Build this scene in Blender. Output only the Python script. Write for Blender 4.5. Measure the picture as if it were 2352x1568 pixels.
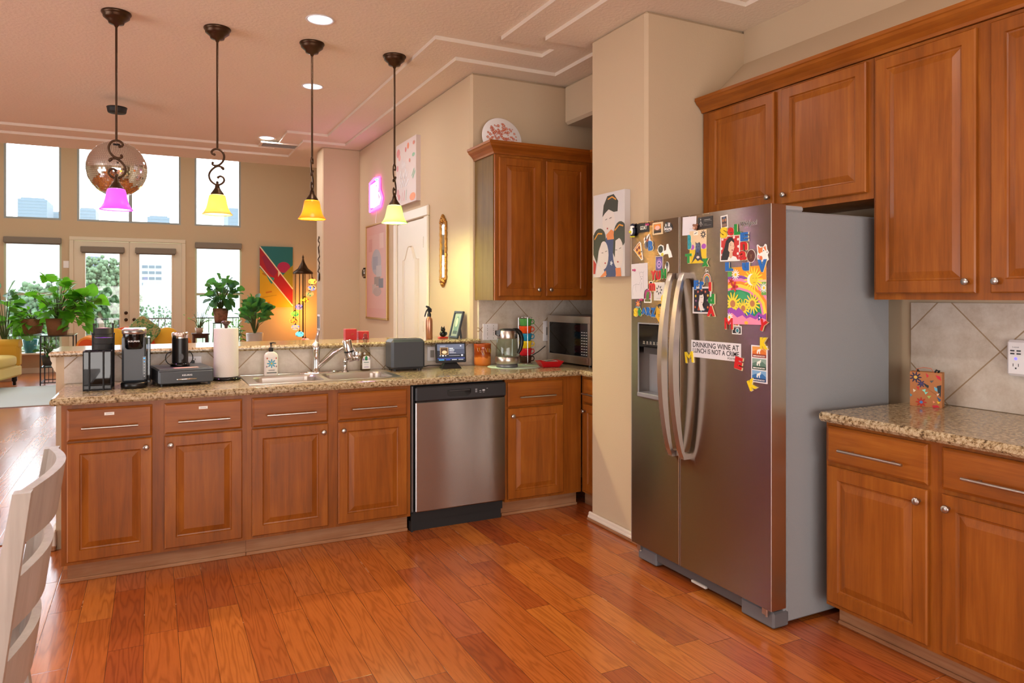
import bpy, bmesh, math, random
from mathutils import Vector, Matrix
random.seed(7)
scene = bpy.context.scene
COL = scene.collection
for o in list(bpy.data.objects): bpy.data.objects.remove(o)
R = math.radians
PI = math.pi

# ------------------------------------------------------------------ camera
CAM_H = 1.40
FPX, YAW, CY = 1640.0, R(26.75), 680.0
cam_d = bpy.data.cameras.new('camera')
cam = bpy.data.objects.new('camera', cam_d); COL.objects.link(cam)
cam.location = (0, 0, CAM_H)
cam.rotation_euler = (R(90), 0, -YAW)
cam_d.sensor_width = 36.0
cam_d.lens = FPX / 2352 * 36.0
cam_d.shift_y = (CY - 784) / 2352.0
cam_d.clip_start = 0.05; cam_d.clip_end = 2000
cam_d.dof.use_dof = True
cam_d.dof.focus_distance = 3.7
cam_d.dof.aperture_fstop = 8.0
scene.camera = cam
# ------------------------------------------------------------------ world
w = bpy.data.worlds.new('overcast'); scene.world = w; w.use_nodes = True
nt = w.node_tree; bg = nt.nodes['Background']
tc = nt.nodes.new('ShaderNodeTexCoord'); sp = nt.nodes.new('ShaderNodeSeparateXYZ'); cr = nt.nodes.new('ShaderNodeValToRGB')
nt.links.new(tc.outputs['Generated'], sp.inputs[0]); nt.links.new(sp.outputs['Z'], cr.inputs[0]); nt.links.new(cr.outputs[0], bg.inputs[0])
cr.color_ramp.elements[0].position = 0.0; cr.color_ramp.elements[0].color = (0.84, 0.92, 1, 1)
cr.color_ramp.elements[1].position = 0.6; cr.color_ramp.elements[1].color = (0.80, 0.90, 1, 1)
bg.inputs[1].default_value = 9.0
# ------------------------------------------------------------------ view
scene.view_settings.view_transform = 'Standard'
scene.view_settings.look = 'None'
scene.view_settings.gamma = 1
scene.view_settings.exposure = 0.0
scene.view_settings.use_curve_mapping = False

# ------------------------------------------------------------------ fill lamps added behind the camera and to the left, no windows there
def area(name, loc, rot, sx, sy, power, color):
    l = bpy.data.lights.new(name, 'AREA'); l.shape = 'RECTANGLE'; l.size = sx; l.size_y = sy
    l.energy = power; l.color = color
    o = bpy.data.objects.new(name, l); COL.objects.link(o); o.location = loc; o.rotation_euler = rot
    return o
area('rear_fill', (-0.2, -2.85, 1.35), (R(108), 0, 0), 4.6, 2.2, 250, (1.0, 0.96, 0.92))
area('left_fill', (-5.85, 3.0, 1.4), (R(112), 0, R(-90)), 4.4, 2.2, 250, (0.93, 0.96, 1.0))

# ------------------------------------------------------------------ helpers
def at(u, v, y):                      # the point of the plane Y = y that pixel (u, v) of the 2352x1568 frame looks at
    dx = math.sin(YAW) + math.cos(YAW) * (u - 1176) / FPX
    dy = math.cos(YAW) - math.sin(YAW) * (u - 1176) / FPX
    t = y / dy
    return Vector((dx * t, y, CAM_H - (v - CY) / FPX * t))
def onx(u, v, x):                     # same for the plane X = x
    dx = math.sin(YAW) + math.cos(YAW) * (u - 1176) / FPX
    dy = math.cos(YAW) - math.sin(YAW) * (u - 1176) / FPX
    t = x / dx
    return Vector((x, dy * t, CAM_H - (v - CY) / FPX * t))

def lin(h):
    if not isinstance(h, str): return h
    h = h.lstrip('#'); out = []
    for i in (0, 2, 4):
        c = int(h[i:i+2], 16) / 255
        out.append(c / 12.92 if c <= 0.04045 else ((c + 0.055) / 1.055) ** 2.4)
    return tuple(out)

class MB:
    """collects shapes; becomes ONE mesh object"""
    def __init__(s, M=None):
        s.v = []; s.f = []; s.m = []; s.sm = []; s.M = M or Matrix()
    def add(s, vs, fs, mi=0, smooth=False):
        n = len(s.v)
        s.v += [s.M @ Vector(p) for p in vs]
        for f in fs:
            s.f.append([i + n for i in f]); s.m.append(mi); s.sm.append(smooth)
        return s
    def box(s, x0, y0, z0, x1, y1, z1, mi=0, bev=0.0):
        if x0 > x1: x0, x1 = x1, x0
        if y0 > y1: y0, y1 = y1, y0
        if z0 > z1: z0, z1 = z1, z0
        b = min(bev, (x1-x0)*.49, (y1-y0)*.49, (z1-z0)*.49)
        if b <= 0:
            vs = [(x, y, z) for x in (x0, x1) for y in (y0, y1) for z in (z0, z1)]
            return s.add(vs, [(0,1,3,2),(4,6,7,5),(0,4,5,1),(2,3,7,6),(0,2,6,4),(1,5,7,3)], mi)
        vs = []; idx = {}
        X = (x0, x1); Y = (y0, y1); Z = (z0, z1)
        for i in (0,1):
            for j in (0,1):
                for k in (0,1):
                    sx, sy, sz = (1-2*i)*b, (1-2*j)*b, (1-2*k)*b
                    for a in range(3):
                        idx[i,j,k,a] = len(vs)
                        p = [X[i]+sx, Y[j]+sy, Z[k]+sz]; p[a] = (X[i], Y[j], Z[k])[a]
                        vs.append(tuple(p))
        fs = []
        for i in (0,1):
            fs.append([idx[i,j,k,0] for j,k in ((0,0),(1,0),(1,1),(0,1))])
            fs.append([idx[j,i,k,1] for j,k in ((0,0),(1,0),(1,1),(0,1))])
            fs.append([idx[j,k,i,2] for j,k in ((0,0),(1,0),(1,1),(0,1))])
        for i in (0,1):
            for j in (0,1):
                fs.append([idx[i,j,0,0], idx[i,j,0,1], idx[i,j,1,1], idx[i,j,1,0]])
                fs.append([idx[i,0,j,0], idx[i,0,j,2], idx[i,1,j,2], idx[i,1,j,0]])
                fs.append([idx[0,i,j,1], idx[0,i,j,2], idx[1,i,j,2], idx[1,i,j,1]])
                for k in (0,1): fs.append([idx[i,j,k,0], idx[i,j,k,1], idx[i,j,k,2]])
        return s.add(vs, fs, mi)
    def lathe(s, prof, c=(0,0,0), n=24, mi=0, smooth=True, sx=1, sy=1, cap=True):
        vs = []; fs = []
        for r, z in prof:
            for i in range(n):
                a = 2*PI*i/n; vs.append((c[0]+r*math.cos(a)*sx, c[1]+r*math.sin(a)*sy, c[2]+z))
        for k in range(len(prof)-1):
            for i in range(n):
                j = (i+1) % n; fs.append((k*n+i, k*n+j, (k+1)*n+j, (k+1)*n+i))
        s.add(vs, fs, mi, smooth)
        if cap:
            for k in (0, len(prof)-1):
                if prof[k][0] > 1e-5:
                    s.add([vs[k*n+i] for i in range(n)], [list(range(n))], mi)
        return s
    def cyl(s, p0, p1, r, n=12, mi=0, r2=None):
        return s.tube([p0, p1], [r, r if r2 is None else r2], n, mi)
    def tube(s, pts, r, n=8, mi=0, closed=False, flat=None):
        pts = [Vector(p) for p in pts]; L = len(pts)
        rs = r if isinstance(r, (list, tuple)) else [r]*L
        vs = []; fs = []; prev = None
        for i, p in enumerate(pts):
            if closed: t = pts[(i+1) % L] - pts[i-1]
            else: t = pts[min(i+1, L-1)] - pts[max(i-1, 0)]
            if t.length < 1e-9: t = Vector((0,0,1))
            t.normalize()
            if prev is None:
                a = Vector((0,0,1)) if abs(t.z) < .9 else Vector((1,0,0))
                nrm = t.cross(a).normalized()
            else:
                nrm = (prev - t*prev.dot(t))
                nrm = nrm.normalized() if nrm.length > 1e-6 else t.orthogonal().normalized()
            prev = nrm; b = t.cross(nrm)
            for k in range(n):
                a = 2*PI*k/n
                vs.append(p + nrm*math.cos(a)*rs[i] + b*math.sin(a)*rs[i]*(flat or 1))
        for i in range(L if closed else L-1):
            for k in range(n):
                q = (i+1) % L; l = (k+1) % n
                fs.append((i*n+k, i*n+l, q*n+l, q*n+k))
        s.add(vs, fs, mi, True)
        if not closed:
            s.add(vs[:n], [list(range(n))], mi); s.add(vs[-n:], [list(range(n))], mi)
        return s
    def prism(s, poly, z0, z1, mi=0, smooth=False):
        n = len(poly)
        vs = [(p[0], p[1], z0) for p in poly] + [(p[0], p[1], z1) for p in poly]
        s.add(vs, [list(range(n))[::-1], list(range(n, 2*n))], mi)
        s.add(vs, [(i, (i+1) % n, n+(i+1) % n, n+i) for i in range(n)], mi, smooth)
        return s
    def sphere(s, c, r, nu=16, nv=10, mi=0, sc=(1,1,1)):
        prof = [(r*math.sin(PI*k/nv), -r*math.cos(PI*k/nv)) for k in range(nv+1)]
        prof = [(max(a, 1e-5)*sc[0], b*sc[2]) for a, b in prof]
        return s.lathe(prof, c, nu, mi, True, 1, sc[1]/sc[0], False)
    def build(s, name, mats, loc=(0,0,0)):
        me = bpy.data.meshes.new(name)
        L = Vector(loc)
        me.from_pydata([tuple(p - L) for p in s.v], [], s.f)
        if not isinstance(mats, (list, tuple)): mats = [mats]
        for m in mats: me.materials.append(m)
        me.polygons.foreach_set('material_index', s.m)
        me.polygons.foreach_set('use_smooth', s.sm)
        bm = bmesh.new(); bm.from_mesh(me); bmesh.ops.recalc_face_normals(bm, faces=bm.faces); bm.to_mesh(me); bm.free()
        me.update()
        return me

def link(name, me, parent=None, loc=(0,0,0)):
    o = bpy.data.objects.new(name, me); COL.objects.link(o)
    if parent: o.parent = parent
    else: o.location = loc
    return o
def tagp(o, label=None, cat=None, group=None, kind=None):
    if label: o['label'] = label
    if cat: o['category'] = cat
    if group: o['group'] = group
    if kind: o['kind'] = kind
    return o
def thing(name, label, cat, loc, group=None):
    o = bpy.data.objects.new(name, None); COL.objects.link(o); o.location = loc
    o.empty_display_size = .05
    o['base'] = list(loc)
    return tagp(o, label, cat, group)
def base(o):
    while o.parent: o = o.parent
    return Vector(o.location)
def part(name, mb, mats, parent, label=None):
    o = link(name, mb.build(name, mats, base(parent)), parent)
    if label: o['label'] = label
    return o
def solo(name, mb, mats, label, cat, loc, group=None):
    o = link(name, mb.build(name, mats, loc), None, loc)
    return tagp(o, label, cat, group)
def struct(name, mb, mats, loc=(0,0,0)):
    o = link(name, mb.build(name, mats, loc), None, loc)
    o['kind'] = 'structure'
    return o
def copy_tree(o, parent=None):
    c = o.copy(); COL.objects.link(c)
    if parent: c.parent = parent
    for ch in list(o.children): copy_tree(ch, c)
    return c

def frameS(x, y, z):     # faces -Y: u=+X v=+Z w=-Y
    return Matrix(((1,0,0,x),(0,0,-1,y),(0,1,0,z),(0,0,0,1)))
def frameW(x, y, z):     # faces -X: u=-Y v=+Z w=-X
    return Matrix(((0,0,-1,x),(-1,0,0,y),(0,1,0,z),(0,0,0,1)))
def rotz(M, a, p):
    p = Vector(p); return Matrix.Translation(p) @ Matrix.Rotation(a, 4, 'Z') @ Matrix.Translation(-p) @ M
def around(p, a):
    return rotz(Matrix(), a, p)

def text_mb(mb, txt, size=None, fit=None, ext=.0003, off=0, bev=0, mi=0, M=None, align='CENTER', space=1, shear=0):
    cu = bpy.data.curves.new('t', 'FONT'); cu.body = txt; cu.size = 1; cu.extrude = 0; cu.offset = off
    cu.align_x = 'CENTER'; cu.space_character = space; cu.shear = shear; cu.resolution_u = 3
    cu.extrude = 0.05; cu.bevel_depth = bev; cu.bevel_resolution = 1 if bev else 0
    o = bpy.data.objects.new('t', cu); COL.objects.link(o)
    dg = bpy.context.evaluated_depsgraph_get(); dg.update()
    me = bpy.data.meshes.new_from_object(o.evaluated_get(dg))
    bpy.data.objects.remove(o); bpy.data.curves.remove(cu)
    vs = [v.co.copy() for v in me.vertices]; fs = [list(p.vertices) for p in me.polygons]
    bpy.data.meshes.remove(me)
    if not vs: return
    lo = [min(v[i] for v in vs) for i in range(3)]; hi = [max(v[i] for v in vs) for i in range(3)]
    if fit: sx = fit[0]/(hi[0]-lo[0]); sy = fit[1]/(hi[1]-lo[1])
    else: sx = sy = size/(hi[1]-lo[1])
    sz = ext/(hi[2]-lo[2])
    cx = (lo[0]+hi[0])/2; cy = (lo[1]+hi[1])/2
    old = mb.M
    if M is not None: mb.M = M
    mb.add([((v.x-cx)*sx, (v.y-cy)*sy, (v.z-lo[2])*sz) for v in vs], fs, mi)
    mb.M = old

# ------------------------------------------------------------------ materials
_mats = {}
def mat(name, color=(.8,.8,.8), rough=.5, metal=0, spec=.5, emit=None, estr=0, trans=0, coat=0, alpha=1, ior=1.45):
    m = bpy.data.materials.new(name); m.use_nodes = True
    b = m.node_tree.nodes['Principled BSDF']
    c = lin(color)
    b.inputs['Base Color'].default_value = (*c, 1)
    b.inputs['Roughness'].default_value = rough
    b.inputs['Metallic'].default_value = metal
    b.inputs['Specular IOR Level'].default_value = spec
    b.inputs['Transmission Weight'].default_value = trans
    b.inputs['Coat Weight'].default_value = coat
    b.inputs['IOR'].default_value = ior
    b.inputs['Alpha'].default_value = alpha
    if emit is not None:
        b.inputs['Emission Color'].default_value = (*lin(emit), 1); b.inputs['Emission Strength'].default_value = estr
    return m
def C(h, rough=.5, metal=0):
    k = (h, rough, metal)
    if k not in _mats: _mats[k] = mat('paint_' + h.lstrip('#'), h, rough, metal)
    return _mats[k]
class NT:
    def __init__(s, m):
        s.t = m.node_tree; s.b = s.t.nodes['Principled BSDF']
    def n(s, typ, **kw):
        x = s.t.nodes.new(typ)
        for k, v in kw.items():
            if k.startswith('i'):
                key = k[1:]; key = int(key) if key.isdigit() else key
                x.inputs[key].default_value = v
            else: setattr(x, k, v)
        return x
    def l(s, a, b): s.t.links.new(a, b)
    def math(s, op, a, b=None, c=None):
        x = s.t.nodes.new('ShaderNodeMath'); x.operation = op
        for i, q in enumerate((a, b, c)):
            if q is None: continue
            if isinstance(q, (int, float)): x.inputs[i].default_value = q
            else: s.l(q, x.inputs[i])
        return x.outputs[0]
    def mix(s, f, a, b, mode='MIX'):
        x = s.t.nodes.new('ShaderNodeMix'); x.data_type = 'RGBA'; x.blend_type = mode
        for i, q in ((0, f), (6, a), (7, b)):
            if isinstance(q, (int, float)): x.inputs[i].default_value = q
            elif isinstance(q, (tuple, str)): x.inputs[i].default_value = (*lin(q), 1)
            else: s.l(q, x.inputs[i])
        return x.outputs[2]
    def ramp(s, f, stops):
        x = s.t.nodes.new('ShaderNodeValToRGB'); s.l(f, x.inputs[0])
        e = x.color_ramp.elements
        while len(e) > len(stops): e.remove(e[-1])
        while len(e) < len(stops): e.new(1)
        for el, (p, c) in zip(e, stops):
            el.position = p; el.color = (*(lin(c) if not isinstance(c, (int, float)) else (c, c, c)), 1)
        return x.outputs[0]
    def coord(s, scale=(1,1,1), rnd=False, kind='Object'):
        tc = s.n('ShaderNodeTexCoord'); mp = s.n('ShaderNodeMapping'); mp.inputs['Scale'].default_value = scale
        s.l(tc.outputs[kind], mp.inputs[0])
        if rnd:
            oi = s.n('ShaderNodeObjectInfo'); v = s.n('ShaderNodeCombineXYZ')
            m_ = s.math('MULTIPLY', oi.outputs['Random'], 40.0)
            for i in range(3): s.l(m_, v.inputs[i])
            s.l(v.outputs[0], mp.inputs['Location'])
        return mp.outputs[0]
    def noise(s, vec, scale, detail=4, rough=.5, dist=0):
        x = s.n('ShaderNodeTexNoise'); x.inputs['Scale'].default_value = scale; x.inputs['Detail'].default_value = detail
        x.inputs['Roughness'].default_value = rough; x.inputs['Distortion'].default_value = dist
        s.l(vec, x.inputs[0]); return x.outputs[0]
    def bump(s, h, strength, dist=.01):
        x = s.n('ShaderNodeBump'); x.inputs['Strength'].default_value = strength; x.inputs['Distance'].default_value = dist
        s.l(h, x.inputs['Height']); s.l(x.outputs[0], s.b.inputs['Normal'])

def wood_mat(name, a, b_, c, vert=True, rough=.33):
    m = mat(name, b_, rough, spec=.32); t = NT(m)
    sc = (14, 14, 1.1) if vert else (1.1, 1.1, 14)
    v = t.coord(sc, True)
    n1 = t.noise(v, 1.3, 5, .6, .7)
    v2 = t.coord((60, 60, 3) if vert else (3, 3, 60), True)
    n2 = t.noise(v2, 2.0, 3, .6)
    v3 = t.coord((3.2, 3.2, 2.2), True)
    n3 = t.noise(v3, 1.2, 3, .5)
    f = t.math('ADD', t.math('MULTIPLY', n1, .55), t.math('ADD', t.math('MULTIPLY', n2, .2), t.math('MULTIPLY', n3, .35)))
    col = t.ramp(f, [(.36, a), (.55, b_), (.74, c)])
    t.l(col, t.b.inputs['Base Color'])
    t.bump(n2, .04, .002)
    m.node_tree.nodes['Principled BSDF'].inputs['Coat Weight'].default_value = .12
    m.node_tree.nodes['Principled BSDF'].inputs['Coat Roughness'].default_value = .25
    return m
WOODV = wood_mat('maple_vertical', '#703b10', '#8e4e16', '#a46220')
WOODH = wood_mat('maple_horizontal', '#703b10', '#8e4e16', '#a46220', False)
WOODSIDE = wood_mat('maple_side_veneer', '#5c4424', '#70562e', '#7e6238', True, .75)
WOODKICK = wood_mat('worn_kick_wood', '#7d5236', '#9a6a48', '#b08664', False, .6)
DARKWOOD = wood_mat('dark_brown_wood', '#2c150c', '#45230f', '#5a3018')
GREYWOOD = wood_mat('whitewashed_wood', '#968c84', '#aaa098', '#b8aea8', True, .5)
TABLEWOOD = wood_mat('table_wood', '#5f3520', '#7a4a30', '#8f5e40', False, .3)

def wall_mat(name, c, bump=.08, scale=120):
    m = mat(name, c, .75, spec=.25); t = NT(m)
    v = t.coord(); n = t.noise(v, scale, 3, .6); t.bump(n, bump, .01)
    n2 = t.noise(v, 1.3, 2); t.l(t.mix(t.math('MULTIPLY', n2, .12), c, '#a08868'), t.b.inputs['Base Color'])
    return m
WALL = wall_mat('wall_paint_tan', '#c7b296')
CEIL = wall_mat('ceiling_paint', '#e8dac8', .35, 45)
TRIMW = mat('trim_white_and_lit_riser', '#ded2c4', .45)
DOORW = mat('door_cream', '#d9cdb8', .4)
SASHG = mat('window_frame_green_grey', '#b9c3a8', .5)

# diagonal tile
def tile_mat(name, axis, c1, c2):
    m = mat(name, '#cfc2b2', .38); t = NT(m)
    tc_ = t.n('ShaderNodeTexCoord'); sp_ = t.n('ShaderNodeSeparateXYZ'); t.l(tc_.outputs['Object'], sp_.inputs[0])
    a = sp_.outputs[axis]; z = sp_.outputs['Z']; S = .473
    def dist(e, off):
        q = t.math('DIVIDE', t.math('SUBTRACT', e, off), S)
        fr = t.math('FRACT', q)
        return t.math('MINIMUM', fr, t.math('SUBTRACT', 1.0, fr)), t.math('FLOOR', q)
    d1, k1 = dist(t.math('ADD', a, z), c1)
    d2, k2 = dist(t.math('SUBTRACT', a, z), c2)
    d = t.math('MINIMUM', d1, d2)
    g = t.math('LESS_THAN', d, .0085)
    cv = t.n('ShaderNodeCombineXYZ'); t.l(k1, cv.inputs[0]); t.l(k2, cv.inputs[1])
    wn = t.n('ShaderNodeTexWhiteNoise'); t.l(cv.outputs[0], wn.inputs[0])
    v = t.coord(); n = t.noise(v, 9, 6, .65); n2 = t.noise(v, 70, 3, .6)
    f = t.math('ADD', t.math('MULTIPLY', n, .7), t.math('ADD', t.math('MULTIPLY', n2, .2), t.math('MULTIPLY', wn.outputs[0], .12)))
    body = t.ramp(f, [(.35, '#b9aa99'), (.52, '#cabfb2'), (.68, '#d6cdc2')])
    t.l(t.mix(g, body, '#9c8468'), t.b.inputs['Base Color'])
    t.l(t.math('ADD', .35, t.math('MULTIPLY', g, .4)), t.b.inputs['Roughness'])
    t.bump(t.math('MINIMUM', d, .0125), .5, .05)
    return m
TILEX = tile_mat('stone_tile_diagonal', 'X', 3.253, .931)
TILEY = tile_mat('stone_tile_diagonal_side', 'Y', 2.919, .587)

def granite():
    m = mat('speckled_granite', '#a8916c', .12, spec=.5); t = NT(m)
    v = t.coord()
    n1 = t.noise(v, 70, 5, .72); n2 = t.noise(v, 260, 3, .6); n3 = t.noise(v, 14, 3, .5)
    base_ = t.ramp(n1, [(.36, '#382c24'), (.43, '#857050'), (.51, '#b39f7e'), (.62, '#cbbda0'), (.75, '#9c8058')])
    dk = t.ramp(n2, [(.34, 1.0), (.40, 0.0)])
    col = t.mix(t.math('MULTIPLY', dk, .85), base_, '#2b2320')
    col = t.mix(t.math('MULTIPLY', n3, .2), col, '#a8855a')
    t.l(col, t.b.inputs['Base Color'])
    return m
GRAN = granite()

def floor_mat():
    m = mat('oak_plank_floor', '#a5501f', .25, spec=.5, ior=1.62); t = NT(m)
    tc_ = t.n('ShaderNodeTexCoord'); sp_ = t.n('ShaderNodeSeparateXYZ'); t.l(tc_.outputs['Object'], sp_.inputs[0])
    W_ = .1265
    qx = t.math('DIVIDE', t.math('ADD', sp_.outputs['X'], .03), W_); row = t.math('FLOOR', qx); fx = t.math('FRACT', qx)
    wr = t.n('ShaderNodeTexWhiteNoise', noise_dimensions='1D'); t.l(row, wr.inputs['W'])
    LN = t.math('ADD', .55, t.math('MULTIPLY', wr.outputs[0], .5))
    qy = t.math('DIVIDE', t.math('ADD', sp_.outputs['Y'], t.math('MULTIPLY', wr.outputs[0], 7.3)), LN); k = t.math('FLOOR', qy); fy = t.math('FRACT', qy)
    cv = t.n('ShaderNodeCombineXYZ'); t.l(row, cv.inputs[0]); t.l(k, cv.inputs[1])
    wn = t.n('ShaderNodeTexWhiteNoise', noise_dimensions='2D'); t.l(cv.outputs[0], wn.inputs[0])
    rnd = wn.outputs[0]
    # grain
    off = t.n('ShaderNodeCombineXYZ'); t.l(t.math('MULTIPLY', rnd, 30), off.inputs[0]); t.l(t.math('MULTIPLY', rnd, 13), off.inputs[1])
    va = t.n('ShaderNodeVectorMath', operation='ADD'); t.l(tc_.outputs['Object'], va.inputs[0]); t.l(off.outputs[0], va.inputs[1])
    mp = t.n('ShaderNodeMapping'); mp.inputs['Scale'].default_value = (13, 1.0, 1); t.l(va.outputs[0], mp.inputs[0])
    n0 = t.noise(mp.outputs[0], 1.1, 2, .5)
    rings = t.math('FRACT', t.math('MULTIPLY', n0, 11))
    ring = t.math('ABSOLUTE', t.math('SUBTRACT', t.math('MULTIPLY', rings, 2), 1))
    mp2 = t.n('ShaderNodeMapping'); mp2.inputs['Scale'].default_value = (160, 9, 1); t.l(va.outputs[0], mp2.inputs[0])
    fine = t.noise(mp2.outputs[0], 1, 3, .6)
    g = t.math('ADD', t.math('MULTIPLY', t.math('POWER', ring, 2.5), .45), t.math('MULTIPLY', fine, .55))
    plank = t.ramp(rnd, [(0, '#9c4a20'), (.2, '#aa5824'), (.4, '#b46026'), (.6, '#bc692a'), (.8, '#c4742e'), (1, '#a85430')])
    dark = t.mix(1.0, plank, '#9a7a66', 'MULTIPLY')
    gr = t.ramp(g, [(.25, 0.0), (.62, 1.0)])
    col = t.mix(t.math('MULTIPLY', gr, .38), plank, dark)
    ex = t.math('MULTIPLY', t.math('MINIMUM', fx, t.math('SUBTRACT', 1, fx)), W_)
    ey = t.math('MULTIPLY', t.math('MINIMUM', fy, t.math('SUBTRACT', 1, fy)), LN)
    e = t.math('MINIMUM', ex, ey)
    seam = t.math('LESS_THAN', e, .0011)
    vw = t.coord((2.2, 2.2, 2.2)); nw = t.noise(vw, 1.6, 4, .6)
    wear = t.math('MULTIPLY', t.math('GREATER_THAN', nw, .63), t.math('LESS_THAN', e, .0024))
    col = t.mix(t.math('MULTIPLY', seam, .75), col, '#3c1a0c')
    col = t.mix(t.math('MULTIPLY', wear, .45), col, '#c99c78')
    t.l(col, t.b.inputs['Base Color'])
    t.l(t.math('ADD', .15, t.math('MULTIPLY', fine, .10)), t.b.inputs['Roughness'])
    bh = t.math('ADD', t.math('MULTIPLY', t.math('MINIMUM', e, .003), 60), t.math('MULTIPLY', g, -.06))
    t.bump(bh, .15, .01)
    return m
FLOOR = floor_mat()

def steel(name, c, rough=.3, aniso=.75, rot=0.0):
    m = mat(name, c, rough, 1); t = NT(m)
    t.b.inputs['Anisotropic'].default_value = aniso; t.b.inputs['Anisotropic Rotation'].default_value = rot
    tg = t.n('ShaderNodeTangent', direction_type='RADIAL', axis='Z'); t.l(tg.outputs[0], t.b.inputs['Tangent'])
    v = t.coord((1, 1, .2)); n = t.noise(v, 3, 2, .6)
    t.l(t.math('ADD', rough-.02, t.math('MULTIPLY', n, .05)), t.b.inputs['Roughness'])
    return m
STEEL = steel('brushed_stainless', '#8f857e', .235, 1.0, .25)
STEELD = steel('brushed_stainless_grey', '#a39d99', .22, 1.0, .25)
STEEL2 = steel('brushed_stainless_bright', '#c8c2bc', .28, .6, .25)
NICKEL = mat('satin_nickel', '#b5b2ae', .28, 1)
CHROME = mat('chrome', '#dcdcde', .06, 1)
FRSIDE = wall_mat('fridge_side_grey', '#8b9096', .15, 300)
GREYPL = mat('grey_plastic', '#626266', .5)
BLACK = mat('black_plastic', '#141416', .3)
BLACKM = mat('black_matte', '#1c1c1e', .6)
BLACKG = mat('black_gloss', '#0a0a0c', .08)
CHAR = mat('charcoal_metal', '#3c4148', .35)
WHITEPL = mat('white_plastic', '#e8e6ea', .35)
BRONZE = mat('oil_rubbed_bronze', '#45301f', .35, .7)
GOLD = mat('antique_gold', '#a8783a', .35, .8)
MIRROR = mat('mirror_glass', '#e8eef0', .02, 1)
def glassy(name, c=(1,1,1), a=.88, rough=.02):
    m = bpy.data.materials.new(name); m.use_nodes = True; t = m.node_tree; t.nodes.remove(t.nodes['Principled BSDF'])
    tr = t.nodes.new('ShaderNodeBsdfTransparent'); tr.inputs[0].default_value = (*lin(c), 1)
    gl = t.nodes.new('ShaderNodeBsdfGlossy'); gl.inputs['Roughness'].default_value = rough
    lw = t.nodes.new('ShaderNodeLayerWeight'); pw = t.nodes.new('ShaderNodeMath'); pw.operation = 'POWER'; pw.inputs[1].default_value = 4.5
    lw.inputs[0].default_value = .5; t.links.new(lw.outputs['Facing'], pw.inputs[0])
    fr = t.nodes.new('ShaderNodeMath'); fr.operation = 'MULTIPLY_ADD'; fr.inputs[1].default_value = .75; fr.inputs[2].default_value = .045
    t.links.new(pw.outputs[0], fr.inputs[0]); mx = t.nodes.new('ShaderNodeMixShader')
    t.links.new(fr.outputs[0], mx.inputs[0]); t.links.new(tr.outputs[0], mx.inputs[1]); t.links.new(gl.outputs[0], mx.inputs[2])
    t.links.new(mx.outputs[0], t.nodes['Material Output'].inputs[0])
    return m
GLASS = glassy('clear_glass')
GLASSG = glassy('tinted_glass', '#dfe8e0')
def emis(name, c, s):
    m = mat(name, '#000000', .5, emit=c, estr=s); return m
# ------------------------------------------------------------------ setting
CZ0, CZ1, CZ2 = 3.0, 3.025, 3.05
struct('floor', MB().box(-6, -3, -.08, 3.4, 15.5, 0), FLOOR)
def ceiling():
    mb = MB()
    I = [(-6,-3,1.6,8.2),(1.6,-3,1.98,4.25),(1.98,4.08,2.37,4.25),(1.2,7.35,1.6,8.2),(1.98,-3,2.7,2.7)]
    def lvl(x, y):
        # inner field
        inner = (x < 1.6 and y < 7.35) or (x < 1.2 and y < 8.2) or (x < 1.98 and y < 4.25) or (x < 2.37 and 4.08 < y < 4.25) or (x < 2.7 and y < 2.7)
        outer = (x < 1.84 and y < 7.6) or (x < 1.4 and y < 8.5) or (x < 2.2 and y < 4.5) or (x < 2.62 and 3.9 < y < 4.5) or (x < 2.93 and y < 2.945)
        if x < -5.6 or y < -2.6: return CZ0
        return CZ2 if inner else CZ1 if outer else CZ0
    xs = [-6,-5.6,1.2,1.4,1.6,1.84,1.98,2.2,2.37,2.62,2.7,2.93,3.4]
    ys = [-3,-2.6,2.7,2.945,3.9,4.08,4.25,4.5,7.35,7.6,8.2,8.5,8.95]
    L = [[lvl((xs[i]+xs[i+1])/2, (ys[j]+ys[j+1])/2) for j in range(len(ys)-1)] for i in range(len(xs)-1)]
    for i in range(len(xs)-1):
        for j in range(len(ys)-1):
            x0,x1,y0,y1 = xs[i],xs[i+1],ys[j],ys[j+1]; z = L[i][j]
            mb.add([(x0,y0,z),(x1,y0,z),(x1,y1,z),(x0,y1,z)], [(0,1,2,3)])
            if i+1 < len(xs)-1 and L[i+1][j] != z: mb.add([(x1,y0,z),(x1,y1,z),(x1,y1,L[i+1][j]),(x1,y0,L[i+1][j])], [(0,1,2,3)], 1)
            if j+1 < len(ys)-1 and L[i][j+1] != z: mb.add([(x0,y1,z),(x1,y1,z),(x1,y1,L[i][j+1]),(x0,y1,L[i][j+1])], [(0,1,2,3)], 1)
    mb.box(-6, -3, 3.12, 3.4, 8.95, 3.2)
    mb.box(-6, 8.95, 2.9995, 3.4, 9.05, 4.7)
    return mb
struct('ceiling', ceiling(), [CEIL, TRIMW])  # step risers whiter than the ceiling: the light they catch, put into the colour
struct('ceiling_living', MB().box(-6, 9.05, 4.6, 3.4, 15.6, 4.7), CEIL)
def holes(mb, axis, p0, p1, a0, a1, z0, z1, H, mi=0):
    As = sorted({a0, a1} | {h[0] for h in H} | {h[1] for h in H}); Zs = sorted({z0, z1} | {h[2] for h in H} | {h[3] for h in H})
    for i in range(len(As)-1):
        for j in range(len(Zs)-1):
            ca, cz = (As[i]+As[i+1])/2, (Zs[j]+Zs[j+1])/2
            if any(h[0] < ca < h[1] and h[2] < cz < h[3] for h in H): continue
            if axis == 'y': mb.box(As[i], p0, Zs[j], As[i+1], p1, Zs[j+1], mi)
            else: mb.box(p0, As[i], Zs[j], p1, As[i+1], Zs[j+1], mi)
    return mb
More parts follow.
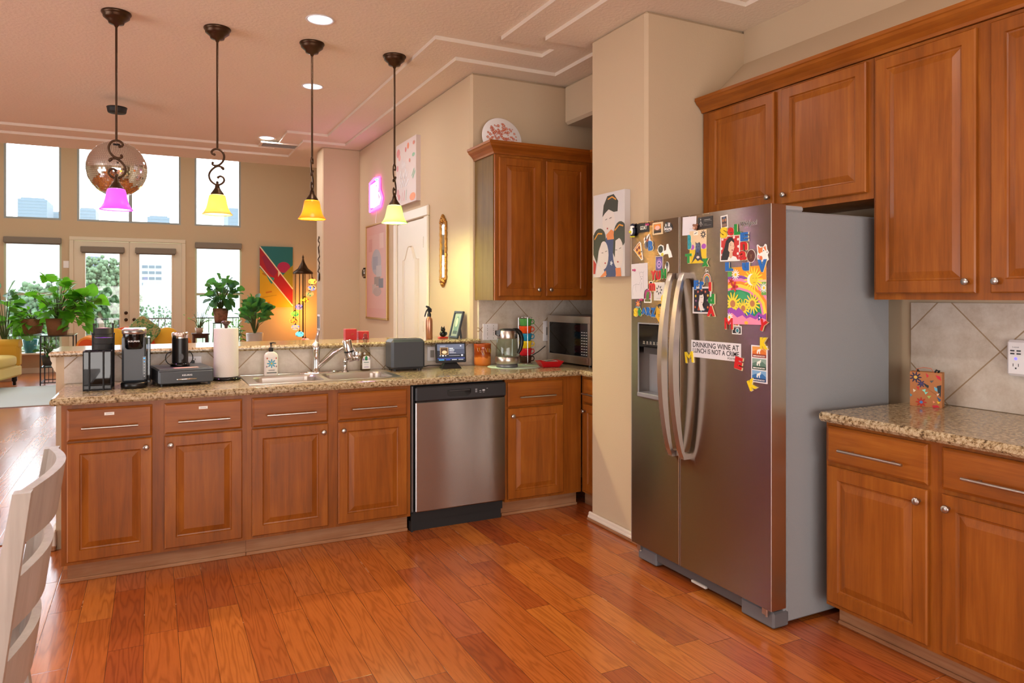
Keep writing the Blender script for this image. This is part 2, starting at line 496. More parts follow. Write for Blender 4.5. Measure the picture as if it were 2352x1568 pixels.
WH = [(-2.37,-1.50,2.80,4.35),(-1.246,.503,2.80,4.35),(.754,1.615,2.80,4.35),(-2.37,-1.49,.385,2.46),(-1.30,.52,0,2.44),(.76,1.63,.385,2.46),(-4.3,-2.75,2.80,4.35),(-4.3,-2.75,.385,2.46)]
struct('wall_window', holes(MB(), 'y', 15.5, 15.66, -6, 3.4, 0, 4.7, WH), WALL)
struct('wall_left', MB().box(-6.12, -3, 0, -6, 15.6, 4.7), WALL)
struct('wall_rear', MB().box(-6, -3.12, 0, 3.4, -3, 3.1), WALL)
struct('wall_right', MB().box(3.19, -3, 0, 3.31, 3.22, 3.0).box(3.19, 3.78, 0, 3.31, 4.68, 3.0), WALL)
led = MB(Matrix(((0,0,1,0),(1,0,0,0),(0,1,0,0),(0,0,0,1))))      # sloped ledge above the right cabinets: poly (x,z) swept in y
led.M = Matrix(((1,0,0,0),(0,0,1,0),(0,1,0,0),(0,0,0,1)))
led.prism([(3.19,2.80),(2.90,2.53),(2.90,2.50),(3.19,2.50)], -1.0, 3.218)
struct('trim_2', led, WALL)
struct('wall_pillar', MB().box(2.46, 3.22, 0, 3.31, 3.78, 2.999, bev=.018), WALL)
struct('wall_kitchen', MB().box(2.03, 4.68, 0, 3.31, 7.80, 2.999, bev=.018), WALL)
struct('wall_column', MB().box(1.63, 7.75, 0, 2.30, 8.05, 3.0, bev=.012).box(2.30, 7.75, 0, 3.3, 8.05, 4.6), WALL)
struct('wall_living_right', MB().box(3.2, 8.05, 0, 3.3, 15.5, 4.6), WALL)
sof = MB().box(2.80, 3.79, 2.70, 3.185, 4.675, 2.999, bev=.02)
struct('trim_3', sof, WALL)
struct('trim_1', MB().box(2.08, 4.652, .915, 3.19, 4.68, 1.38), TILEX)        # tiled splash behind the kettle
struct('wall_knee', MB().box(-.475, 4.66, 0, 2.03, 4.80, 1.064).box(-.435, 4.65, .915, 2.035, 4.66, 1.064, 1).box(2.03, 4.6515, .9, 2.082, 4.68, 1.064, 1), [WALL, TILEX])
struct('trim_4', MB().box(3.178, -1.0, .916, 3.19, 2.148, 1.37), TILEY)
# baseboards
def baseb(name, segs):
    mb = MB()
    for x0, y0, x1, y1 in segs:
        mb.box(x0, y0, 0.0, x1, y1, .10, 1, .004)
        cx, cy = (x0+x1)/2, (y0+y1)/2
    struct(name, mb, [WALL, TRIMW])
bm_ = MB().box(2.442, 3.20, .018, 2.462, 3.785, .052, 0, .006).box(2.436, 3.20, .014, 2.462, 3.785, .032, 0, .005).box(2.43, 3.20, 0, 2.462, 3.785, .016, 1, .004)
bm_.box(2.44, 3.205, .016, 2.9, 3.222, .05, 0, .005)
struct('baseboard_pillar', bm_, [TRIMW, WOODKICK])
baseb('baseboard_window', [(-6,15.48,-1.36,15.5),(.58,15.48,3.2,15.5)])
struct('baseboard_knee', MB().box(-.495, 4.63, 0, -.472, 4.83, .11, 0, .006).box(-.50, 4.625, 0, -.472, 4.835, .03, 1, .006), [TRIMW, WOODKICK])
struct('trim_5', MB().box(-6, 4.86, 0, -.50, 4.91, .006, 0, .002), TABLEWOOD)     # threshold strip in the floor

# far windows
def window(n, x0, x1, z0, z1, mull=None, rail=None, col=SASHG, sill=False):
    mb = MB(); f = .035
    y0, y1 = 15.50, 15.60
    mb.box(x0, y0, z0, x0+f, y1, z1).box(x1-f, y0, z0, x1, y1, z1).box(x0+f, y0+.001, z0, x1-f, y1, z0+f).box(x0+f, y0+.001, z1-f, x1-f, y1, z1)
    if mull: mb.box(mull-.03, y0, z0+f, mull+.03, y1, z1-f)
    if rail: mb.box(x0+f, y0+.02, rail-.025, x1, y1, rail+.025)
    o = struct('window_%d' % n, mb, col)
    g = MB().box(x0+f, 15.565, z0+f, x1-f, 15.571, z1-f)
    part('glass', g, GLASS, o)
    if sill: part('window_sill', MB().box(x0-.06, 15.20 if n == 4 else 15.43, z0-.03, x1+.06, 15.55, z0, 0, .006), TRIMW, o)
window(1, -2.37, -1.50, 2.80, 4.35, col=C('#9aa3a5'))
window(2, -1.246, .503, 2.80, 4.35, mull=-.37, col=C('#9aa3a5'))
window(3, .754, 1.615, 2.80, 4.35, col=C('#9aa3a5'))
window(4, -2.37, -1.49, .385, 2.46, rail=1.44, sill=True)
window(5, .76, 1.63, .385, 2.46, rail=1.44, sill=True)
window(6, -4.3, -2.75, 2.80, 4.35, col=C('#9aa3a5'))  # this one and the next are out of view, added for wider floor glare
window(7, -4.3, -2.75, .385, 2.46, rail=1.44, sill=True)
# french doors
def french(n, x0, x1, gx0, gx1, hx, two):
    mb = holes(MB(), 'y', 15.50, 15.545, x0, x1, .01, 2.43, [(gx0, gx1, .25, 2.27)])
    mb.box(gx0-.03, 15.488, .25, gx0, 15.501, 2.27, 0, .003).box(gx1, 15.488, .25, gx1+.03, 15.501, 2.27, 0, .003)
    mb.box(gx0-.03, 15.488, 2.27, gx1+.03, 15.501, 2.30, 0, .003).box(gx0-.03, 15.488, .22, gx1+.03, 15.501, .25, 0, .003)
    o = struct('door_%d' % n, mb, DOORW)
    part('glass', MB().box(gx0, 15.52, .25, gx1, 15.526, 2.27), GLASS, o)
    for z in ([1.08, .95] if two else [.95]):
        part('door_handle' if z < 1 else 'deadbolt', MB(Matrix.Translation((hx, 15.5, z)) @ Matrix.Rotation(R(90), 4, 'X')).lathe([(.032,0),(.032,.008),(.014,.014),(.014,.03),(.028,.04),(.03,.055),(.02,.065),(0.001,.067)]), BRONZE, o)
french(1, -1.3, -.392, -1.11, -.555, -.445, True)
french(2, -.388, .52, -.215, .34, -.305, False)
cs = MB().box(-.40, 15.546, .01, -.38, 15.56, 2.44).box(-1.37, 15.475, 0, -1.30, 15.499, 2.44, 0, .006).box(.52, 15.475, 0, .59, 15.499, 2.44, 0, .006).box(-1.37, 15.474, 2.44, .59, 15.499, 2.51, 0, .006)
struct('trim_6', cs, DOORW)
# hall door: arched two-panel slab with casing
def hall_door():
    x = 2.03
    M = frameW(x, 0, 0)          # u=-Y
    mb = MB(); y0, y1 = 5.62, 6.34
    mb.box(x-.012, y0, .01, x, y1, 2.05)
    o = struct('door_3', mb, DOORW)
    pm = MB(M)
    def ringpoly(poly, ins, hs):
        # nested loops
        c = (sum(p[0] for p in poly)/len(poly), sum(p[1] for p in poly)/len(poly)); n = len(poly)
        loops = []
        for i_, h in zip(ins, hs):
            lp = []
            for (a, b) in poly:
                lp.append((a + (c[0]-a)*i_*2.4/abs(y1-y0), b + (c[1]-b)*i_*1.0, h))
            loops.append(lp)
        vs = [p for lp in loops for p in lp]
        fs = []
        for k in range(len(loops)-1):
            for i in range(n): fs.append((k*n+i, k*n+(i+1) % n, (k+1)*n+(i+1) % n, (k+1)*n+i))
        fs.append([(len(loops)-1)*n+i for i in range(n)])
        pm.add(vs, fs)
    a0, a1 = -(y1-.13), -(y0+.13); mid = (a0+a1)/2
    top = [(a1, 1.72)]
    for k in range(25):
        t_ = k/24; a = a1 + (a0-a1)*t_
        q_ = max(0, min(1, (min(t_, 1-t_)-.10)/.30)); top.append((a, 1.72 + .12*q_*q_*(3-2*q_)))
    poly = [(a0, .95), (a1, .95)] + top[1:] 
    ringpoly(poly, (0, .03, .06, .12), (.0125, .006+.012, .0125, .02))
    poly2 = [(a0, .2), (a1, .2), (a1, .82), (a0, .82)]
    ringpoly(poly2, (0, .03, .06, .12), (.0125, .018, .0125, .02))
    part('raised_panels', pm, DOORW, o)
    part('door_casing', MB().box(x-.024, y0-.10, 0, x+.001, y0-.01, 2.062, 0, .008).box(x-.024, y1+.01, 0, x+.001, y1+.10, 2.062, 0, .008).box(x-.025, y0-.10, 2.06, x+.001, y1+.10, 2.15, 0, .008), DOORW, o)
    for z in (1.15, 1.85): part('hinge', MB().box(x-.026, y0-.012, z-.045, x-.010, y0+.004, z+.045, 0, .002), C('#cfc4ae', .4, .3), o)
    part('door_knob', MB(Matrix.Translation((x-.012, 6.28, .95)) @ Matrix.Rotation(R(-90), 4, 'Y')).lathe([(.03,0),(.03,.008),(.012,.012),(.012,.035),(.026,.045),(.028,.055),(.001,.07)]), BRONZE, o)
hall_door()

# ------------------------------------------------------------------ cabinets
def rings(mb, w, h, prof, mi=0):
    loops = []
    for ins, out in prof:
        loops.append([(ins, ins, out), (w-ins, ins, out), (w-ins, h-ins, out), (ins, h-ins, out)])
    vs = [p for lp in loops for p in lp]; fs = []
    for k in range(len(loops)-1):
        for i in range(4): fs.append((k*4+i, k*4+(i+1) % 4, (k+1)*4+(i+1) % 4, (k+1)*4+i))
    n = (len(loops)-1)*4; fs.append((n, n+1, n+2, n+3)); fs.append((0, 1, 2, 3))
    mb.add(vs, fs, mi)
DOORP = [(0,0),(0,.014),(.005,.019),(.052,.019),(.056,.012),(.062,.011),(.066,.012),(.090,.0185),(.094,.0185)]
DRAWP = [(0,0),(0,.012),(.004,.015),(.010,.019)]
def knob(parent, M, u, v):
    part('knob', MB(M @ Matrix.Translation((u, v, .019))).lathe([(.007,0),(.006,.012),(.0125,.015),(.014,.018),(.014,.026),(.012,.028),(.001,.0285)], n=16), NICKEL, parent)
def bar(parent, M, u, v, L):
    mb = MB(M @ Matrix.Translation((u, v, .019)))
    mb.cyl((-L/2, 0, .030), (L/2, 0, .030), .006, 12)
    for s in (-1, 1): mb.cyl((s*L*.32, 0, 0), (s*L*.32, 0, .030), .0045, 10)
    part('bar_handle', mb, NICKEL, parent)
def cab_door(parent, M, u, v, w, h, kn):
    mb = MB(M @ Matrix.Translation((u, v, .001))); rings(mb, w, h, DOORP)
    d = part('door', mb, WOODV, parent)
    if kn: knob(d, M, u + (w-.028 if kn[0] == 'r' else .028), v + (h-.045 if kn[1] == 't' else .045))
    return d
def cab_drawer(parent, M, u, v, w, h, L=None, label=False):
    mb = MB(M @ Matrix.Translation((u, v, .001))); rings(mb, w, h, DRAWP)
    d = part('drawer', mb, WOODH, parent)
    if L: bar(d, M, u+w/2, v+h*.40, L)
    if label:
        a = MB(M @ Matrix.Translation((u+w/2-.005, v+h*.80, .02))); a.box(-.021,-.007,0,.021,.007,.0006)
        a.box(-.018,-.0038,.0006,.018,-.003,.0008,1).box(-.018,.003,.0006,.018,.0038,.0008,1).box(-.014,-.0009,.0006,.014,.0006,.0008,1)
        part('label_sticker', a, [C('#f2efe9'), C('#8a8480')], d)
    return d
# peninsula base: face plane y = 4.04
PM = frameS(0, 4.04, 0)
def base_cab(label, x0, x1, cells, lab=(False, False), low=False):
    t = thing('base_cabinet', label, 'cabinet', ((x0+x1)/2, 4.04, 0), 'base cabinets of the peninsula')
    part('body', MB().box(x0, 4.04, .10, x1, 4.62, .874) if not low else MB().box(x0, 4.04, .10, x1, 4.06, .874).box(x0, 4.06, .10, x1, 4.62, .735), WOODV, t)
    part('toe_kick', MB().box(x0+(.02 if x0 < 0 else .0005), 4.10, .0, x1-.0005, 4.118, .10).box(x0-.01 if x0 < 0 else x0+.0005, 4.085, 0, x1-.0005, 4.10, .018, 0, .003), WOODKICK, t)
    for (a, b, k), lb in zip(cells, lab):
        cab_drawer(t, PM, a, .70, b-a, .155, min(.26, (b-a)*.66), lb)
        cab_door(t, PM, a, .118, b-a, .572, k)
    return t
base_cab('maple base cabinet at the open end of the peninsula, paper labels on both drawers', -.39, .452, [(-.366, .001, 'rt'), (.056, .427, 'lt')], (True, True))
base_cab('maple sink base cabinet with two doors beside the dishwasher', .452, 1.363, [(.477, .879, 'rt'), (.934, 1.339, 'lt')], low=True)
t = base_cab('maple single-door base cabinet in the inner corner right of the dishwasher', 1.985, 2.55, [(1.999, 2.405, 'lt')], (False,))
# cabinet returning along the pillar side
RM = frameW(2.56, 0, 0)
t = thing('base_cabinet', 'narrow maple base cabinet half hidden behind the pillar, facing the peninsula corner', 'cabinet', (2.56, 3.9, 0))
part('body', MB().box(2.56, 3.785, .10, 3.15, 4.04, .874), WOODV, t)
part('toe_kick', MB().box(2.62, 3.785, 0, 2.64, 4.10, .10), WOODKICK, t)
cab_drawer(t, RM, -4.0, .70, .20, .155, .14); cab_door(t, RM, -4.0, .118, .20, .572, 'lt')
# right wall base cabinets: face x = 2.55
XM = frameW(2.55, 0, 0)
def base_r(label, y0, y1, cells):
    t = thing('base_cabinet', label, 'cabinet', (2.55, (y0+y1)/2, 0), 'base cabinets along the right wall')
    part('body', MB().box(2.55, y0, .10, 3.15, y1, .874), WOODV, t)
    part('toe_kick', MB().box(2.63, y0, 0, 2.65, y1, .10).box(2.615, y0, 0, 2.63, y1, .018, 0, .006), WOODKICK, t)
    for a, b, k in cells:
        cab_drawer(t, XM, -a, .708, a-b, .15, .28); cab_door(t, XM, -a, .12, a-b, .57, k)
base_r('maple base cabinet under the right-hand counter, next to the refrigerator', 1.12, 2.10, [(2.085, 1.65, 'rt'), (1.597, 1.14, 'lt')])
base_r('maple base cabinet under the right-hand counter, nearest the camera', .12, 1.118, [(1.10, .65, 'rt'), (.60, .14, 'lt')])

CROWNP = [(0,0),(.012,0),(.016,.012),(.030,.030),(.052,.048),(.058,.060),(.064,.064),(.064,.080),(0,.080)]
def crown_mb(pts, z, mb=None):
    """pts: list of ((x,y),(outdir x,y)) ; profile swept along"""
    mb = mb or MB(); vs = []; n = len(CROWNP)
    for (x, y), (ox, oy) in pts:
        for o, h in CROWNP: vs.append((x+ox*o, y+oy*o, z+h))
    fs = []
    for k in range(len(pts)-1):
        for i in range(n): fs.append((k*n+i, k*n+(i+1) % n, (k+1)*n+(i+1) % n, (k+1)*n+i))
    fs.append(list(range(n))); fs.append(list(range((len(pts)-1)*n, len(pts)*n)))
    return mb.add(vs, fs)
# upper cabinets right: face x = 2.868, doors proud to 2.849
UM = frameW(2.868, 0, 0)
t = thing('wall_cabinet', 'short two-door maple wall cabinet directly above the refrigerator', 'cabinet', (2.868, 2.66, 1.83))
part('body', MB().box(2.868, 2.112, 1.835, 3.186, 3.212, 2.46), WOODV, t)
cab_door(t, UM, -3.15, 1.865, .48, .585, 'rb'); cab_door(t, UM, -2.62, 1.865, .48, .585, 'lb')
t2 = thing('wall_cabinet', 'tall two-door maple wall cabinet right of the refrigerator, above the floral bag', 'cabinet', (2.868, 1.6, 1.38), 'tall wall cabinets on the right')
part('body', MB().box(2.868, 1.12, 1.385, 3.186, 2.110, 2.46), WOODV, t2)
cab_door(t2, UM, -2.093, 1.412, .43, 1.03, 'rb'); cab_door(t2, UM, -1.608, 1.412, .46, 1.03, 'lb')
t3 = thing('wall_cabinet', 'tall maple wall cabinet at the right edge, nearest the camera', 'cabinet', (2.868, .6, 1.38), 'tall wall cabinets on the right')
part('body', MB().box(2.868, .12, 1.385, 3.186, 1.118, 2.46), WOODV, t3)
cab_door(t3, UM, -1.10, 1.412, .46, 1.03, 'rb'); cab_door(t3, UM, -.60, 1.412, .46, 1.03, 'lb')
solo('crown_molding', crown_mb([((2.868, 3.214), (-1, 0)), ((2.868, .12), (-1, 0))], 2.462), WOODH, 'maple crown molding running along the top of the right-hand wall cabinets', 'molding', (2.868, 1.6, 2.462))
# upper cabinet in the corner: face y = 4.35
VM = frameS(0, 4.35, 0)
t = thing('wall_cabinet', 'tall two-door maple wall cabinet above the kettle, red and white plate on top', 'cabinet', (2.42, 4.35, 1.37))
part('body', MB().box(2.065, 4.352, 1.372, 2.84, 4.676, 2.36), WOODV, t)
part('side_panel', MB().box(2.060, 4.372, 1.372, 2.065, 4.676, 2.36), WOODSIDE, t, 'greyish unstained side panel')
cab_door(t, VM, 2.088, 1.40, .325, .94, 'rb'); cab_door(t, VM, 2.452, 1.40, .335, .94, 'lb')
part('crown_molding', crown_mb([((2.062, 4.675), (-1, 0)), ((2.062, 4.352), (-1, -1)), ((2.84, 4.352), (-.9, -1)), ((2.84, 3.79), (-1, 0))], 2.36), WOODH, t)
t = thing('wall_cabinet', 'maple wall cabinet mostly hidden behind the pillar, at right angles to its neighbour', 'cabinet', (2.86, 4.0, 1.37))
part('body', MB().box(2.845, 3.79, 1.372, 3.186, 4.676, 2.36), WOODV, t)
cab_door(t, frameW(2.845, 0, 0), -4.31, 1.40, .45, .94, 'lb')

# ------------------------------------------------------------------ counters
def counter(parts_, zb, zt, name, label, loc, x=None):
    mb = MB()
    for p in parts_: mb.box(p[0], p[1], zb, p[2], p[3], zt, 0, p[4] if len(p) > 4 else 0)
    return solo(name, mb, GRAN, label, 'countertop', loc)
SX0, SX1, SY0, SY1 = .50, 1.325, 4.13, 4.545
def peninsula_counter():
    mb = MB(); zb, zt = .875, .914
    mb.box(-.41, 4.02, zb, SX0, 4.648, zt).box(SX1, 4.02, zb, 3.185, 4.648, zt).box(SX0, 4.02, zb, SX1, SY0, zt).box(SX0, SY1, zb, SX1, 4.648, zt)
    mb.box(2.54, 3.785, zb, 3.185, 4.02, zt)
    # eased edge nosing
    pr = [(0,zb),(.016,zb+.003),(.024,zb+.014),(.024,zb+.026),(.016,zt-.002),(.004,zt),(0,zt)]
    vs = []; n = len(pr)
    P = [((-.41,4.648),(-1,0)),((-.41,4.02),(-1,-1)),((2.54,4.02),(-1,-1)),((2.54,3.785),(-1,0))]
    for (x,y),(ox,oy) in P:
        for o,z in pr: vs.append((x+ox*o, y+oy*o, z))
    fs = []
    for k in range(3):
        for i in range(n): fs.append((k*n+i, k*n+(i+1)%n, (k+1)*n+(i+1)%n, (k+1)*n+i))
    fs += [list(range(n)), list(range(3*n, 4*n))]
    mb.add(vs, fs)
    return mb
solo('granite_countertop', peninsula_counter(), GRAN, 'speckled granite countertop holding the sink, running along the peninsula and round the corner', 'countertop', (1.0, 4.3, .875))
def edge_box(x0, y0, x1, y1, zb, zt, b=.012):
    return MB().box(x0, y0, zb, x1, y1, zt, 0, b)
solo('granite_countertop', edge_box(2.505, .1, 3.178, 2.112, .875, .914), GRAN, 'speckled granite countertop right of the refrigerator under the floral paper bag', 'countertop', (2.84, 1.1, .875))
solo('granite_bar_top', MB().box(-.505, 4.60, 1.066, 2.032, 5.08, 1.097, 0, .012).box(2.0, 4.61, 1.066, 2.085, 4.651, 1.097, 0, .01), GRAN, 'narrow raised granite bar ledge on the low wall behind the sink', 'countertop', (.76, 4.84, 1.066))
# corbel under bar at left end
cb = MB(Matrix(((1,0,0,0),(0,0,1,0),(0,1,0,0),(0,0,0,1))))
cb.prism([(-.476,1.064),(-.505,1.064),(-.503,1.045),(-.495,1.03),(-.499,1.015),(-.490,1.0),(-.484,.985),(-.476,.975)], 4.68, 4.80)
struct('trim_7', cb, DOORW)
# ------------------------------------------------------------------ dishwasher
def dishwasher():
    t = thing('dishwasher', 'stainless dishwasher with black control strip, built in right of the sink base', 'dishwasher', (1.675, 4.02, 0))
    part('tub', MB().box(1.372, 4.06, .06, 1.978, 4.60, .868), BLACKM, t)
    part('door_panel', MB().box(1.385, 4.005, .125, 1.974, 4.06, .775, 0, .006), STEELD, t)
    mb = MB().box(1.383, 3.998, .777, 1.976, 4.06, .865, 0, .008)
    c = part('control_strip', mb, mat('dishwasher_panel', '#26272b', .35), t)
    M = frameS(0, 3.998, 0)
    hb = MB(M); hb.prism([(1.575+.005,.838),(1.735,.838),(1.735,.815),(1.728,.803),(1.715,.797),(1.60,.797),(1.585,.803),(1.58,.815)], .0, .0012)
    part('handle_pocket', hb, BLACKG, c)
    part('pull_lip', MB(M).cyl((1.592,.832,.004), (1.726,.832,.004), .004, 10), mat('satin_black', '#54565a', .2, .6), c)
    g = MB(M)
    for i, z in enumerate((.833,.827,.821,.815)): g.box(1.764, z-.0012, 0, 1.776, z+.0012, .0008)
    g.box(1.792,.820,0,1.803,.823,.0008).box(1.812,.819,0,1.828,.828,.0008).box(1.84,.832,0,1.848,.8345,.0008).box(1.792,.811,0,1.805,.8125,.0008).box(1.814,.811,0,1.826,.8125,.0008)
    part('button_legends', g, C('#c8ccd2'), c)
    part('kick_plate', MB().box(1.38, 4.07, .0, 1.972, 4.09, .095).box(1.372, 4.05, .0, 1.384, 4.10, .11), BLACKM, t)
    part('side_gasket', MB().box(1.366, 4.015, .13, 1.371, 4.03, .868), C('#7b8288', .3, .6), t)
dishwasher()

# ------------------------------------------------------------------ refrigerator
FX = 2.29
def fridge():
    t = thing('refrigerator', 'tall stainless side-by-side refrigerator covered in magnets, with grey sides', 'refrigerator', (2.70, 2.64, 0))
    part('cabinet', MB().box(2.392, 2.172, .02, 3.06, 3.104, 1.762, 0, .008).box(2.378, 2.176, .06, 2.392, 3.10, 1.76), FRSIDE, t)
    for y in (2.21, 3.07):
        part('hinge_cover', MB().box(2.33, y-.035, 1.762, 2.50, y+.035, 1.785, 0, .006), C('#9a9ca0', .4), t)
    x0, x1 = FX, 2.374; b = .006
    # freezer door with a real dispenser recess
    f = MB(); y0, y1, z0, z1 = 2.741, 3.122, .092, 1.785; ry0, ry1, rz0, rz1 = 2.826, 3.062, .885, 1.258
    f.box(x0, y0, z0, x1, ry0, z1).box(x0, ry1, z0, x1, y1, z1).box(x0, ry0, z0, x1, ry1, rz0).box(x0, ry0, rz1, x1, ry1, z1)
    fd = part('freezer_door', f, STEEL, t)
    part('door_edge', MB().box(x0-.001, y0-.004, z0, x1, y0, z1, 0, .002).box(x0-.001, y1, z0, x1, y1+.002, z1), STEEL2, fd)
    rc = MB(); e = .004
    rc.box(x1-.012, ry0, rz0, x1, ry1, rz1).box(x0-.003, ry0-e, rz0-e, x0+.004, ry0+e, rz1+e, 0, .002).box(x0-.003, ry1-e, rz0-e, x0+.004, ry1+e, rz1+e, 0, .002).box(x0-.003, ry0-e, rz1-e, x0+.004, ry1+e, rz1+e, 0, .002)
    rc.box(x0-.008, ry0-e, rz0-.012, x1, ry1+e, rz0+.012, 0, .004)
    part('dispenser_frame', rc, mat('dispenser_grey', '#a3a6aa', .3, .5), fd)
    part('dispenser_panel', MB().box(x0-.001, ry0+.006, 1.135, x0+.03, ry1-.006, rz1-.006, 0, .004), BLACKG, fd)
    g = MB(frameW(x0-.001, 0, 0))
    for i in range(6):
        u = -(ry1-.04) + i*.028
        g.box(u, 1.152, 0, u+.018, 1.154, .0006); g.box(u+.003, 1.157, 0, u+.014, 1.166, .0006); g.box(u+.005, 1.159, .0006, u+.012, 1.164, .0008, 1)
    part('dispenser_buttons', g, [C('#b9b4a4'), BLACKG], fd)
    part('dispenser_paddle', MB().box(x1-.03, ry0+.012, 1.0, x1-.02, ry0+.075, 1.13, 0, .004).box(x0+.02, ry0+.01, 1.10, x0+.06, ry1-.02, 1.135), C('#3c3a3a', .3), fd)
    rd = part('refrigerator_door', MB().box(x0, 2.160, .092, x1, 2.727, 1.785), STEEL, t)
    part('door_edge', MB().box(x0-.001, 2.156, .092, x1, 2.160, 1.785, 0, .001).box(x0-.001, 2.727, .092, x1, 2.730, 1.785), STEEL2, rd)
    gk = MB().box(x0+.03, 2.728, .10, x1, 2.742, 1.78)
    part('door_gap', gk, BLACKM, t)
    # bowed handles
    for y, nm, pr in ((2.764, 'freezer_handle', fd), (2.678, 'refrigerator_handle', rd)):
        mb = MB(); n = 24; vs = []; fs = []
        for i in range(n+1):
            s = i/n; z = 1.512 - (1.512-.622)*s; q_ = max(0.0, math.sin(PI*s)); bow = .030 + .070*q_**.7
            th = .014 + .022*q_ if i not in (0, n) else .030; wd = .016
            for dx, dy in ((0,-wd),(0,wd),(th,wd),(th,-wd)): vs.append((x0-bow+dx, y+dy, z))
        for i in range(n):
            for k in range(4): fs.append((i*4+k, i*4+(k+1)%4, (i+1)*4+(k+1)%4, (i+1)*4+k))
        fs += [(0,1,2,3), tuple(range(n*4, n*4+4))]
        mb.add(vs, fs)
        for z in (1.498, .636): mb.box(x0-.034, y-.0155, z-.013, x0, y+.0155, z+.013)
        part(nm, mb, STEEL2, pr)
    gl = MB().box(2.325, 2.20, .03, 2.38, 3.08, .088, 0, .004)
    part('base_grille', gl, C('#4e4c4e', .45), t)
    for y0_, y1_ in ((2.172, 2.36), (2.95, 3.104)):
        part('foot_cover', MB().box(2.318, y0_, .005, 2.41, y1_, .075, 0, .008), GREYPL, t)
    for y0_ in (2.19, 3.06): part('lower_hinge', MB().box(2.30, y0_, .06, 2.34, y0_+.03, .092, 0, .002).cyl((2.315, y0_+.015, .05), (2.315, y0_+.015, .095), .007, 10), NICKEL, t)
    part('pull_tab', MB().box(2.315, 2.58, .026, 2.33, 2.68, .038, 0, .002), C('#b9b6b2', .4), t)
    # brand lettering on the door, spelled as on the real one
    mb = MB(); text_mb(mb, 'Whirlpool', fit=(.095, .027), ext=.0008, off=.035, M=frameW(x0, 2.284, 1.711))
    text_mb(mb, 'Whirlpool', fit=(.093, .025), ext=.0008, off=.0, mi=1, M=frameW(x0-.0008, 2.284, 1.711))
    part('brand_lettering', mb, [C('#d8d2cc', .3), C('#3a3430', .3)], rd)
fridge()

# ------------------------------------------------------------------ flat artwork helper
def art_mb(w, h, shapes, M, th=.0012, body='#ffffff', outline=None, mb=None, mats=None, layer=.00012):
    """w,h metres; shapes in 0..1 units; M puts the card centre"""
    mb = mb or MB(); mats = mats if mats is not None else []
    old = mb.M; mb.M = M
    idx = {}
    for i, m_ in enumerate(mats): idx[m_.name] = i
    def mi(c):
        m_ = C(c) if isinstance(c, str) else c
        if m_.name not in idx: idx[m_.name] = len(mats); mats.append(m_)
        return idx[m_.name]
    if body is not None:
        pl = outline or [(0,0),(1,0),(1,1),(0,1)]
        mb.prism([((a-.5)*w, (b-.5)*h) for a, b in pl], 0, th, mi(body))
    z = th
    for s in shapes:
        k, c = s[0], s[1]; z += layer
        if k == 'r': P = [(s[2],s[3]),(s[4],s[3]),(s[4],s[5]),(s[2],s[5])]
        elif k == 'e':
            n = 18; P = [(s[2]+s[4]*math.cos(2*PI*i/n), s[3]+s[5]*math.sin(2*PI*i/n)) for i in range(n)]
        elif k == 'p': P = s[2]
        elif k == 'l':      # polyline stroke: pts, width
            for (a, b), (c2, d) in zip(s[2], s[2][1:]):
                dx, dy = (c2-a)*w, (d-b)*h; L = math.hypot(dx, dy) or 1; nx, ny = -dy/L*s[3]/2, dx/L*s[3]/2
                A = ((a-.5)*w, (b-.5)*h); B = ((c2-.5)*w, (d-.5)*h)
                mb.add([(A[0]+nx,A[1]+ny,z),(A[0]-nx,A[1]-ny,z),(B[0]-nx,B[1]-ny,z),(B[0]+nx,B[1]+ny,z)], [(0,1,2,3)], mi(c))
            continue
        elif k == 't':      # text: string, cx, cy, fw, fh (units), offset
            text_mb(mb, s[2], fit=(s[5]*w, s[6]*h), ext=.0001, off=s[7] if len(s) > 7 else 0, mi=mi(c), M=M @ Matrix.Translation(((s[3]-.5)*w, (s[4]-.5)*h, z)))
            continue
        elif k == 'f':      # flower: cx, cy, r, petals, centre colour
            n = s[5]*8; P = []
            for i in range(n):
                a = 2*PI*i/n; rr = s[4]*(.72 + .28*math.cos(s[5]*a)); P.append((s[2]+rr*math.cos(a), s[3]+rr*w/h*math.sin(a)))
            P = clip01(P)
            if len(P) > 2: mb.add([((a-.5)*w, (b-.5)*h, z) for a, b in P], [list(range(len(P)))], mi(c))
            z += layer; n = 12
            P = clip01([(s[2]+s[4]*.3*math.cos(2*PI*i/n), s[3]+s[4]*.3*w/h*math.sin(2*PI*i/n)) for i in range(n)])
            if len(P) > 2: mb.add([((a-.5)*w, (b-.5)*h, z) for a, b in P], [list(range(len(P)))], mi(s[6]))
            continue
        P = clip01(P)
        if len(P) > 2: mb.add([((a-.5)*w, (b-.5)*h, z) for a, b in P], [list(range(len(P)))], mi(c))
    mb.M = old
    return mb, mats
def clip01(P):
    for ax, lim, sg in ((0,0,1),(0,1,-1),(1,0,1),(1,1,-1)):
        out = []
        for i in range(len(P)):
            a, b = P[i-1], P[i]; da, db = (a[ax]-lim)*sg, (b[ax]-lim)*sg
            if (da >= 0) != (db >= 0):
                t = da/(da-db); out.append((a[0]+(b[0]-a[0])*t, a[1]+(b[1]-a[1])*t))
            if db >= 0: out.append(b)
        P = out
        if not P: return []
    return P
def blob(n, seed, a=.82, b=1.0, sx=.5, sy=.5, k=3):
    rr = random.Random(seed); ph = [rr.random()*6.28 for _ in range(4)]
    return [(.5 + sx*math.cos(t)*(a+(b-a)*(.5+.5*math.sin(k*t+ph[0]))*(.7+.3*math.sin(5*t+ph[1]))), .5 + sy*math.sin(t)*(a+(b-a)*(.5+.5*math.sin(k*t+ph[0]))*(.7+.3*math.sin(5*t+ph[1])))) for t in [2*PI*i/n for i in range(n)]]
def rotM(a): return Matrix.Rotation(R(a), 4, 'Z')
OFF = [0.0]
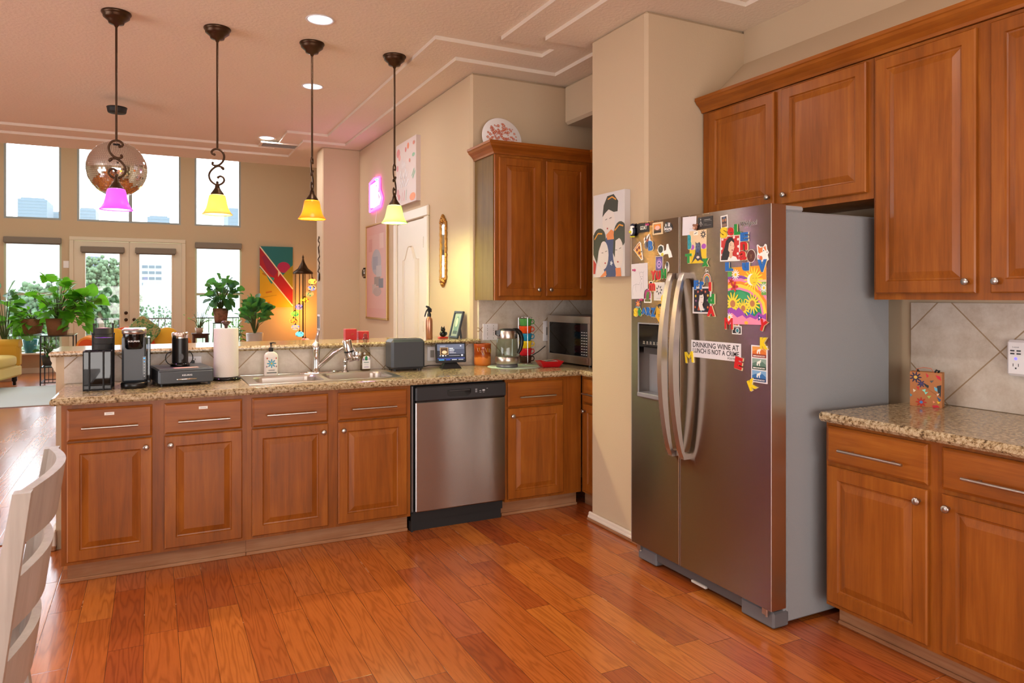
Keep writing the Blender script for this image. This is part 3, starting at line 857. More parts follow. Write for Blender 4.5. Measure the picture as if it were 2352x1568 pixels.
def card(name, label, cat, y, z, w, h, shapes, rot=0, th=.0012, body='#f4f1ec', outline=None, group=None, lift=0, x=FX):
    M = frameW(x-lift-.0002, y, z) @ rotM(rot)
    mb, ms = art_mb(w, h, shapes, M, th, body, outline)
    return solo(name, mb, ms, label, cat, (x-lift, y, z), group)
STK = 'stickers and flat magnets on the refrigerator'
# magnets on the freezer door
card('nameplate_magnet', 'black rectangular magnet with the word GOAT in white', 'magnet', 3.022, 1.757, .102, .048, [('t','#e9e6de','GOAT',.55,.5,.55,.42,.02)], body='#1b1a18', group=STK)
mb = MB(frameW(FX-.001, 3.098, 1.748))
mb.sphere((0,.004,.010), .016, 12, 8, 0, (1,1,.7)); mb.sphere((0,-.004,.010), .021, 12, 8, 1, (1,1.3,.6)); mb.sphere((0,-.004,.017), .015, 12, 8, 2, (1,1.35,.6)); mb.sphere((0,.020,.012), .014, 12, 8, 2, (1,1,.7))
mb.sphere((0,.027,.010), .016, 12, 8, 0, (1,.7,.7)); mb.sphere((.002,-.008,.027), .008, 10, 6, 3); mb.box(-.014,-.036,.006,.018,-.030,.020,3,.003)
for s in (-1,1): mb.sphere((s*.004,.024,.021), .0018, 6, 4, 0)
solo('penguin_magnet', mb, [C('#22283a'),C('#22283a'),C('#f2f0ea'),C('#d8d92a')], 'small penguin figurine magnet hanging on the outer edge of the freezer door', 'magnet', (FX, 3.098, 1.748))
def pin(y, z, label):
    mb = MB(frameW(FX-.0015, y, z)); mb.lathe([(.0068,0),(.0072,.004),(.005,.006),(.0035,.009),(.0055,.013),(.0045,.016),(.001,.017)], n=14)
    solo('push_pin_magnet', mb, mat('clear_pink', '#d8588c', .15, trans=.3), label, 'magnet', (FX, y, z), 'pink pin magnets')
pin(2.978, 1.770, 'pink pin magnet at the corner of the black GOAT magnet')
pin(3.090, 1.538, 'pink pin magnet holding up the llama drawing')
pin(3.030, 1.381, 'pink pin magnet below the llama drawing')
card('framed_magnet', 'square cream-framed magnet with orange and pink picture and the word JESUS', 'magnet', 2.898, 1.743, .078, .062, [('r','#6b4a2a',.12,.14,.88,.86),('r','#e98a2c',.15,.45,.85,.84),('e','#f0b9a8',.5,.55,.25,.18),('r','#3a2a1c',.15,.14,.85,.3),('t','#2c2320','JESUS',.5,.19,.72,.24,.03)], body='#e3c79c', th=.004, group=STK)
card('script_sticker', 'black die-cut sticker with white script reading a lil bougie', 'sticker', 2.819, 1.743, .074, .058, [('t','#f2f0ee','a lil',.45,.72,.5,.34,.02),('t','#f2f0ee','bougie',.52,.34,.8,.44,.02),('l','#f2f0ee',[(.15,.1),(.8,.18)],.0015)], body='#1c1c20', outline=blob(28,3,.8,1.0), rot=-4, group=STK)
card('pizza_sticker', 'pepperoni pizza slice sticker on the freezer door', 'sticker', 3.062, 1.637, .084, .10, [
  ('p','#c8843c',[(.06,.62),(.62,.97),(.70,.90),(.10,.55)]),('p','#e8a83c',[(.12,.54),(.70,.88),(.90,.08),(.84,.05)]),('e','#7c2c1c',.38,.58,.11,.09),('e','#7c2c1c',.60,.68,.11,.09),('e','#7c2c1c',.62,.40,.11,.09),('e','#7c2c1c',.80,.22,.06,.06),('e','#2c3020',.82,.46,.06,.04)], outline=[(0,.6),(.62,1.0),(.76,.92),(.98,.05),(.84,0)], group=STK)
card('plant_sticker', 'grey and brown thistle-like die-cut sticker under the GOAT magnet', 'sticker', 2.984, 1.682, .078, .085, [
  ('e','#6c6870',.42,.3,.24,.24),('e','#3c3a44',.5,.35,.14,.2),('p','#4a453c',[(.2,.55),(.35,.95),(.42,.6)]),('p','#5a4a30',[(.4,.6),(.8,.98),(.6,.5)]),('p','#7c5c34',[(.3,.5),(.6,.75),(.7,.45)]),('e','#a84a30',.5,.58,.1,.07)], outline=blob(30,9,.62,1.0,k=4), group=STK)
card('hand_and_flower_sticker', 'sticker of a white hand beside a dark plant with a yellow flower', 'sticker', 2.844, 1.625, .115, .070, [
  ('e','#3a3a34',.22,.66,.17,.26),('f','#2c2c2c',.2,.7,.10,6,'#5a6a4a'),('e','#d4c83a',.34,.28,.09,.12),('p','#f6f4ee',[(.45,.30),(.62,.5),(.66,.95),(.74,.96),(.78,.6),(.86,.42),(.95,.06),(.8,.02),(.74,.3),(.6,.34)])], outline=[(0,.6),(.06,.9),(.22,1),(.4,.9),(.45,.5),(.58,.58),(.62,.98),(.72,1),(.80,.65),(.90,.45),(1,.04),(.78,0),(.72,.28),(.5,.28),(.32,.12),(.12,.3)], group=STK)
card('purple_card', 'purple trading card with a swirling eye in a silver border', 'card', 2.888, 1.565, .062, .078, [('r','#5a4a8c',.08,.06,.92,.94),('e','#8a6ab4',.5,.48,.38,.36),('e','#c9a8d8',.5,.45,.28,.24),('e','#4a3a84',.5,.45,.18,.17),('e','#c9a8d8',.5,.45,.09,.09)], body='#c6b49a', group=STK)
card('small_portrait_sticker', 'small grey oval sticker of a figure left of the handles', 'sticker', 2.826, 1.545, .036, .058, [('e','#7a7878',.5,.62,.3,.28),('e','#3a3a3c',.5,.75,.28,.18),('r','#8c8a88',.3,.1,.7,.42)], outline=blob(20,5,.85,1), group=STK)
card('llama_drawing', 'pencil drawing of a llama on white paper at the edge of the freezer door', 'drawing', 3.052, 1.479, .140, .186, [
  ('l','#7a7480',[(.1,.1),(.06,.25),(.12,.38),(.28,.42),(.48,.40),(.56,.5),(.55,.62),(.52,.72),(.6,.76),(.72,.74),(.76,.62),(.74,.5),(.76,.34),(.80,.2),(.86,.1)],.0012),
  ('l','#7a7480',[(.3,.2),(.26,.32),(.3,.42)],.001),('l','#7a7480',[(.56,.2),(.6,.3),(.58,.4),(.66,.44)],.001),('l','#5a5460',[(.52,.72),(.48,.78)],.001),('l','#5a5460',[(.74,.72),(.80,.78)],.001),('e','#5a5460',.6,.62,.015,.01),('e','#5a5460',.7,.62,.015,.01),('e','#8a848c',.65,.56,.03,.015),('l','#8a848c',[(.62,.48),(.66,.42),(.64,.34),(.68,.26)],.001)], body='#d6d0d2', rot=1, group=STK)
card('small_name_card', 'white card with a small grey floral crest drawing', 'card', 2.888, 1.424, .086, .092, [('f','#5c5a58',.5,.58,.30,7,'#d8d4ce'),('e','#dedad4',.5,.58,.14,.14),('l','#5a5856',[(.45,.5),(.55,.62),(.47,.66)],.001),('l','#8a8680',[(.25,.12),(.75,.12)],.0012)], body='#dcd8d2', group=STK)
card('green_creature_sticker', 'green cartoon creature sticker on a magenta arch', 'sticker', 2.982, 1.402, .062, .072, [('e','#a8286c',.5,.58,.42,.38),('r','#a8286c',.1,.3,.9,.6),('e','#5c8a3a',.55,.66,.2,.14),('e','#4c7a30',.5,.44,.22,.2),('r','#6a6a34',.12,.08,.9,.26),('e','#2a3018',.6,.68,.04,.03)], outline=[(0,0),(1,0),(1,.6),(.9,.85),(.7,.98),(.5,1),(.3,.98),(.1,.85),(0,.6)], group=STK)
card('flame_picture', 'small orange and dark picture sticker above the yellow S', 'sticker', 3.064, 1.360, .050, .048, [('f','#d8742c',.5,.5,.42,7,'#f0b070'),('r','#7a9aa0',.1,.04,.9,.2)], body='#4c3a44', group=STK)
card('diamond_sign_magnet', 'yellow diamond sign magnet with a cartoon face and small writing', 'magnet', 2.876, 1.312, .076, .112, [('e','#2a2420',.5,.84,.3,.12),('r','#d8b060',.36,.6,.64,.82),('r','#2a2420',.38,.74,.47,.76),('r','#2a2420',.53,.74,.62,.76),('p','#2a2420',[(.44,.58),(.56,.58),(.5,.52)]),
  ('l','#3a3010',[(.25,.46),(.75,.46)],.002),('l','#3a3010',[(.27,.41),(.73,.41)],.002),('l','#3a3010',[(.3,.36),(.7,.36)],.002),('l','#5a4a10',[(.35,.27),(.66,.25)],.0015),('l','#5a4a10',[(.46,.08),(.56,.08)],.0015)], body='#e0b01c', outline=[(.5,0),(1,.35),(.96,.72),(.7,.95),(.5,1),(.3,.95),(.04,.72),(0,.35)], th=.0025, group=STK)
card('small_black_tag', 'tiny black and white tag tucked behind the red m', 'magnet', 2.955, 1.470, .026, .014, [('r','#1c1c1c',.15,.2,.85,.8)], group=STK)
# magnets on the refrigerator door
card('white_notice', 'white notice paper at the top corner of the refrigerator door', 'paper', 2.662, 1.735, .096, .088, [('l','#b0acb4',[(.5,.34),(.8,.34)],.0012),('l','#c0bcc4',[(.4,.14),(.52,.14)],.001)], body='#dcd8de', rot=-2, group=STK)
card('business_card', 'black business card with a small white stick figure and lines of print', 'card', 2.552, 1.741, .099, .054, [('l','#d8d4cc',[(.17,.2),(.21,.5),(.25,.2)],.0012),('l','#d8d4cc',[(.21,.5),(.2,.75)],.0012),('l','#d8d4cc',[(.1,.35),(.21,.62),(.34,.3)],.0012),('e','#d8d4cc',.2,.82,.025,.05),('l','#8a8680',[(.4,.2),(.4,.8)],.0006),('l','#c8c4bc',[(.45,.74),(.85,.74)],.0018),('l','#9a968e',[(.45,.62),(.95,.62)],.001),('l','#9a968e',[(.45,.36),(.62,.36)],.001),('l','#9a968e',[(.45,.26),(.9,.26)],.001)], body='#2a2624', group=STK)
mb = MB(frameW(FX-.002, 2.612, 1.725)); mb.sphere((0,0,.006), .014, 12, 8, 0, (1,1,.6)); mb.sphere((-.012,.010,.005), .006, 8, 6, 0); mb.sphere((.012,.010,.005), .006, 8, 6, 0); mb.sphere((0,-.005,.014), .007, 8, 6, 1)
solo('bear_face_magnet', mb, [C('#8a5c44'), C('#d0a890')], 'small brown animal face magnet over the black business card', 'magnet', (FX, 2.612, 1.725))
card('dog_picture', 'bright picture of a dark grey dog on yellow with purple flowers', 'picture', 2.601, 1.632, .115, .154, [('r','#e4c9a0',0,.55,1,1),('e','#b45cc0',.15,.5,.14,.08),('e','#a84cb8',.85,.5,.14,.08),('e','#c46ccc',.5,.52,.1,.06),('r','#e2c21c',0,0,1,.42),('f','#2a2a34',.82,.86,.17,9,'#e8d8b0'),('r','#f2ead8',.25,.86,.52,.98),('l','#2a2a2a',[(.30,.9),(.46,.94)],.003),
  ('p','#3c3a44',[(.12,.0),(.34,.3),(.38,.55),(.36,.66),(.46,.6),(.6,.64),(.66,.58),(.68,.4),(.72,.2),(.86,.02),(.64,.1),(.5,.06),(.36,.14)]),('e','#55617c',.5,.48,.14,.14),('e','#3a4a78',.5,.36,.08,.09),('e','#1c1c22',.5,.30,.05,.03),('e','#e0ccc0',.52,.18,.09,.04),('e','#1c1c22',.44,.5,.02,.015),('e','#1c1c22',.57,.5,.02,.015)], body='#e8d6a8', group=STK)
card('photo_strip', 'small photo booth strip with dark figures at the top of the refrigerator door', 'photo', 2.428, 1.733, .044, .058, [('r','#4a3c3a',.14,.1,.86,.9),('e','#b07858',.34,.62,.13,.12),('e','#b07858',.68,.62,.13,.12),('e','#50607c',.5,.8,.18,.1),('r','#8a6a5a',.2,.15,.8,.36)], rot=4, body='#e6e2dc', group=STK)
card('portrait_print', 'print of a woman with long dark hair on a red dotted background', 'picture', 2.393, 1.613, .122, .116, [('r','#c42c28',.05,.05,.95,.95)] + [('e','#f2ece6',a,b,.05,.05) for a, b in ((.12,.85),(.9,.82),(.08,.5),(.92,.55),(.7,.9),(.3,.92),(.12,.25),(.9,.28))] + [
  ('p','#1e1c20',[(.06,.05),(.12,.3),(.24,.55),(.3,.78),(.45,.92),(.62,.9),(.72,.76),(.7,.5),(.5,.3),(.46,.05)]),('p','#e2bfa2',[(.42,.42),(.46,.68),(.58,.78),(.70,.7),(.74,.52),(.66,.34),(.56,.28)]),('p','#d8b496',[(.46,.1),(.5,.34),(.64,.34),(.66,.1)]),('p','#f0ece8',[(.4,.05),(.46,.18),(.56,.1),(.66,.2),(.82,.16),(.9,.05)]),('e','#9a2a38',.63,.42,.045,.02),('l','#2a2020',[(.52,.6),(.58,.6)],.0014),('l','#2a2020',[(.66,.57),(.71,.57)],.0014),('l','#2a2020',[(.5,.65),(.58,.66)],.0016)], rot=-1, group=STK)
card('oval_sticker', 'dark maroon oval sticker with a gold figure, beside the red a', 'sticker', 2.268, 1.572, .050, .058, [('e','#5a2a26',.5,.5,.46,.46),('l','#b08a5a',[(.4,.3),(.5,.5),(.62,.62)],.0012),('l','#b08a5a',[(.42,.62),(.5,.5),(.58,.32)],.0012)], outline=[(.5+.5*math.cos(2*PI*i/24), .5+.5*math.sin(2*PI*i/24)) for i in range(24)], body='#e0d8d0', group=STK)
card('corgi_sticker', 'orange and white corgi dog sticker above the blue V', 'sticker', 2.203, 1.582, .066, .074, [('p','#d8703c',[(.08,.95),(.14,.6),(.3,.78)]),('p','#d8703c',[(.72,.92),(.56,.74),(.82,.62)]),('e','#dc7a40',.46,.62,.34,.2),('p','#f4f0ea',[(.5,.78),(.58,.78),(.86,.5),(.6,.42),(.5,.55)]),('e','#f0ece6',.5,.32,.3,.22),('e','#d8703c',.36,.2,.14,.14),('e','#2a2020',.6,.62,.04,.04),('e','#2a2020',.88,.52,.04,.03),('e','#e8a0a8',.18,.3,.1,.1)], outline=[(.1,.0),(.0,.3),(.06,.55),(.0,.95),(.08,1),(.3,.86),(.55,.84),(.7,1),(.82,.94),(.85,.7),(1,.5),(.9,.36),(1,.1),(.85,0)], group=STK)
rb = [('r','#f0a020',0,.76,1,1),('e','#8a4aa8',.2,.2,.98,.66),('e','#e888b4',.2,.2,.92,.61),('e','#f08c28',.2,.2,.86,.56),('e','#f4d444',.2,.2,.80,.51),('e','#e888b4',.2,.2,.73,.45),('e','#2c9460',.2,.2,.68,.41),('e','#2a86c8',.42,.3,.3,.22),('e','#3aa46c',.3,.46,.22,.12),
  ('r','#5aa050',0,.84,.12,1),('r','#6aaa4a',.88,.5,1,.72),('f','#f4e43a',.68,.77,.25,18,'#f2d024'),('e','#f6f2ea',.64,.77,.115,.10),('e','#f2d02c',.69,.77,.10,.095),('l','#6a4a1a',[(.66,.79),(.70,.795)],.0012),('l','#6a4a1a',[(.74,.79),(.78,.795)],.0012),('l','#8a3a2a',[(.68,.72),(.74,.72)],.0016),
  ('f','#f4f2ec',.22,.87,.11,12,'#f0c828'),('f','#f4f2ec',.95,.62,.10,12,'#f0c828'),('f','#c83234',.18,.66,.11,5,'#8e1c22'),('f','#b82c30',.10,.76,.07,5,'#8e1c22'),('p','#2c7a50',[(0,.56),(.12,.58),(.2,.54),(.1,.5)]),
  ('f','#f0d83a',.14,.36,.24,14,'#b8784c'),('f','#ecd23a',.42,.28,.19,14,'#b8784c'),('f','#f0da40',.66,.36,.21,14,'#b8784c'),
  ('p','#9a44b0',[(0,0),(0,.26),(.1,.30),(.22,.24),(.3,.30),(.42,.22),(.5,.14),(.6,.18),(.72,.14),(.82,.22),(.92,.16),(1,.2),(1,0)]),
  ('p','#ee8cac',[(0,0),(0,.14),(.12,.20),(.26,.12),(.4,.16),(.5,.10),(.6,.13),(.74,.09),(.86,.13),(1,.09),(1,0)]),('f','#f4f2ec',.05,.12,.10,12,'#f0c828'),('f','#2a3c84',.84,.12,.06,3,'#e8d8f0'),('e','#e8b43a',.5,.03,.05,.03)]
card('rainbow_drawing', 'large coloured-in drawing of a rainbow, yellow flowers and a smiling sun', 'drawing', 2.293, 1.403, .222, .250, rb, body='#f2c8a0', rot=1, group=STK)
card('rainbow_sticker', 'small rainbow arch sticker with a white line figure above the blue letter r', 'sticker', 2.540, 1.497, .056, .068, [('e','#f0eae4',.5,.15,.48,.5),('e','#b04a44',.5,.15,.44,.45),('e','#d8a85a',.5,.15,.37,.38),('e','#5a9a88',.5,.15,.30,.31),('e','#5a5a90',.5,.15,.23,.24),('e','#7a6a60',.5,.12,.17,.18),('l','#f0eae4',[(.3,.7),(.4,.95),(.5,.72),(.4,.72),(.62,.85),(.66,.7)],.002)], body=None, group=STK)
card('framed_portrait', 'small black portrait print of a woman ringed with flowers in a white frame', 'picture', 2.573, 1.381, .126, .124, [('r','#26242a',.07,.06,.93,.94)] + [('f',c_,a,b,.06,6,'#e8d048') for a, b, c_ in ((.3,.82,'#c84a5a'),(.5,.88,'#c84a5a'),(.7,.82,'#c84a5a'),(.18,.66,'#d8b43a'),(.84,.68,'#d8b43a'),(.2,.48,'#7a3c90'),(.82,.5,'#7a3c90'),(.16,.24,'#c84a3a'),(.84,.24,'#c84a3a'),(.34,.16,'#3a88b8'),(.66,.16,'#3a88b8'),(.5,.1,'#3a88b8'))] + [
  ('p','#e4ded8',[(.36,.3),(.36,.62),(.42,.78),(.58,.78),(.64,.62),(.62,.44),(.56,.34),(.66,.12),(.36,.12)]),('e','#26242a',.47,.76,.13,.07),('p','#26242a',[(.34,.36),(.34,.7),(.42,.74),(.39,.5)]),('p','#b0522c',[(.3,.12),(.36,.3),(.44,.12)]),('l','#26242a',[(.46,.62),(.52,.6),(.60,.63)],.0016),('l','#7a3c3c',[(.5,.42),(.57,.42)],.0018)], body='#dcd8d6', th=.003, group=STK)
card('camera_sticker', 'sticker of a camera with a small orange figure on top', 'sticker', 2.352, 1.266, .056, .066, [('r','#2c2c30',.06,.06,.94,.42),('r','#8a8488',.06,.42,.94,.52),('e','#c8ccd0',.58,.25,.22,.18),('e','#2a7a84',.58,.25,.14,.12),('p','#d8803c',[(.34,.58),(.34,.85),(.5,.97),(.68,.85),(.68,.58)]),('l','#6a3a1c',[(.44,.8),(.58,.8)],.001)], outline=[(0,0),(1,0),(1,.55),(.75,.58),(.75,.9),(.5,1),(.28,.9),(.28,.58),(0,.55)], group=STK)
card('bumper_sticker', 'white bumper sticker reading DRINKING WINE AT LUNCH IS NOT A CRIME', 'sticker', 2.487, 1.153, .320, .080, [('t','#1c1a1e','DRINKING WINE AT',.5,.74,.93,.30,.014),('t','#1c1a1e','LUNCH IS NOT A CRIME',.5,.40,.93,.28,.014),('t','#2a282c','POSTING',.85,.13,.20,.11,.01)], body='#dcd8dc', group=STK)
def horse(cx, cy, s): 
    return [(cx+a*s, cy+b*s*.9) for a, b in ((-.5,-.3),(-.4,.1),(-.2,.25),(.1,.3),(.3,.55),(.45,.5),(.35,.3),(.3,.05),(.15,-.1),(.2,-.5),(.05,-.5),(-.02,-.15),(-.2,-.1),(-.25,-.5),(-.4,-.5))]
br = []
for z0, c1, c2, c3 in ((.675,'#d8742c','#8a2c1e','#e09a4a'),(.355,'#5a7a6c','#2c4a3e','#8aa498'),(.035,'#2e6aa8','#1c3a6a','#7aa8d0')):
    br += [('r',c3,.07,z0,.93,z0+.29),('p',c1,[(.07,z0+.06),(.07,z0+.15),(.3,z0+.2),(.5,z0+.15),(.7,z0+.22),(.93,z0+.14),(.93,z0+.06)]),('r',c2,.07,z0,.93,z0+.09),('p','#f2efe8',[(.5+a*.3, z0+.18+b*.16) for a, b in ((-.5,-.3),(-.4,.1),(-.2,.25),(.1,.3),(.3,.55),(.45,.5),(.35,.3),(.3,.05),(.15,-.1),(.2,-.5),(.05,-.5),(-.02,-.15),(-.2,-.1),(-.25,-.5),(-.4,-.5))]),('t','#f2efe8','BRONCO',.5,z0+.04,.72,.035,.04)]
card('strip_sticker', 'vertical strip of three white-horse pictures reading BRONCO on orange, green and blue', 'sticker', 2.222, 1.113, .090, .158, br, body='#e4e0e2', group=STK)
# foam and plastic letters
LC = {'y':'#e6c818','b':'#1466b8','r':'#c8181c','g':'#148a34','t':'#1e96a4'}
LN = {'y':'yellow','b':'blue','r':'red','g':'green','t':'teal'}
LM = {k: mat('letter_'+LN[k], LC[k], .35) for k in LC}
CREAM = C('#e8dcae', .6)
def letter(ch, c, y, z, w, h, where, rot=0):
    k_ = .0 if ch == 'M' else .02 if ch in 'mean' else .04 if ch in 'BRAd' else .055
    M = frameW(FX-.0030, y, z) @ rotM(rot)
    mb = MB(); text_mb(mb, ch, fit=(w*.98, h*.98), ext=.0035, off=k_, bev=.0, mi=1, M=M @ Matrix.Translation((.0012,-.0012,-.0025)))
    text_mb(mb, ch, fit=(w*.94, h*.94), ext=.005, off=k_, bev=.012, mi=0, M=M)
    solo('letter_magnet', mb, [LM[c], CREAM], '%s letter %s magnet %s' % (LN[c], ch, where), 'magnet', (FX, y, z), 'letter magnets on the refrigerator')
for a in [('B','b',2.952,1.659,.037,.054,'beside the thistle sticker'),('Y','r',2.929,1.506,.042,.051,'starting the word YUH'),('U','r',2.889,1.506,.038,.049,'in the middle of the word YUH'),('H','g',2.847,1.513,.040,.052,'ending the word YUH'),
  ('m','r',2.940,1.447,.050,.042,'beside the crest card'),('S','y',3.079,1.315,.032,.048,'starting the word STARZ'),('t','g',3.045,1.318,.027,.046,'second in the word STARZ'),('A','b',3.008,1.323,.038,.036,'third in the word STARZ'),('R','b',2.968,1.322,.034,.046,'fourth in the word STARZ'),('Z','b',2.931,1.318,.039,.050,'ending the word STARZ'),
  ('t','b',2.842,1.322,.026,.046,'beside the freezer handle'),('C','y',2.846,1.387,.044,.048,'by the top of the diamond sign'),
  ('B','t',2.655,1.658,.024,.072,'on the edge of the dog picture'),('T','g',2.663,1.580,.046,.048,'at the lower left of the dog picture'),('x','g',2.547,1.556,.044,.040,'at the lower right of the dog picture'),
  ('S','y',2.427,1.684,.044,.052,'starting the name above the woman print'),('e','r',2.384,1.686,.036,.038,'second in the name above the woman print'),('L','g',2.344,1.692,.037,.050,'third in the name, below the brand lettering'),('E','b',2.303,1.657,.046,.040,'fourth in the name, over the red n'),('n','r',2.306,1.617,.042,.038,'fifth in the name, under the blue E'),('a','r',2.312,1.576,.044,.042,'ending the name beside the oval sticker'),
  ('L','b',2.393,1.531,.050,.042,'starting the word LuV'),('u','b',2.295,1.527,.040,.038,'in the middle of the word LuV'),('V','b',2.202,1.528,.052,.056,'ending the word LuV under the corgi'),
  ('F','b',2.608,1.453,.032,.046,'starting the word above the flower-ringed portrait'),('r','b',2.570,1.450,.028,.040,'second in the word above the flower-ringed portrait'),('I','r',2.515,1.444,.015,.044,'third in the word by the flower-ringed portrait'),('d','g',2.508,1.388,.042,.048,'at the right edge of the flower-ringed portrait'),('A','r',2.509,1.332,.052,.050,'at the lower right of the flower-ringed portrait'),
  ('M','r',2.396,1.279,.052,.054,'at the lower left of the rainbow drawing'),('Y','r',2.199,1.278,.046,.050,'at the lower right of the rainbow drawing', -22),('M','y',2.658,1.110,.058,.056,'at the left end of the bumper sticker', 8),('E','r',2.337,1.108,.046,.056,'at the right end of the bumper sticker', -10),
  ('K','y',2.192,1.203,.043,.052,'above the horse strip'),('K','y',2.258,1.024,.046,.048,'tilted below the horse strip', 28)]:
    letter(*a)
# ------------------------------------------------------------------ sink and faucet
def sink():
    t = thing('double_sink', 'stainless double-bowl sink set into the peninsula counter', 'sink', (.91, 4.34, .80))
    zt = .914; mb = MB()
    X0, X1, Y0, Y1 = .475, 1.345, 4.108, 4.60; e = .004
    bowls = [(.525, .895, 4.15, 4.49), (.925, 1.305, 4.15, 4.49)]
    # rim with two rounded openings, then bowls
    def rr(x0, x1, y0, y1, r, n=5):
        P = []
        for cx, cy, a0 in ((x1-r, y1-r, 0), (x0+r, y1-r, 90), (x0+r, y0+r, 180), (x1-r, y0+r, 270)):
            for i in range(n+1):
                a = R(a0 + 90*i/n); P.append((cx+r*math.cos(a), cy+r*math.sin(a)))
        return P
    for (x0, x1, y0, y1), (ox0, ox1) in zip(bowls, ((X0, .91), (.91, X1))):
        P = rr(x0, x1, y0, y1, .06); n = len(P)
        O = []
        for (a, b) in P:       # project to the outer rectangle
            cx, cy = (x0+x1)/2, (y0+y1)/2; ox, oy = (ox0+ox1)/2, (Y0+Y1)/2
            dx, dy = (a-cx)/((x1-x0)/2), (b-cy)/((y1-y0)/2); s = 1/max(abs(dx), abs(dy))
            O.append((ox+dx*s*(ox1-ox0)/2, oy+dy*s*(Y1-Y0)/2))
        loops = [[(a,b,zt+.0035) for a,b in O]] + [[(a,b,zt+.0035) for a,b in P]] + [[(a,b,zt-.006) for a,b in rr(x0+.006,x1-.006,y0+.006,y1-.006,.055)]] + [[(a,b,zt-.13) for a,b in rr(x0+.02,x1-.02,y0+.02,y1-.02,.05)]] + [[(a,b,zt-.155) for a,b in rr(x0+.05,x1-.05,y0+.05,y1-.05,.04)]]
        vs = [p for l in loops for p in l]; fs = []
        for k in range(len(loops)-1):
            for i in range(n): fs.append((k*n+i, k*n+(i+1)%n, (k+1)*n+(i+1)%n, (k+1)*n+i))
        fs.append([ (len(loops)-1)*n+i for i in range(n)])
        mb.add(vs, fs, 0, False)
    for a in ((X0-.004,Y0-.004,X1+.004,Y0+.003),(X0-.004,Y1-.003,X1+.004,Y1+.004),(X0-.004,Y0,X0+.003,Y1),(X1-.003,Y0,X1+.004,Y1)): mb.box(a[0],a[1],zt,a[2],a[3],zt+.005,0,.002)
    part('bowls', mb, STEEL2, t)
    for x0, x1, y0, y1 in bowls:
        part('drain', MB().lathe([(.04,0),(.04,.003),(.03,.004),(.025,.001),(.001,.001)], ((x0+x1)/2,(y0+y1)/2,zt-.1545)), CHROME, t)
sink()
def faucet():
    x, y, z = .92, 4.555, .9178
    t = thing('faucet', 'chrome single-lever faucet on a long base plate with a water filter on its spout', 'faucet', (x, y, z))
    part('base_plate', MB().lathe([(.125,0),(.125,.005),(.115,.010),(.001,.012)], (x+.02,y,z), 32, sx=1, sy=.24), CHROME, t)
    part('body', MB().lathe([(.026,0),(.024,.015),(.021,.03),(.021,.10),(.024,.13),(.026,.15),(.023,.175),(.012,.19),(.001,.193)], (x,y,z+.005)), CHROME, t)
    part('lever', MB().tube([(x+.002,y,z+.19),(x+.006,y+.01,z+.22),(x+.018,y+.02,z+.262)], [.010,.007,.006], 10, flat=1.3), CHROME, t)
    ex, ey = 1.095, 4.43
    pts = [(x+.012,y-.005,z+.04),(x+.05,y-.03,z+.075),(x+.10,y-.06,z+.125),(x+.145,y-.09,z+.155),(x+.18,y-.115,z+.165),(x+.205,y-.13,z+.155),(x+.212,y-.135,z+.135)]
    part('spout', MB().tube(pts, [.014,.014,.013,.012,.012,.012,.012], 12), CHROME, t)
    f = MB(around((x+.18,y-.13,z+.10), 0) @ Matrix.Translation((x+.170,y-.135,z+.145)) @ Matrix.Rotation(R(-9), 4, 'Y'))
    f.lathe([(.001,-.065),(.024,-.062),(.027,-.045),(.028,-.02),(.028,.06),(.026,.066),(.001,.067)], (0,0,0), 24)
    ft = part('water_filter', f, CHROME, t)
    g = MB(); g.sphere((x+.222,y-.135,z+.10), .024, 14, 10).cyl((x+.17,y-.135,z+.088),(x+.225,y-.135,z+.10), .017, 12).cyl((x+.222,y-.135,z+.10),(x+.222,y-.135,z+.135),.015,12)
    g.sphere((x+.240,y-.140,z+.122), .014, 10, 8)
    part('filter_housing', g, CHROME, ft)
    part('filter_band', MB(Matrix.Translation((x+.170,y-.135,z+.145)) @ Matrix.Rotation(R(-9), 4, 'Y')).lathe([(.0285,-.012),(.029,-.010),(.029,-.004),(.0285,-.002)], n=24, cap=False), BLACK, ft)
faucet()
solo('side_sprayer', MB().lathe([(.022,0),(.021,.006),(.013,.012),(.012,.05),(.015,.062),(.015,.075),(.010,.085),(.001,.087)], (1.10,4.545,.9178)), CHROME, 'small chrome side sprayer standing in the sink rim right of the faucet', 'sprayer', (1.10, 4.545, .9178))

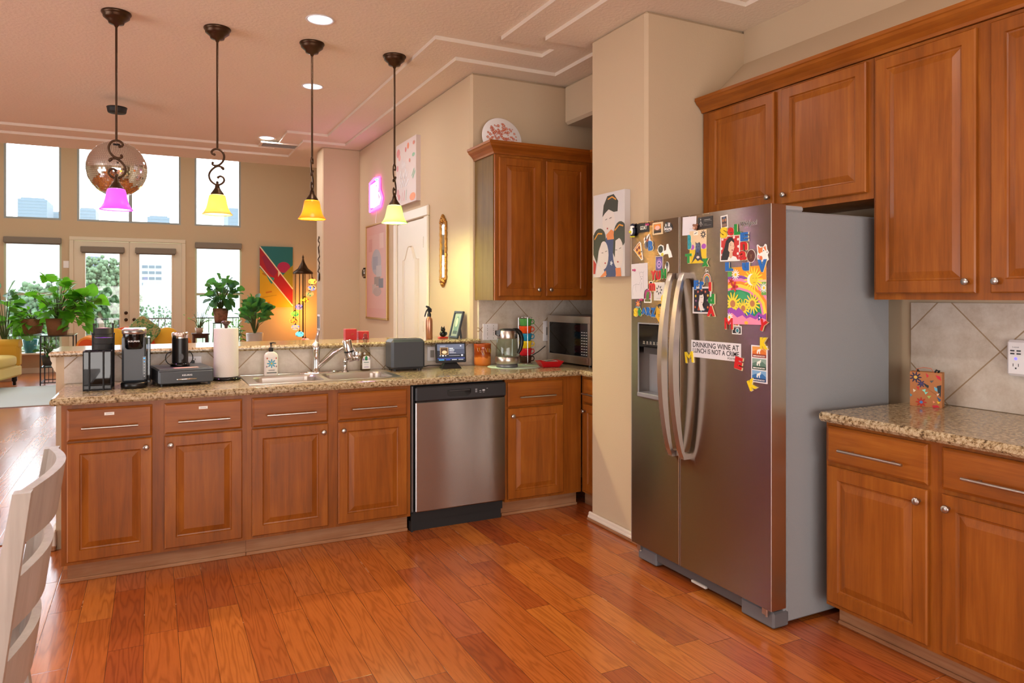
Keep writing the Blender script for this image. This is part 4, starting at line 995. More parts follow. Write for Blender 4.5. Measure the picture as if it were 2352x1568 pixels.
# ------------------------------------------------------------------ on the counter, left to right
CT = .9145
def pod_holder():
    x, y = -.252, 4.30
    t = thing('coffee_caddy', 'black mesh coffee caddy with stepped cup holders at the open end of the counter', 'organizer', (x, y, CT))
    MESH = glassy('fine_black_mesh', '#6c6662', .6)
    fr = MB(); w, d, h = .062, .058, .20
    for a in (-w, w):
        for b in (-d, d): fr.cyl((x+a,y+b,CT), (x+a,y+b,CT+h), .003, 6)
    for z in (CT+.006, CT+.03, CT+h):
        for p, q in (((-w,-d),(w,-d)),((w,-d),(w,d)),((w,d),(-w,d)),((-w,d),(-w,-d))): fr.cyl((x+p[0],y+p[1],z),(x+q[0],y+q[1],z),.003,6)
    fr.box(x-w,y-d,CT,x+w,y+d,CT+.004)
    for a in (-.035,.028): fr.tube([(x+a,y-d-.002,CT+.002),(x+a,y-d-.002,CT+h-.01),(x+a,y-d-.002,CT+h+.004)], [.0045,.0045,.006], 8)
    part('wire_frame', fr, BLACKM, t)
    mm = MB().box(x-w,y-d,CT+.005,x-w+.001,y+d,CT+h).box(x+w-.001,y-d,CT+.005,x+w,y+d,CT+h).box(x-w,y-d,CT+.005,x+w,y-d+.001,CT+h).box(x-w,y+d-.001,CT+.005,x+w,y+d,CT+h)
    part('mesh_basket', mm, MESH, t)
    for i, (yy, r, z1, c) in enumerate(((y+.115, .046, .262, '#6a2cb0'), (y+.205, .042, .310, '#e4a8b0'))):
        M = Matrix.Translation((x+.018-.004*i, yy, CT)) 
        part('cup_tube', MB(M).lathe([(r-.004,.0),(r,.004),(r,z1),(r-.002,z1+.002),(r-.004,z1),(r-.004,.03)], n=24), BLACKM, t)
        part('cup_lid', MB(M).lathe([(r-.005,z1-.012),(r-.005,z1+.001),(.001,z1+.004)], n=24), C(c, .35), t, 'purple lid' if i == 0 else 'pink lid')
        rd = MB(M)
        for s in (-1,1): rd.tube([(s*(r+.004),-.004,.0),(s*(r+.004),-.004,z1+.02)], [.003,.004], 6); rd.sphere((s*(r+.004),-.004,z1+.022), .0055, 8, 6)
        for k in range(5): rd.tube([((r+.001)*math.cos(a),(r+.001)*math.sin(a),z1-.03-.035*k) for a in [2*PI*i_/20 for i_ in range(20)]], .0012, 4, closed=True)
        part('wire_holder', rd, BLACKM, t)
pod_holder()
bg_ = MB(); rr_ = random.Random(4)
P = []; NB = 9
for i in range(NB):
    for j in range(12):
        a = 2*PI*j/12; q = i/(NB-1); rad = .040*(1 if q > .15 else .8) + rr_.uniform(-.007,.007)
        P.append((-.262+rad*math.cos(a)*1.05, 4.298+rad*math.sin(a), CT+.012+.178*q + rr_.uniform(-.004,.004)))
P2 = [(i*12+j, i*12+(j+1)%12, (i+1)*12+(j+1)%12, (i+1)*12+j) for i in range(NB-1) for j in range(12)]
bg_.add(P, P2 + [list(range(12)), list(range((NB-1)*12, NB*12))])
CELLO = mat('pink_cellophane', '#d8a8b4', .12, alpha=.22)
solo('cellophane_bag', bg_, CELLO, 'crumpled clear pinkish bag inside the front mesh basket', 'bag', (-.262, 4.298, CT+.012))
def keurig():
    x, y = -.085, 4.385
    t = thing('coffee_maker', 'slim dark grey pod coffee machine reading KEURIG', 'coffee maker', (x, y, CT))
    part('body', MB().box(x-.058, y-.105, CT+.03, x+.058, y+.12, CT+.275, 0, .010), CHAR, t)
    part('drip_base', MB().lathe([(.060,0),(.064,.004),(.064,.024),(.060,.030),(.001,.031)], (x, y-.085, CT), 28).box(x-.060, y-.085, CT, x+.060, y+.12, CT+.030, 0, .004), BLACK, t)
    hd = MB(); n = 20
    prof = [(.046,.205),(.052,.215),(.054,.285)]
    hd.lathe(prof, (x, y-.075, CT), 28).box(x-.054, y-.075, CT+.205, x+.054, y+.10, CT+.285, 0, .006)
    h = part('brew_head', hd, BLACKG, t)
    M = frameS(x, y-.1295, CT+.248)
    mb = MB(); text_mb(mb, 'KEURIG', fit=(.052, .0085), ext=.0012, off=.02, M=M)
    part('lettering', mb, C('#e8eaee', .3), h)
    part('lid_rim', MB().lathe([(.056,.285),(.059,.290),(.059,.306),(.054,.312),(.001,.313)], (x, y-.075, CT), 28).box(x-.057, y-.075, CT+.285, x+.057, y+.10, CT+.312, 0, .006), mat('champagne_metal', '#a89a94', .28, .9), t)
    part('lid_slot', MB().box(x-.040, y-.1345, CT+.300, x+.040, y-.125, CT+.304), BLACK, t)
    part('water_tank', MB().box(x+.060, y-.06, CT+.02, x+.078, y+.12, CT+.262, 0, .004), glassy('grey_tank', '#8a909a'), t)
    g = MB(frameS(x+.048, y-.106, 0)); g.box(-.008,CT+.045,0,.008,CT+.165,.0015)
    part('control_panel', g, BLACKG, t)
    g = MB(frameS(x+.048, y-.1076, 0))
    for i in range(6): g.box(-.003,CT+.058+.0155*i,0,.003,CT+.061+.0155*i,.0004, 1 if i == 5 else 0)
    g.box(-.004,CT+.152,0,.004,CT+.158,.0004,1)
    part('indicator_lights', g, [C('#c8ccd2'), emis('blue_led', '#4aa0ff', 2)], t)
keurig()
DR = Matrix.Translation((.012, 0, 0)) @ around((.135, 4.42, 0), R(8))
def pod_drawer():
    x, y = .135, 4.42
    t = thing('pod_drawer', 'low dark grey coffee pod drawer reading KEURIG under the milk frother', 'drawer', (x, y, CT))
    part('housing', MB(DR).box(x-.140, y-.150, CT+.012, x+.140, y+.165, CT+.092, 0, .008), CHAR, t)
    part('drawer_front', MB(DR).box(x-.134, y-.158, CT+.014, x+.134, y-.149, CT+.078, 0, .004), CHAR, t)
    part('drawer_gap', MB(DR).box(x-.137, y-.152, CT+.0785, x+.137, y-.1495, CT+.0815), BLACK, t)
    M = DR @ frameS(x, y-.158, CT)
    part('pull', MB(M).tube([(-.048,.036,.0),(-.044,.036,.008),(0,.037,.012),(.044,.036,.008),(.048,.036,0)], .0048, 8), CHROME, t)
    mb = MB(); text_mb(mb, 'KEURIG', fit=(.050, .0085), ext=.0008, off=.02, M=M @ Matrix.Translation((.002,.057,0)))
    part('lettering', mb, C('#e8eaee', .3), t)
    ft = MB(DR)
    for a in (-.12,.12):
        for b in (-.13,.14): ft.lathe([(.008,0),(.008,.013)], (x+a,y+b,CT), 10)
    part('feet', ft, BLACK, t)
pod_drawer()
def frother():
    p = DR @ Vector((.130, 4.43, CT+.0925)); x, y, z = p
    t = thing('milk_frother', 'black ribbed milk frother with a steel lid ring on top of the pod drawer', 'frother', (x, y, z))
    prof = [(.050,0),(.052,.004),(.050,.014),(.044,.018)]
    part('base', MB().lathe(prof + [(.001,.019)], (x,y,z)), BLACKG, t)
    pr = [(.041,.019)]
    for k in range(26): zz = .022+.0052*k; pr += [(.0425,zz),(.0415,zz+.0026)]
    pr += [(.0425,.158)]
    part('ribbed_body', MB().lathe(pr, (x,y,z), 28), BLACK, t)
    part('lid_ring', MB().lathe([(.0430,.158),(.0430,.186),(.040,.190),(.036,.188),(.001,.187)], (x,y,z), 28), CHROME, t)
    g = MB(frameS(x+.006, y-.0432, z+.055)); g.M = g.M @ Matrix.Rotation(R(6),4,'Y'); n = 16
    g.prism([(.011*math.cos(a), .017*math.sin(a)) for a in [2*PI*i/n for i in range(n)]], 0, .0018)
    part('button', g, C('#2c2c30', .3), t)
    part('cord', MB().tube([(x-.045,y+.03,z+.006),(x-.060,y+.035,z+.014),(x-.070,y+.04,z+.028),(x-.073,y+.045,z+.045),(x-.070,y+.05,z+.060),(x-.062,y+.055,z+.071),(x-.045,y+.06,z+.078)], .0028, 6), BLACK, t)
    part('cord', MB().tube([(x+.045,y+.04,z+.078),(x+.058,y+.045,z+.070),(x+.066,y+.05,z+.056),(x+.068,y+.05,z+.038),(x+.063,y+.05,z+.02),(x+.05,y+.04,z+.008)], .0028, 6), BLACK, t)
frother()
q = DR @ Vector((.140, 4.315, CT+.0925))
mb, ms = art_mb(.125, .055, [('l','#5a4444',[(.2,.5),(.32,.52)],.003),('l','#5a4444',[(.5,.5),(.66,.54)],.003)], Matrix.Translation((q.x,q.y,q.z)) @ Matrix.Rotation(R(7),4,'Z'), .0012, '#e0b0aa')
solo('coffee_packet', mb, ms, 'flat pink packet lying on the pod drawer in front of the frother', 'packet', tuple(q))
# paper towel
def towel():
    x, y = .385, 4.465
    t = thing('paper_towel_holder', 'paper towel holder with a dark round base and metal knob, left of the sink', 'paper towel holder', (x, y, CT))
    part('base', MB().lathe([(.078,0),(.082,.004),(.082,.010),(.070,.016),(.001,.018)], (x,y,CT), 36), BLACKG, t)
    part('rod', MB().cyl((x,y,CT+.015),(x,y,CT+.315),.006,10), BRONZE, t)
    part('knob', MB().lathe([(.008,.300),(.010,.306),(.009,.312),(.018,.322),(.026,.330),(.027,.334),(.018,.341),(.001,.344)], (x,y,CT), 24), mat('dark_polished_bronze', '#5a4a44', .12, 1), t)
    r = MB().lathe([(.020,.019),(.0665,.019),(.0675,.022),(.0675,.296),(.0665,.299),(.020,.299),(.020,.019)], (x,y,CT), 40, cap=False)
    solo('paper_towel_roll', r, wall_mat('paper_towel', '#eee8e4', .3, 200), 'white paper towel roll standing on the dark round holder', 'paper towels', (x, y, CT+.019))
towel()
def soap():
    x, y = .648, 4.60; z = CT+.004
    t = thing('soap_pump', 'patterned hand soap pump bottle with black pump behind the left sink bowl', 'soap dispenser', (x, y, z))
    y -= .045
    t.location = (x, y, z)
    w, d = .040, .026
    P = [(w*math.cos(a)*(1 if abs(math.cos(a)) < .999 else 1), d*math.sin(a)) for a in [2*PI*i/28 for i in range(28)]]
    P = [(w*abs(math.cos(a))**.6*math.copysign(1,math.cos(a)), d*abs(math.sin(a))**.6*math.copysign(1,math.sin(a))) for a in [2*PI*i/28+.01 for i in range(28)]]
    mb = MB(Matrix.Translation((x,y,z))); loops = [(1,0),(1,.115),(.96,.124),(.8,.134),(.55,.141),(.36,.144)]
    n = len(P); vs = [(a*s, b*s if s > .6 else b*s*1.4, h) for s, h in loops for a, b in P]
    mb.add(vs, [(k*n+i, k*n+(i+1)%n, (k+1)*n+(i+1)%n, (k+1)*n+i) for k in range(len(loops)-1) for i in range(n)], 0, True)
    mb.add([vs[i] for i in range(n)], [list(range(n))]); mb.add(vs[-n:], [list(range(n))])
    b = part('bottle', mb, mat('milky_bottle', '#e8e4dc', .2), t)
    M = frameS(x, y-d-.0005, z+.060)
    a, ms = art_mb(.064, .106, [('f','#3a92b4',.5,.62,.44,8,'#e8b838'),('f','#7cc0d0',.5,.62,.28,8,'#e8b838'),('f','#d8702c',.1,.92,.10,6,'#7a3a6a'),('f','#d8702c',.92,.92,.10,6,'#7a3a6a'),('f','#7a4a6c',.06,.45,.10,6,'#d8b08a'),('f','#7a4a6c',.94,.45,.10,6,'#d8b08a'),('l','#5a5458',[(.2,.25),(.8,.25)],.003),('l','#8a8488',[(.25,.2),(.75,.2)],.0015),('r','#3c4a44',.05,.07,.95,.12)], M, .0006, '#ece6e0')
    part('label', a, ms, b)
    part('pump', MB().lathe([(.013,.144),(.014,.150),(.014,.166),(.008,.168),(.004,.170),(.004,.190),(.007,.192),(.007,.199),(.001,.200)], (x,y,z), 16).tube([(x,y,z+.196),(x+.014,y-.004,z+.197),(x+.028,y-.008,z+.194)], [.004,.0035,.003], 8), BLACK, t)
soap()
def dish_soap():
    x, y = 1.235, 4.565; z = CT+.004
    t = thing('dish_soap_bottle', 'clear dish soap bottle with a white, green and purple label behind the right sink bowl', 'bottle', (x, y, z))
    CL = glassy('clear_plastic', '#e8e6de')
    prof = [(.030,0),(.034,.004),(.033,.04),(.031,.08),(.035,.10),(.034,.12),(.027,.145),(.020,.165),(.012,.178),(.012,.19)]
    b = part('bottle', MB().lathe(prof, (x,y,z), 28, sx=1.0, sy=.62), CL, t)
    part('liquid', MB().lathe([(.029,.002),(.032,.006),(.031,.04),(.029,.08),(.032,.10),(.031,.118)], (x,y,z), 28, sx=1, sy=.58), glassy('pale_soap', '#e8dcc4'), t)
    part('cap', MB().lathe([(.014,.188),(.016,.192),(.018,.21),(.012,.215),(.011,.225),(.013,.228),(.010,.236),(.001,.238)], (x,y,z), 20), glassy('clear_cap', '#e0dee0'), t)
    M = frameS(x, y-.0235, z+.055)
    a, ms = art_mb(.052, .085, [('f','#7a4a9a',.14,.72,.16,6,'#b89ac8'),('f','#a07cb8',.88,.74,.14,6,'#e0d0e8'),('p','#1e8a50',[(.5,1.02),(.68,.84),(.66,.7),(.5,.62),(.34,.7),(.32,.84)]),('r','#1e6a4a',.3,.66,.7,.72),('l','#2c6a5a',[(.18,.5),(.82,.5)],.004),('l','#9a9aa0',[(.2,.38),(.8,.38)],.001),('l','#9a9aa0',[(.2,.3),(.8,.3)],.001),('r','#7a5a9a',.2,.12,.8,.16)], M, .0008, '#f2f0ee', outline=[(0,0),(1,0),(1,.7),(.85,.95),(.5,1.0),(.15,.95),(0,.7)])
    part('label', a, ms, b)
dish_soap()
def toaster():
    x0, x1, y0, y1, z0, z1 = 1.375, 1.604, 4.448, 4.594, CT+.010, 1.118
    t = thing('toaster', 'matte dark grey toaster seen from its broad side, right of the sink', 'toaster', ((x0+x1)/2, (y0+y1)/2, CT))
    part('body', MB().box(x0, y0, z0, x1, y1, z1, 0, .016), CHAR, t)
    part('slot_plate', MB().box(x0+.02, y0+.025, z1, x1-.02, y1-.025, z1+.004, 0, .001), mat('dark_steel', '#8a8d90', .3, .9), t)
    for b in (.045, .085): part('slot', MB().box(x0+.03, y0+b, z1+.0042, x1-.03, y0+b+.016, z1+.0052), BLACK, t)
    part('lever', MB().box(x1, y0+.06, z1-.05, x1+.012, y0+.09, z1-.035, 0, .003), BLACK, t)
    ft = MB()
    for a in (x0+.03, x1-.03):
        for b in (y0+.025, y1-.025): ft.lathe([(.011,0),(.011,.011)], (a,b,CT), 10)
    part('feet', ft, BLACK, t)
toaster()
def smart_display():
    x, y = 1.80, 4.50
    t = thing('smart_display', 'black smart display playing music on a slanted stand', 'smart display', (x, y, CT))
    M = around((x, y, 0), R(-6)) @ Matrix.Translation((x, y-.02, CT+.105)) @ Matrix.Rotation(R(-8), 4, 'X') @ frameS(0,0,0)
    s = part('bezel', MB(M).prism([(.105*c_[0], .066*c_[1]) for c_ in ((-1,-.9),(-.95,-1),(.95,-1),(1,-.9),(1,.9),(.95,1),(-.95,1),(-1,.9))], -.016, .0), BLACK, t)
    sh = [('r','#1c2230',0,0,1,1),('r','#5c6478',.0,.62,1,1),('r','#454c60',.3,.4,1,.7),('r','#b89a6a',.10,.36,.40,.80),('r','#4a3420',.12,.38,.38,.78),('e','#d8b890',.26,.52,.09,.1),('r','#3a4a90',.0,.12,1,.17),
      ('l','#f4f4f8',[(.44,.74),(.58,.74)],.005),('l','#f4f4f8',[(.44,.64),(.62,.64)],.0045),('l','#c8c8d0',[(.44,.54),(.60,.54)],.003),('l','#c8c8d0',[(.44,.47),(.68,.47)],.002),('l','#e8e8ee',[(.42,.31),(.82,.31)],.0014),('e','#e8e8ee',.10,.31,.02,.03),('e','#f4f4f8',.2,.31,.03,.045),('e','#e8e8ee',.3,.31,.02,.03),('e','#c8ccd8',.9,.32,.04,.055),('e','#c8ccd8',.86,.88,.03,.045),('r','#9aa0b0',.10,.86,.3,.9),
      ('r','#48a8e0',.05,.04,.24,.09),('r','#2a48b8',.3,.04,.46,.09),('r','#a8b0b8',.52,.04,.70,.09),('r','#98a0a8',.76,.04,.94,.09)]
    a, ms = art_mb(.190, .112, sh, M @ Matrix.Translation((0,.002,.0005)), .0003, '#10121a')
    for m_ in ms:     # a lit screen gives off light
        if not m_.name.startswith('screen_'):
            m2 = m_.copy(); m2.name = 'screen_' + m_.name; b_ = m2.node_tree.nodes['Principled BSDF']
            b_.inputs['Emission Color'].default_value = b_.inputs['Base Color'].default_value; b_.inputs['Emission Strength'].default_value = .8
            ms[ms.index(m_)] = m2
    part('screen', a, ms, s)
    N = around((x, y, 0), R(-6))
    st = MB(N); st.add([(x-.068,y-.05,CT),(x+.068,y-.05,CT),(x+.062,y+.05,CT),(x-.062,y+.05,CT),(x-.038,y-.012,CT+.043),(x+.038,y-.012,CT+.043),(x+.038,y+.02,CT+.043),(x-.038,y+.02,CT+.043)], [(0,1,2,3),(4,5,6,7),(0,1,5,4),(1,2,6,5),(2,3,7,6),(3,0,4,7)])
    part('stand', st, BLACKM, t)
smart_display()
def jar():
    x, y = 2.075, 4.58
    t = thing('clay_jar', 'glazed orange-brown clay utensil jar with brushed yellow streaks', 'jar', (x, y, CT))
    m = mat('glazed_clay', '#b85a1e', .12); n_ = NT(m)
    tc_ = n_.n('ShaderNodeTexCoord'); s_ = n_.n('ShaderNodeSeparateXYZ'); n_.l(tc_.outputs['Object'], s_.inputs[0])
    nz = n_.noise(n_.coord((30,30,30)), 1, 2)
    f = n_.math('ADD', n_.math('DIVIDE', s_.outputs['Z'], .15), n_.math('MULTIPLY', n_.math('SUBTRACT', nz, .5), .25))
    n_.l(n_.ramp(f, [(0,'#c8702c'),(.38,'#d8803a'),(.42,'#a8521c'),(.56,'#8c3a12'),(1,'#9a4418')]), n_.b.inputs['Base Color'])
    part('body', MB().lathe([(.054,0),(.059,.006),(.061,.02),(.060,.08),(.061,.12),(.062,.150),(.060,.153),(.056,.150),(.054,.10),(.053,.01),(.001,.008)], (x,y,CT), 32), m, t)
    st = MB(); rg = random.Random(2)
    for i in range(9):
        a = R(-150 + i*14); a2 = a+.14; z = .080+rg.uniform(0,.02)
        st.tube([(x+.0620*math.cos(a),y+.0620*math.sin(a),CT+z+.028),(x+.0622*math.cos((a+a2)/2),y+.0622*math.sin((a+a2)/2),CT+z+.012),(x+.0620*math.cos(a2),y+.0620*math.sin(a2),CT+z)], .0016, 5, mi=i % 2)
    part('brush_strokes', st, [C('#d8b48a', .2), C('#d8a82c', .2)], t)
jar()
mt = MB(); mt.lathe([(.185,0),(.187,.0012),(.185,.0025),(.001,.0025)], (2.235, 4.40, CT), 48, sy=.95)
MM = mat('woven_mint', '#b4c4b4', .8); n_ = NT(MM); n_.bump(n_.noise(n_.coord((1,1,1)), 160, 2), .8, .004)
solo('placemat', mt, MM, 'round pale green woven mat under the glass kettle', 'placemat', (2.235, 4.40, CT))
def kettle():
    x, y, z = 2.16, 4.36, CT+.003
    t = thing('electric_kettle', 'glass electric kettle with steel collar and black handle on the round mat', 'kettle', (x, y, z))
    part('power_base', MB().lathe([(.072,0),(.074,.004),(.073,.018),(.070,.022),(.001,.022)], (x,y,z), 36), C('#6a6c70', .3, .5), t)
    part('steel_foot', MB().lathe([(.070,.023),(.079,.030),(.079,.070),(.077,.072),(.001,.072)], (x,y,z), 40), STEEL2, t)
    part('glass_body', MB().lathe([(.077,.073),(.078,.10),(.075,.15),(.068,.19),(.066,.198)], (x,y,z), 40, cap=False), GLASSG, t)
    part('water_level_tube', MB().cyl((x+.03,y-.02,z+.075),(x+.03,y-.02,z+.19),.004,8), C('#b8bcc0', .3, .6), t)
    part('steel_collar', MB().lathe([(.067,.196),(.069,.200),(.062,.245),(.058,.250)], (x,y,z), 40, cap=False), STEEL2, t)
    part('lid', MB().lathe([(.059,.246),(.060,.252),(.052,.258),(.030,.263),(.001,.264)], (x,y,z), 36), C('#4a4c50', .25, .7), t)
    part('spout', MB().prism([(x-.046,y-.028),(x-.086,y-.010),(x-.090,y),(x-.086,y+.010),(x-.046,y+.028)], z+.222, z+.250).add([(x-.052,y-.02,z+.20),(x-.086,y-.01,z+.224),(x-.086,y+.01,z+.224),(x-.052,y+.02,z+.20)], [(0,1,2,3)]), BLACK, t)
    part('handle', MB().tube([(x+.045,y,z+.252),(x+.075,y,z+.250),(x+.100,y,z+.230),(x+.112,y,z+.195),(x+.112,y,z+.155),(x+.100,y,z+.115),(x+.084,y,z+.090)], [.012,.015,.016,.015,.014,.013,.010], 10), BLACK, t)
kettle()
def mugs():
    x, y = 2.375, 4.50
    t = thing('mug_tower_rack', 'chrome wire mug rack behind the kettle', 'rack', (x, y, CT+.003))
    fr = MB().tube([(x+.055*math.cos(a),y+.055*math.sin(a),CT+.006) for a in [2*PI*i/28 for i in range(28)]], .003, 6, closed=True)
    for a in (R(20),R(140),R(260)): fr.tube([(x+.053*math.cos(a),y+.053*math.sin(a),CT+.006),(x+.050*math.cos(a),y+.050*math.sin(a),CT+.335)], .0022, 6)
    fr.tube([(x+.050*math.cos(a),y+.050*math.sin(a),CT+.335) for a in [2*PI*i/28 for i in range(28)]], .0022, 6, closed=True)
    part('wire_frame', fr, CHROME, t)
    cols = [('#38180f','dark brown'),('#c01c28','crimson red'),('#e0bc1c','yellow'),('#1c86b0','blue'),('#d84c18','orange'),('#4c9448','green')]
    for i, (c, nm) in enumerate(cols):
        z = CT+.012 + i*.0525
        m = thing('mug', '%s mug, %s in the wire tower behind the kettle' % (nm, ['at the bottom','second from the bottom','third from the bottom','third from the top','second from the top','at the top'][i]), 'mug', (x, y, z), 'stacked coloured mugs')
        part('cup', MB().lathe([(.036,0),(.040,.004),(.0455,.046),(.0465,.051),(.045,.0515),(.043,.046),(.038,.006),(.001,.005)], (x,y,z), 28), C(c, .15), m)
        part('handle', MB().tube([(x+.043,y-.008,z+.042),(x+.060,y-.010,z+.043),(x+.066,y-.011,z+.030),(x+.062,y-.010,z+.016),(x+.041,y-.008,z+.012)], .0038, 7), C(c, .15), m)
mugs()
def tray():
    M = around((2.44,4.27,0), R(-8)); x, y = 2.44, 4.27
    a = MB(M); b0, b1, h = (.058,.040), (.085,.060), .042
    lo = [(x-b0[0],y-b0[1]),(x+b0[0],y-b0[1]),(x+b0[0],y+b0[1]),(x-b0[0],y+b0[1])]; hi = [(x-b1[0],y-b1[1]),(x+b1[0],y-b1[1]),(x+b1[0],y+b1[1]),(x-b1[0],y+b1[1])]
    vs = [(p[0],p[1],CT+.001) for p in lo] + [(p[0],p[1],CT+h) for p in hi] + [(x+(p[0]-x)*.95,y+(p[1]-y)*.93,CT+h) for p in hi] + [(x+(p[0]-x)*.93,y+(p[1]-y)*.9,CT+.005) for p in lo]
    fs = [(0,1,2,3)] + [(k*4+i, k*4+(i+1)%4, (k+1)*4+(i+1)%4, (k+1)*4+i) for k in range(3) for i in range(4)] + [(12,13,14,15)]
    a.add(vs, fs)
    solo('red_dish', a, C('#b8141c', .25), 'small red rectangular dish in front of the microwave', 'dish', (x, y, CT+.001))
    for i, (dx, dy, rt, c) in enumerate(((-.015,-.01,10,'#d8d0c0'),(.018,.008,-14,'#c4ccc8'),(.0,.018,30,'#b8a890'))):
        P = Matrix.Translation((x+dx,y+dy,CT+.032+.006*i)) @ Matrix.Rotation(R(rt),4,'Z') @ Matrix.Rotation(R(6-5*i),4,'X')
        mb, ms = art_mb(.085, .05, [('l','#8a8c90',[(.1,.3),(.9,.3)],.002),('l','#7a8c84',[(.1,.6),(.7,.6)],.003)], P, .002, c)
        solo('sugar_packet', mb, ms, 'paper sweetener packet in the red dish, %s of the pile' % ['bottom','middle','top'][i], 'packet', (x+dx,y+dy,CT+.03), 'packets in the red dish')
tray()
def microwave():
    x0, y0, y1, z0, z1 = 2.625, 4.068, 4.592, .930, 1.262
    M = around((x0, 4.33, 0), R(3.5))
    t = thing('microwave', 'stainless countertop microwave standing in the corner, facing left', 'microwave', (x0+.18, 4.33, CT))
    part('case', MB(M).box(x0+.014, y0, z0, x0+.36, y1, z1, 0, .004), C('#5a5a5c', .3, .7), t)
    fr = MB(M); fr.box(x0, y0, z0, x0+.014, y1, z0+.055, 0, .002).box(x0, y0, z1-.050, x0+.014, y1, z1, 0, .002).box(x0, y1-.018, z0+.055, x0+.014, y1, z1-.05).box(x0, y0, z0+.055, x0+.014, y0+.028, z1-.05)
    part('door_frame', fr, STEEL2, t)
    part('door_window', MB(M).box(x0+.003, y0+.118, z0+.055, x0+.014, y1-.018, z1-.05), BLACKG, t)
    part('control_panel', MB(M).box(x0+.002, y0+.028, z0+.055, x0+.014, y0+.116, z1-.05), C('#242426', .2), t)
    g = MB(M @ frameW(x0+.0019, 0, 0))
    for r in range(9):
        for c in range(3): g.box(-(y0+.104)+c*.026, z0+.066+r*.019, 0, -(y0+.104)+c*.026+.016, z0+.071+r*.019, .0005)
    part('key_legends', g, C('#a8a8a4'), t)
    part('door_button', MB(M).box(x0-.002, y0+.032, z0+.012, x0, y0+.108, z0+.046, 0, .001), STEEL2, t)
    ft = MB(M)
    for a in (.03,.33):
        for b in (y0+.04, y1-.04): ft.lathe([(.012,0),(.012,.017)], (x0+a,b,CT), 10)
    part('feet', ft, BLACK, t)
microwave()
solo('appliance_cord', MB().tube([(2.40,4.640,1.0),(2.43,4.63,.955),(2.50,4.635,.962),(2.56,4.64,.99),(2.62,4.645,1.03)], .0032, 6), BLACK, 'black cord hanging along the tiles between the mugs and the microwave', 'cord', (2.40, 4.64, .95))
solo('appliance_cord', MB().tube([(1.63,4.60,CT+.004),(1.69,4.62,CT+.012),(1.76,4.62,CT+.010),(1.83,4.60,CT+.004)], .003, 6), BLACK, 'black cord lying between the toaster and the smart display', 'cord', (1.63, 4.60, CT))

# outlets and switches
def plate(name, label, M, w, h, holes_=None, loc=(0,0,0), cat='outlet'):
    mb = MB(M); mb.box(-w/2,-h/2,0,w/2,h/2,.006,0,.002)
    for hh in (holes_ or []): mb.box(hh[0]-hh[2]/2, hh[1]-hh[3]/2, .006, hh[0]+hh[2]/2, hh[1]+hh[3]/2, .0068, 1)
    p = M @ Vector((0,0,0))
    return solo(name, mb, [WHITEPL, C('#9a9894')], label, cat, tuple(p))
p = at(1126, 762, 4.65)
plate('outlet_plate', 'white double outlet plate on the tiles left of the kettle', frameS(p.x, 4.652, p.z), .118, .118, [(s*.024, k, .004, .008) for s in (-1,1) for k in (-.044,-.020,-.008,.012,.026,.044)])
p = at(438, 832, 4.65)
o = plate('outlet_plate', 'white outlet plate on the tiles behind the milk frother', frameS(p.x, 4.649, p.z), .118, .072, [(s*.024, k, .005, .010) for s in (-1,1) for k in (-.018,.018)])
part('plug', MB(frameS(p.x, 4.643, p.z)).box(-.036,-.02,0,-.012,.008,.02,0,.003).box(.002,-.012,0,.020,.014,.022,0,.003), BLACK, o)
p = at(992, 812, 4.65)
plate('outlet_plate', 'white switch plate on the tiles between the toaster and the smart display', frameS(p.x, 4.649, p.z), .07, .10, [(0,0,.028,.05)])
p = at(1252, 760, 4.65)
plate('outlet_plate', 'white outlet plate on the tiles partly behind the microwave', frameS(p.x+.02, 4.652, p.z), .075, .15, [(0,0,.03,.06)])
# usb charging outlet on the right
def usb():
    y, z = 1.625, 1.150
    t = thing('usb_outlet', 'chunky white wall charger with usb ports on the right-hand tiles', 'outlet', (3.177, y, z))
    part('body', MB().box(3.135, y-.085, z-.075, 3.177, y+.083, z+.072, 0, .010), WHITEPL, t)
    g = MB(frameW(3.1348, y, z))
    for u in (-.058,-.034):
        for v in (.028,.016): g.box(u-.008, v-.003, 0, u+.008, v+.003, .0006)
    for u in (-.055,-.035): g.box(u-.0012,-.036,0,u+.0012,-.024,.0006)
    g.box(-.048,-.046,0,-.042,-.040,.0006)
    part('ports', g, C('#3a3a40'), t)
    lt = MB(frameW(3.1348, y, z)); lt.lathe([(.006,0),(.006,.0008),(.001,.001)], (-.045,-.004,0), 12)
    part('indicator_light', lt, emis('violet_led', '#8a7cff', 1.5), t)
    x = MB(); text_mb(x, 'Lvetek', fit=(.026,.006), ext=.0004, M=frameW(3.1348, y+.045, z+.043)); part('lettering', x, C('#8a8a92'), t)
usb()
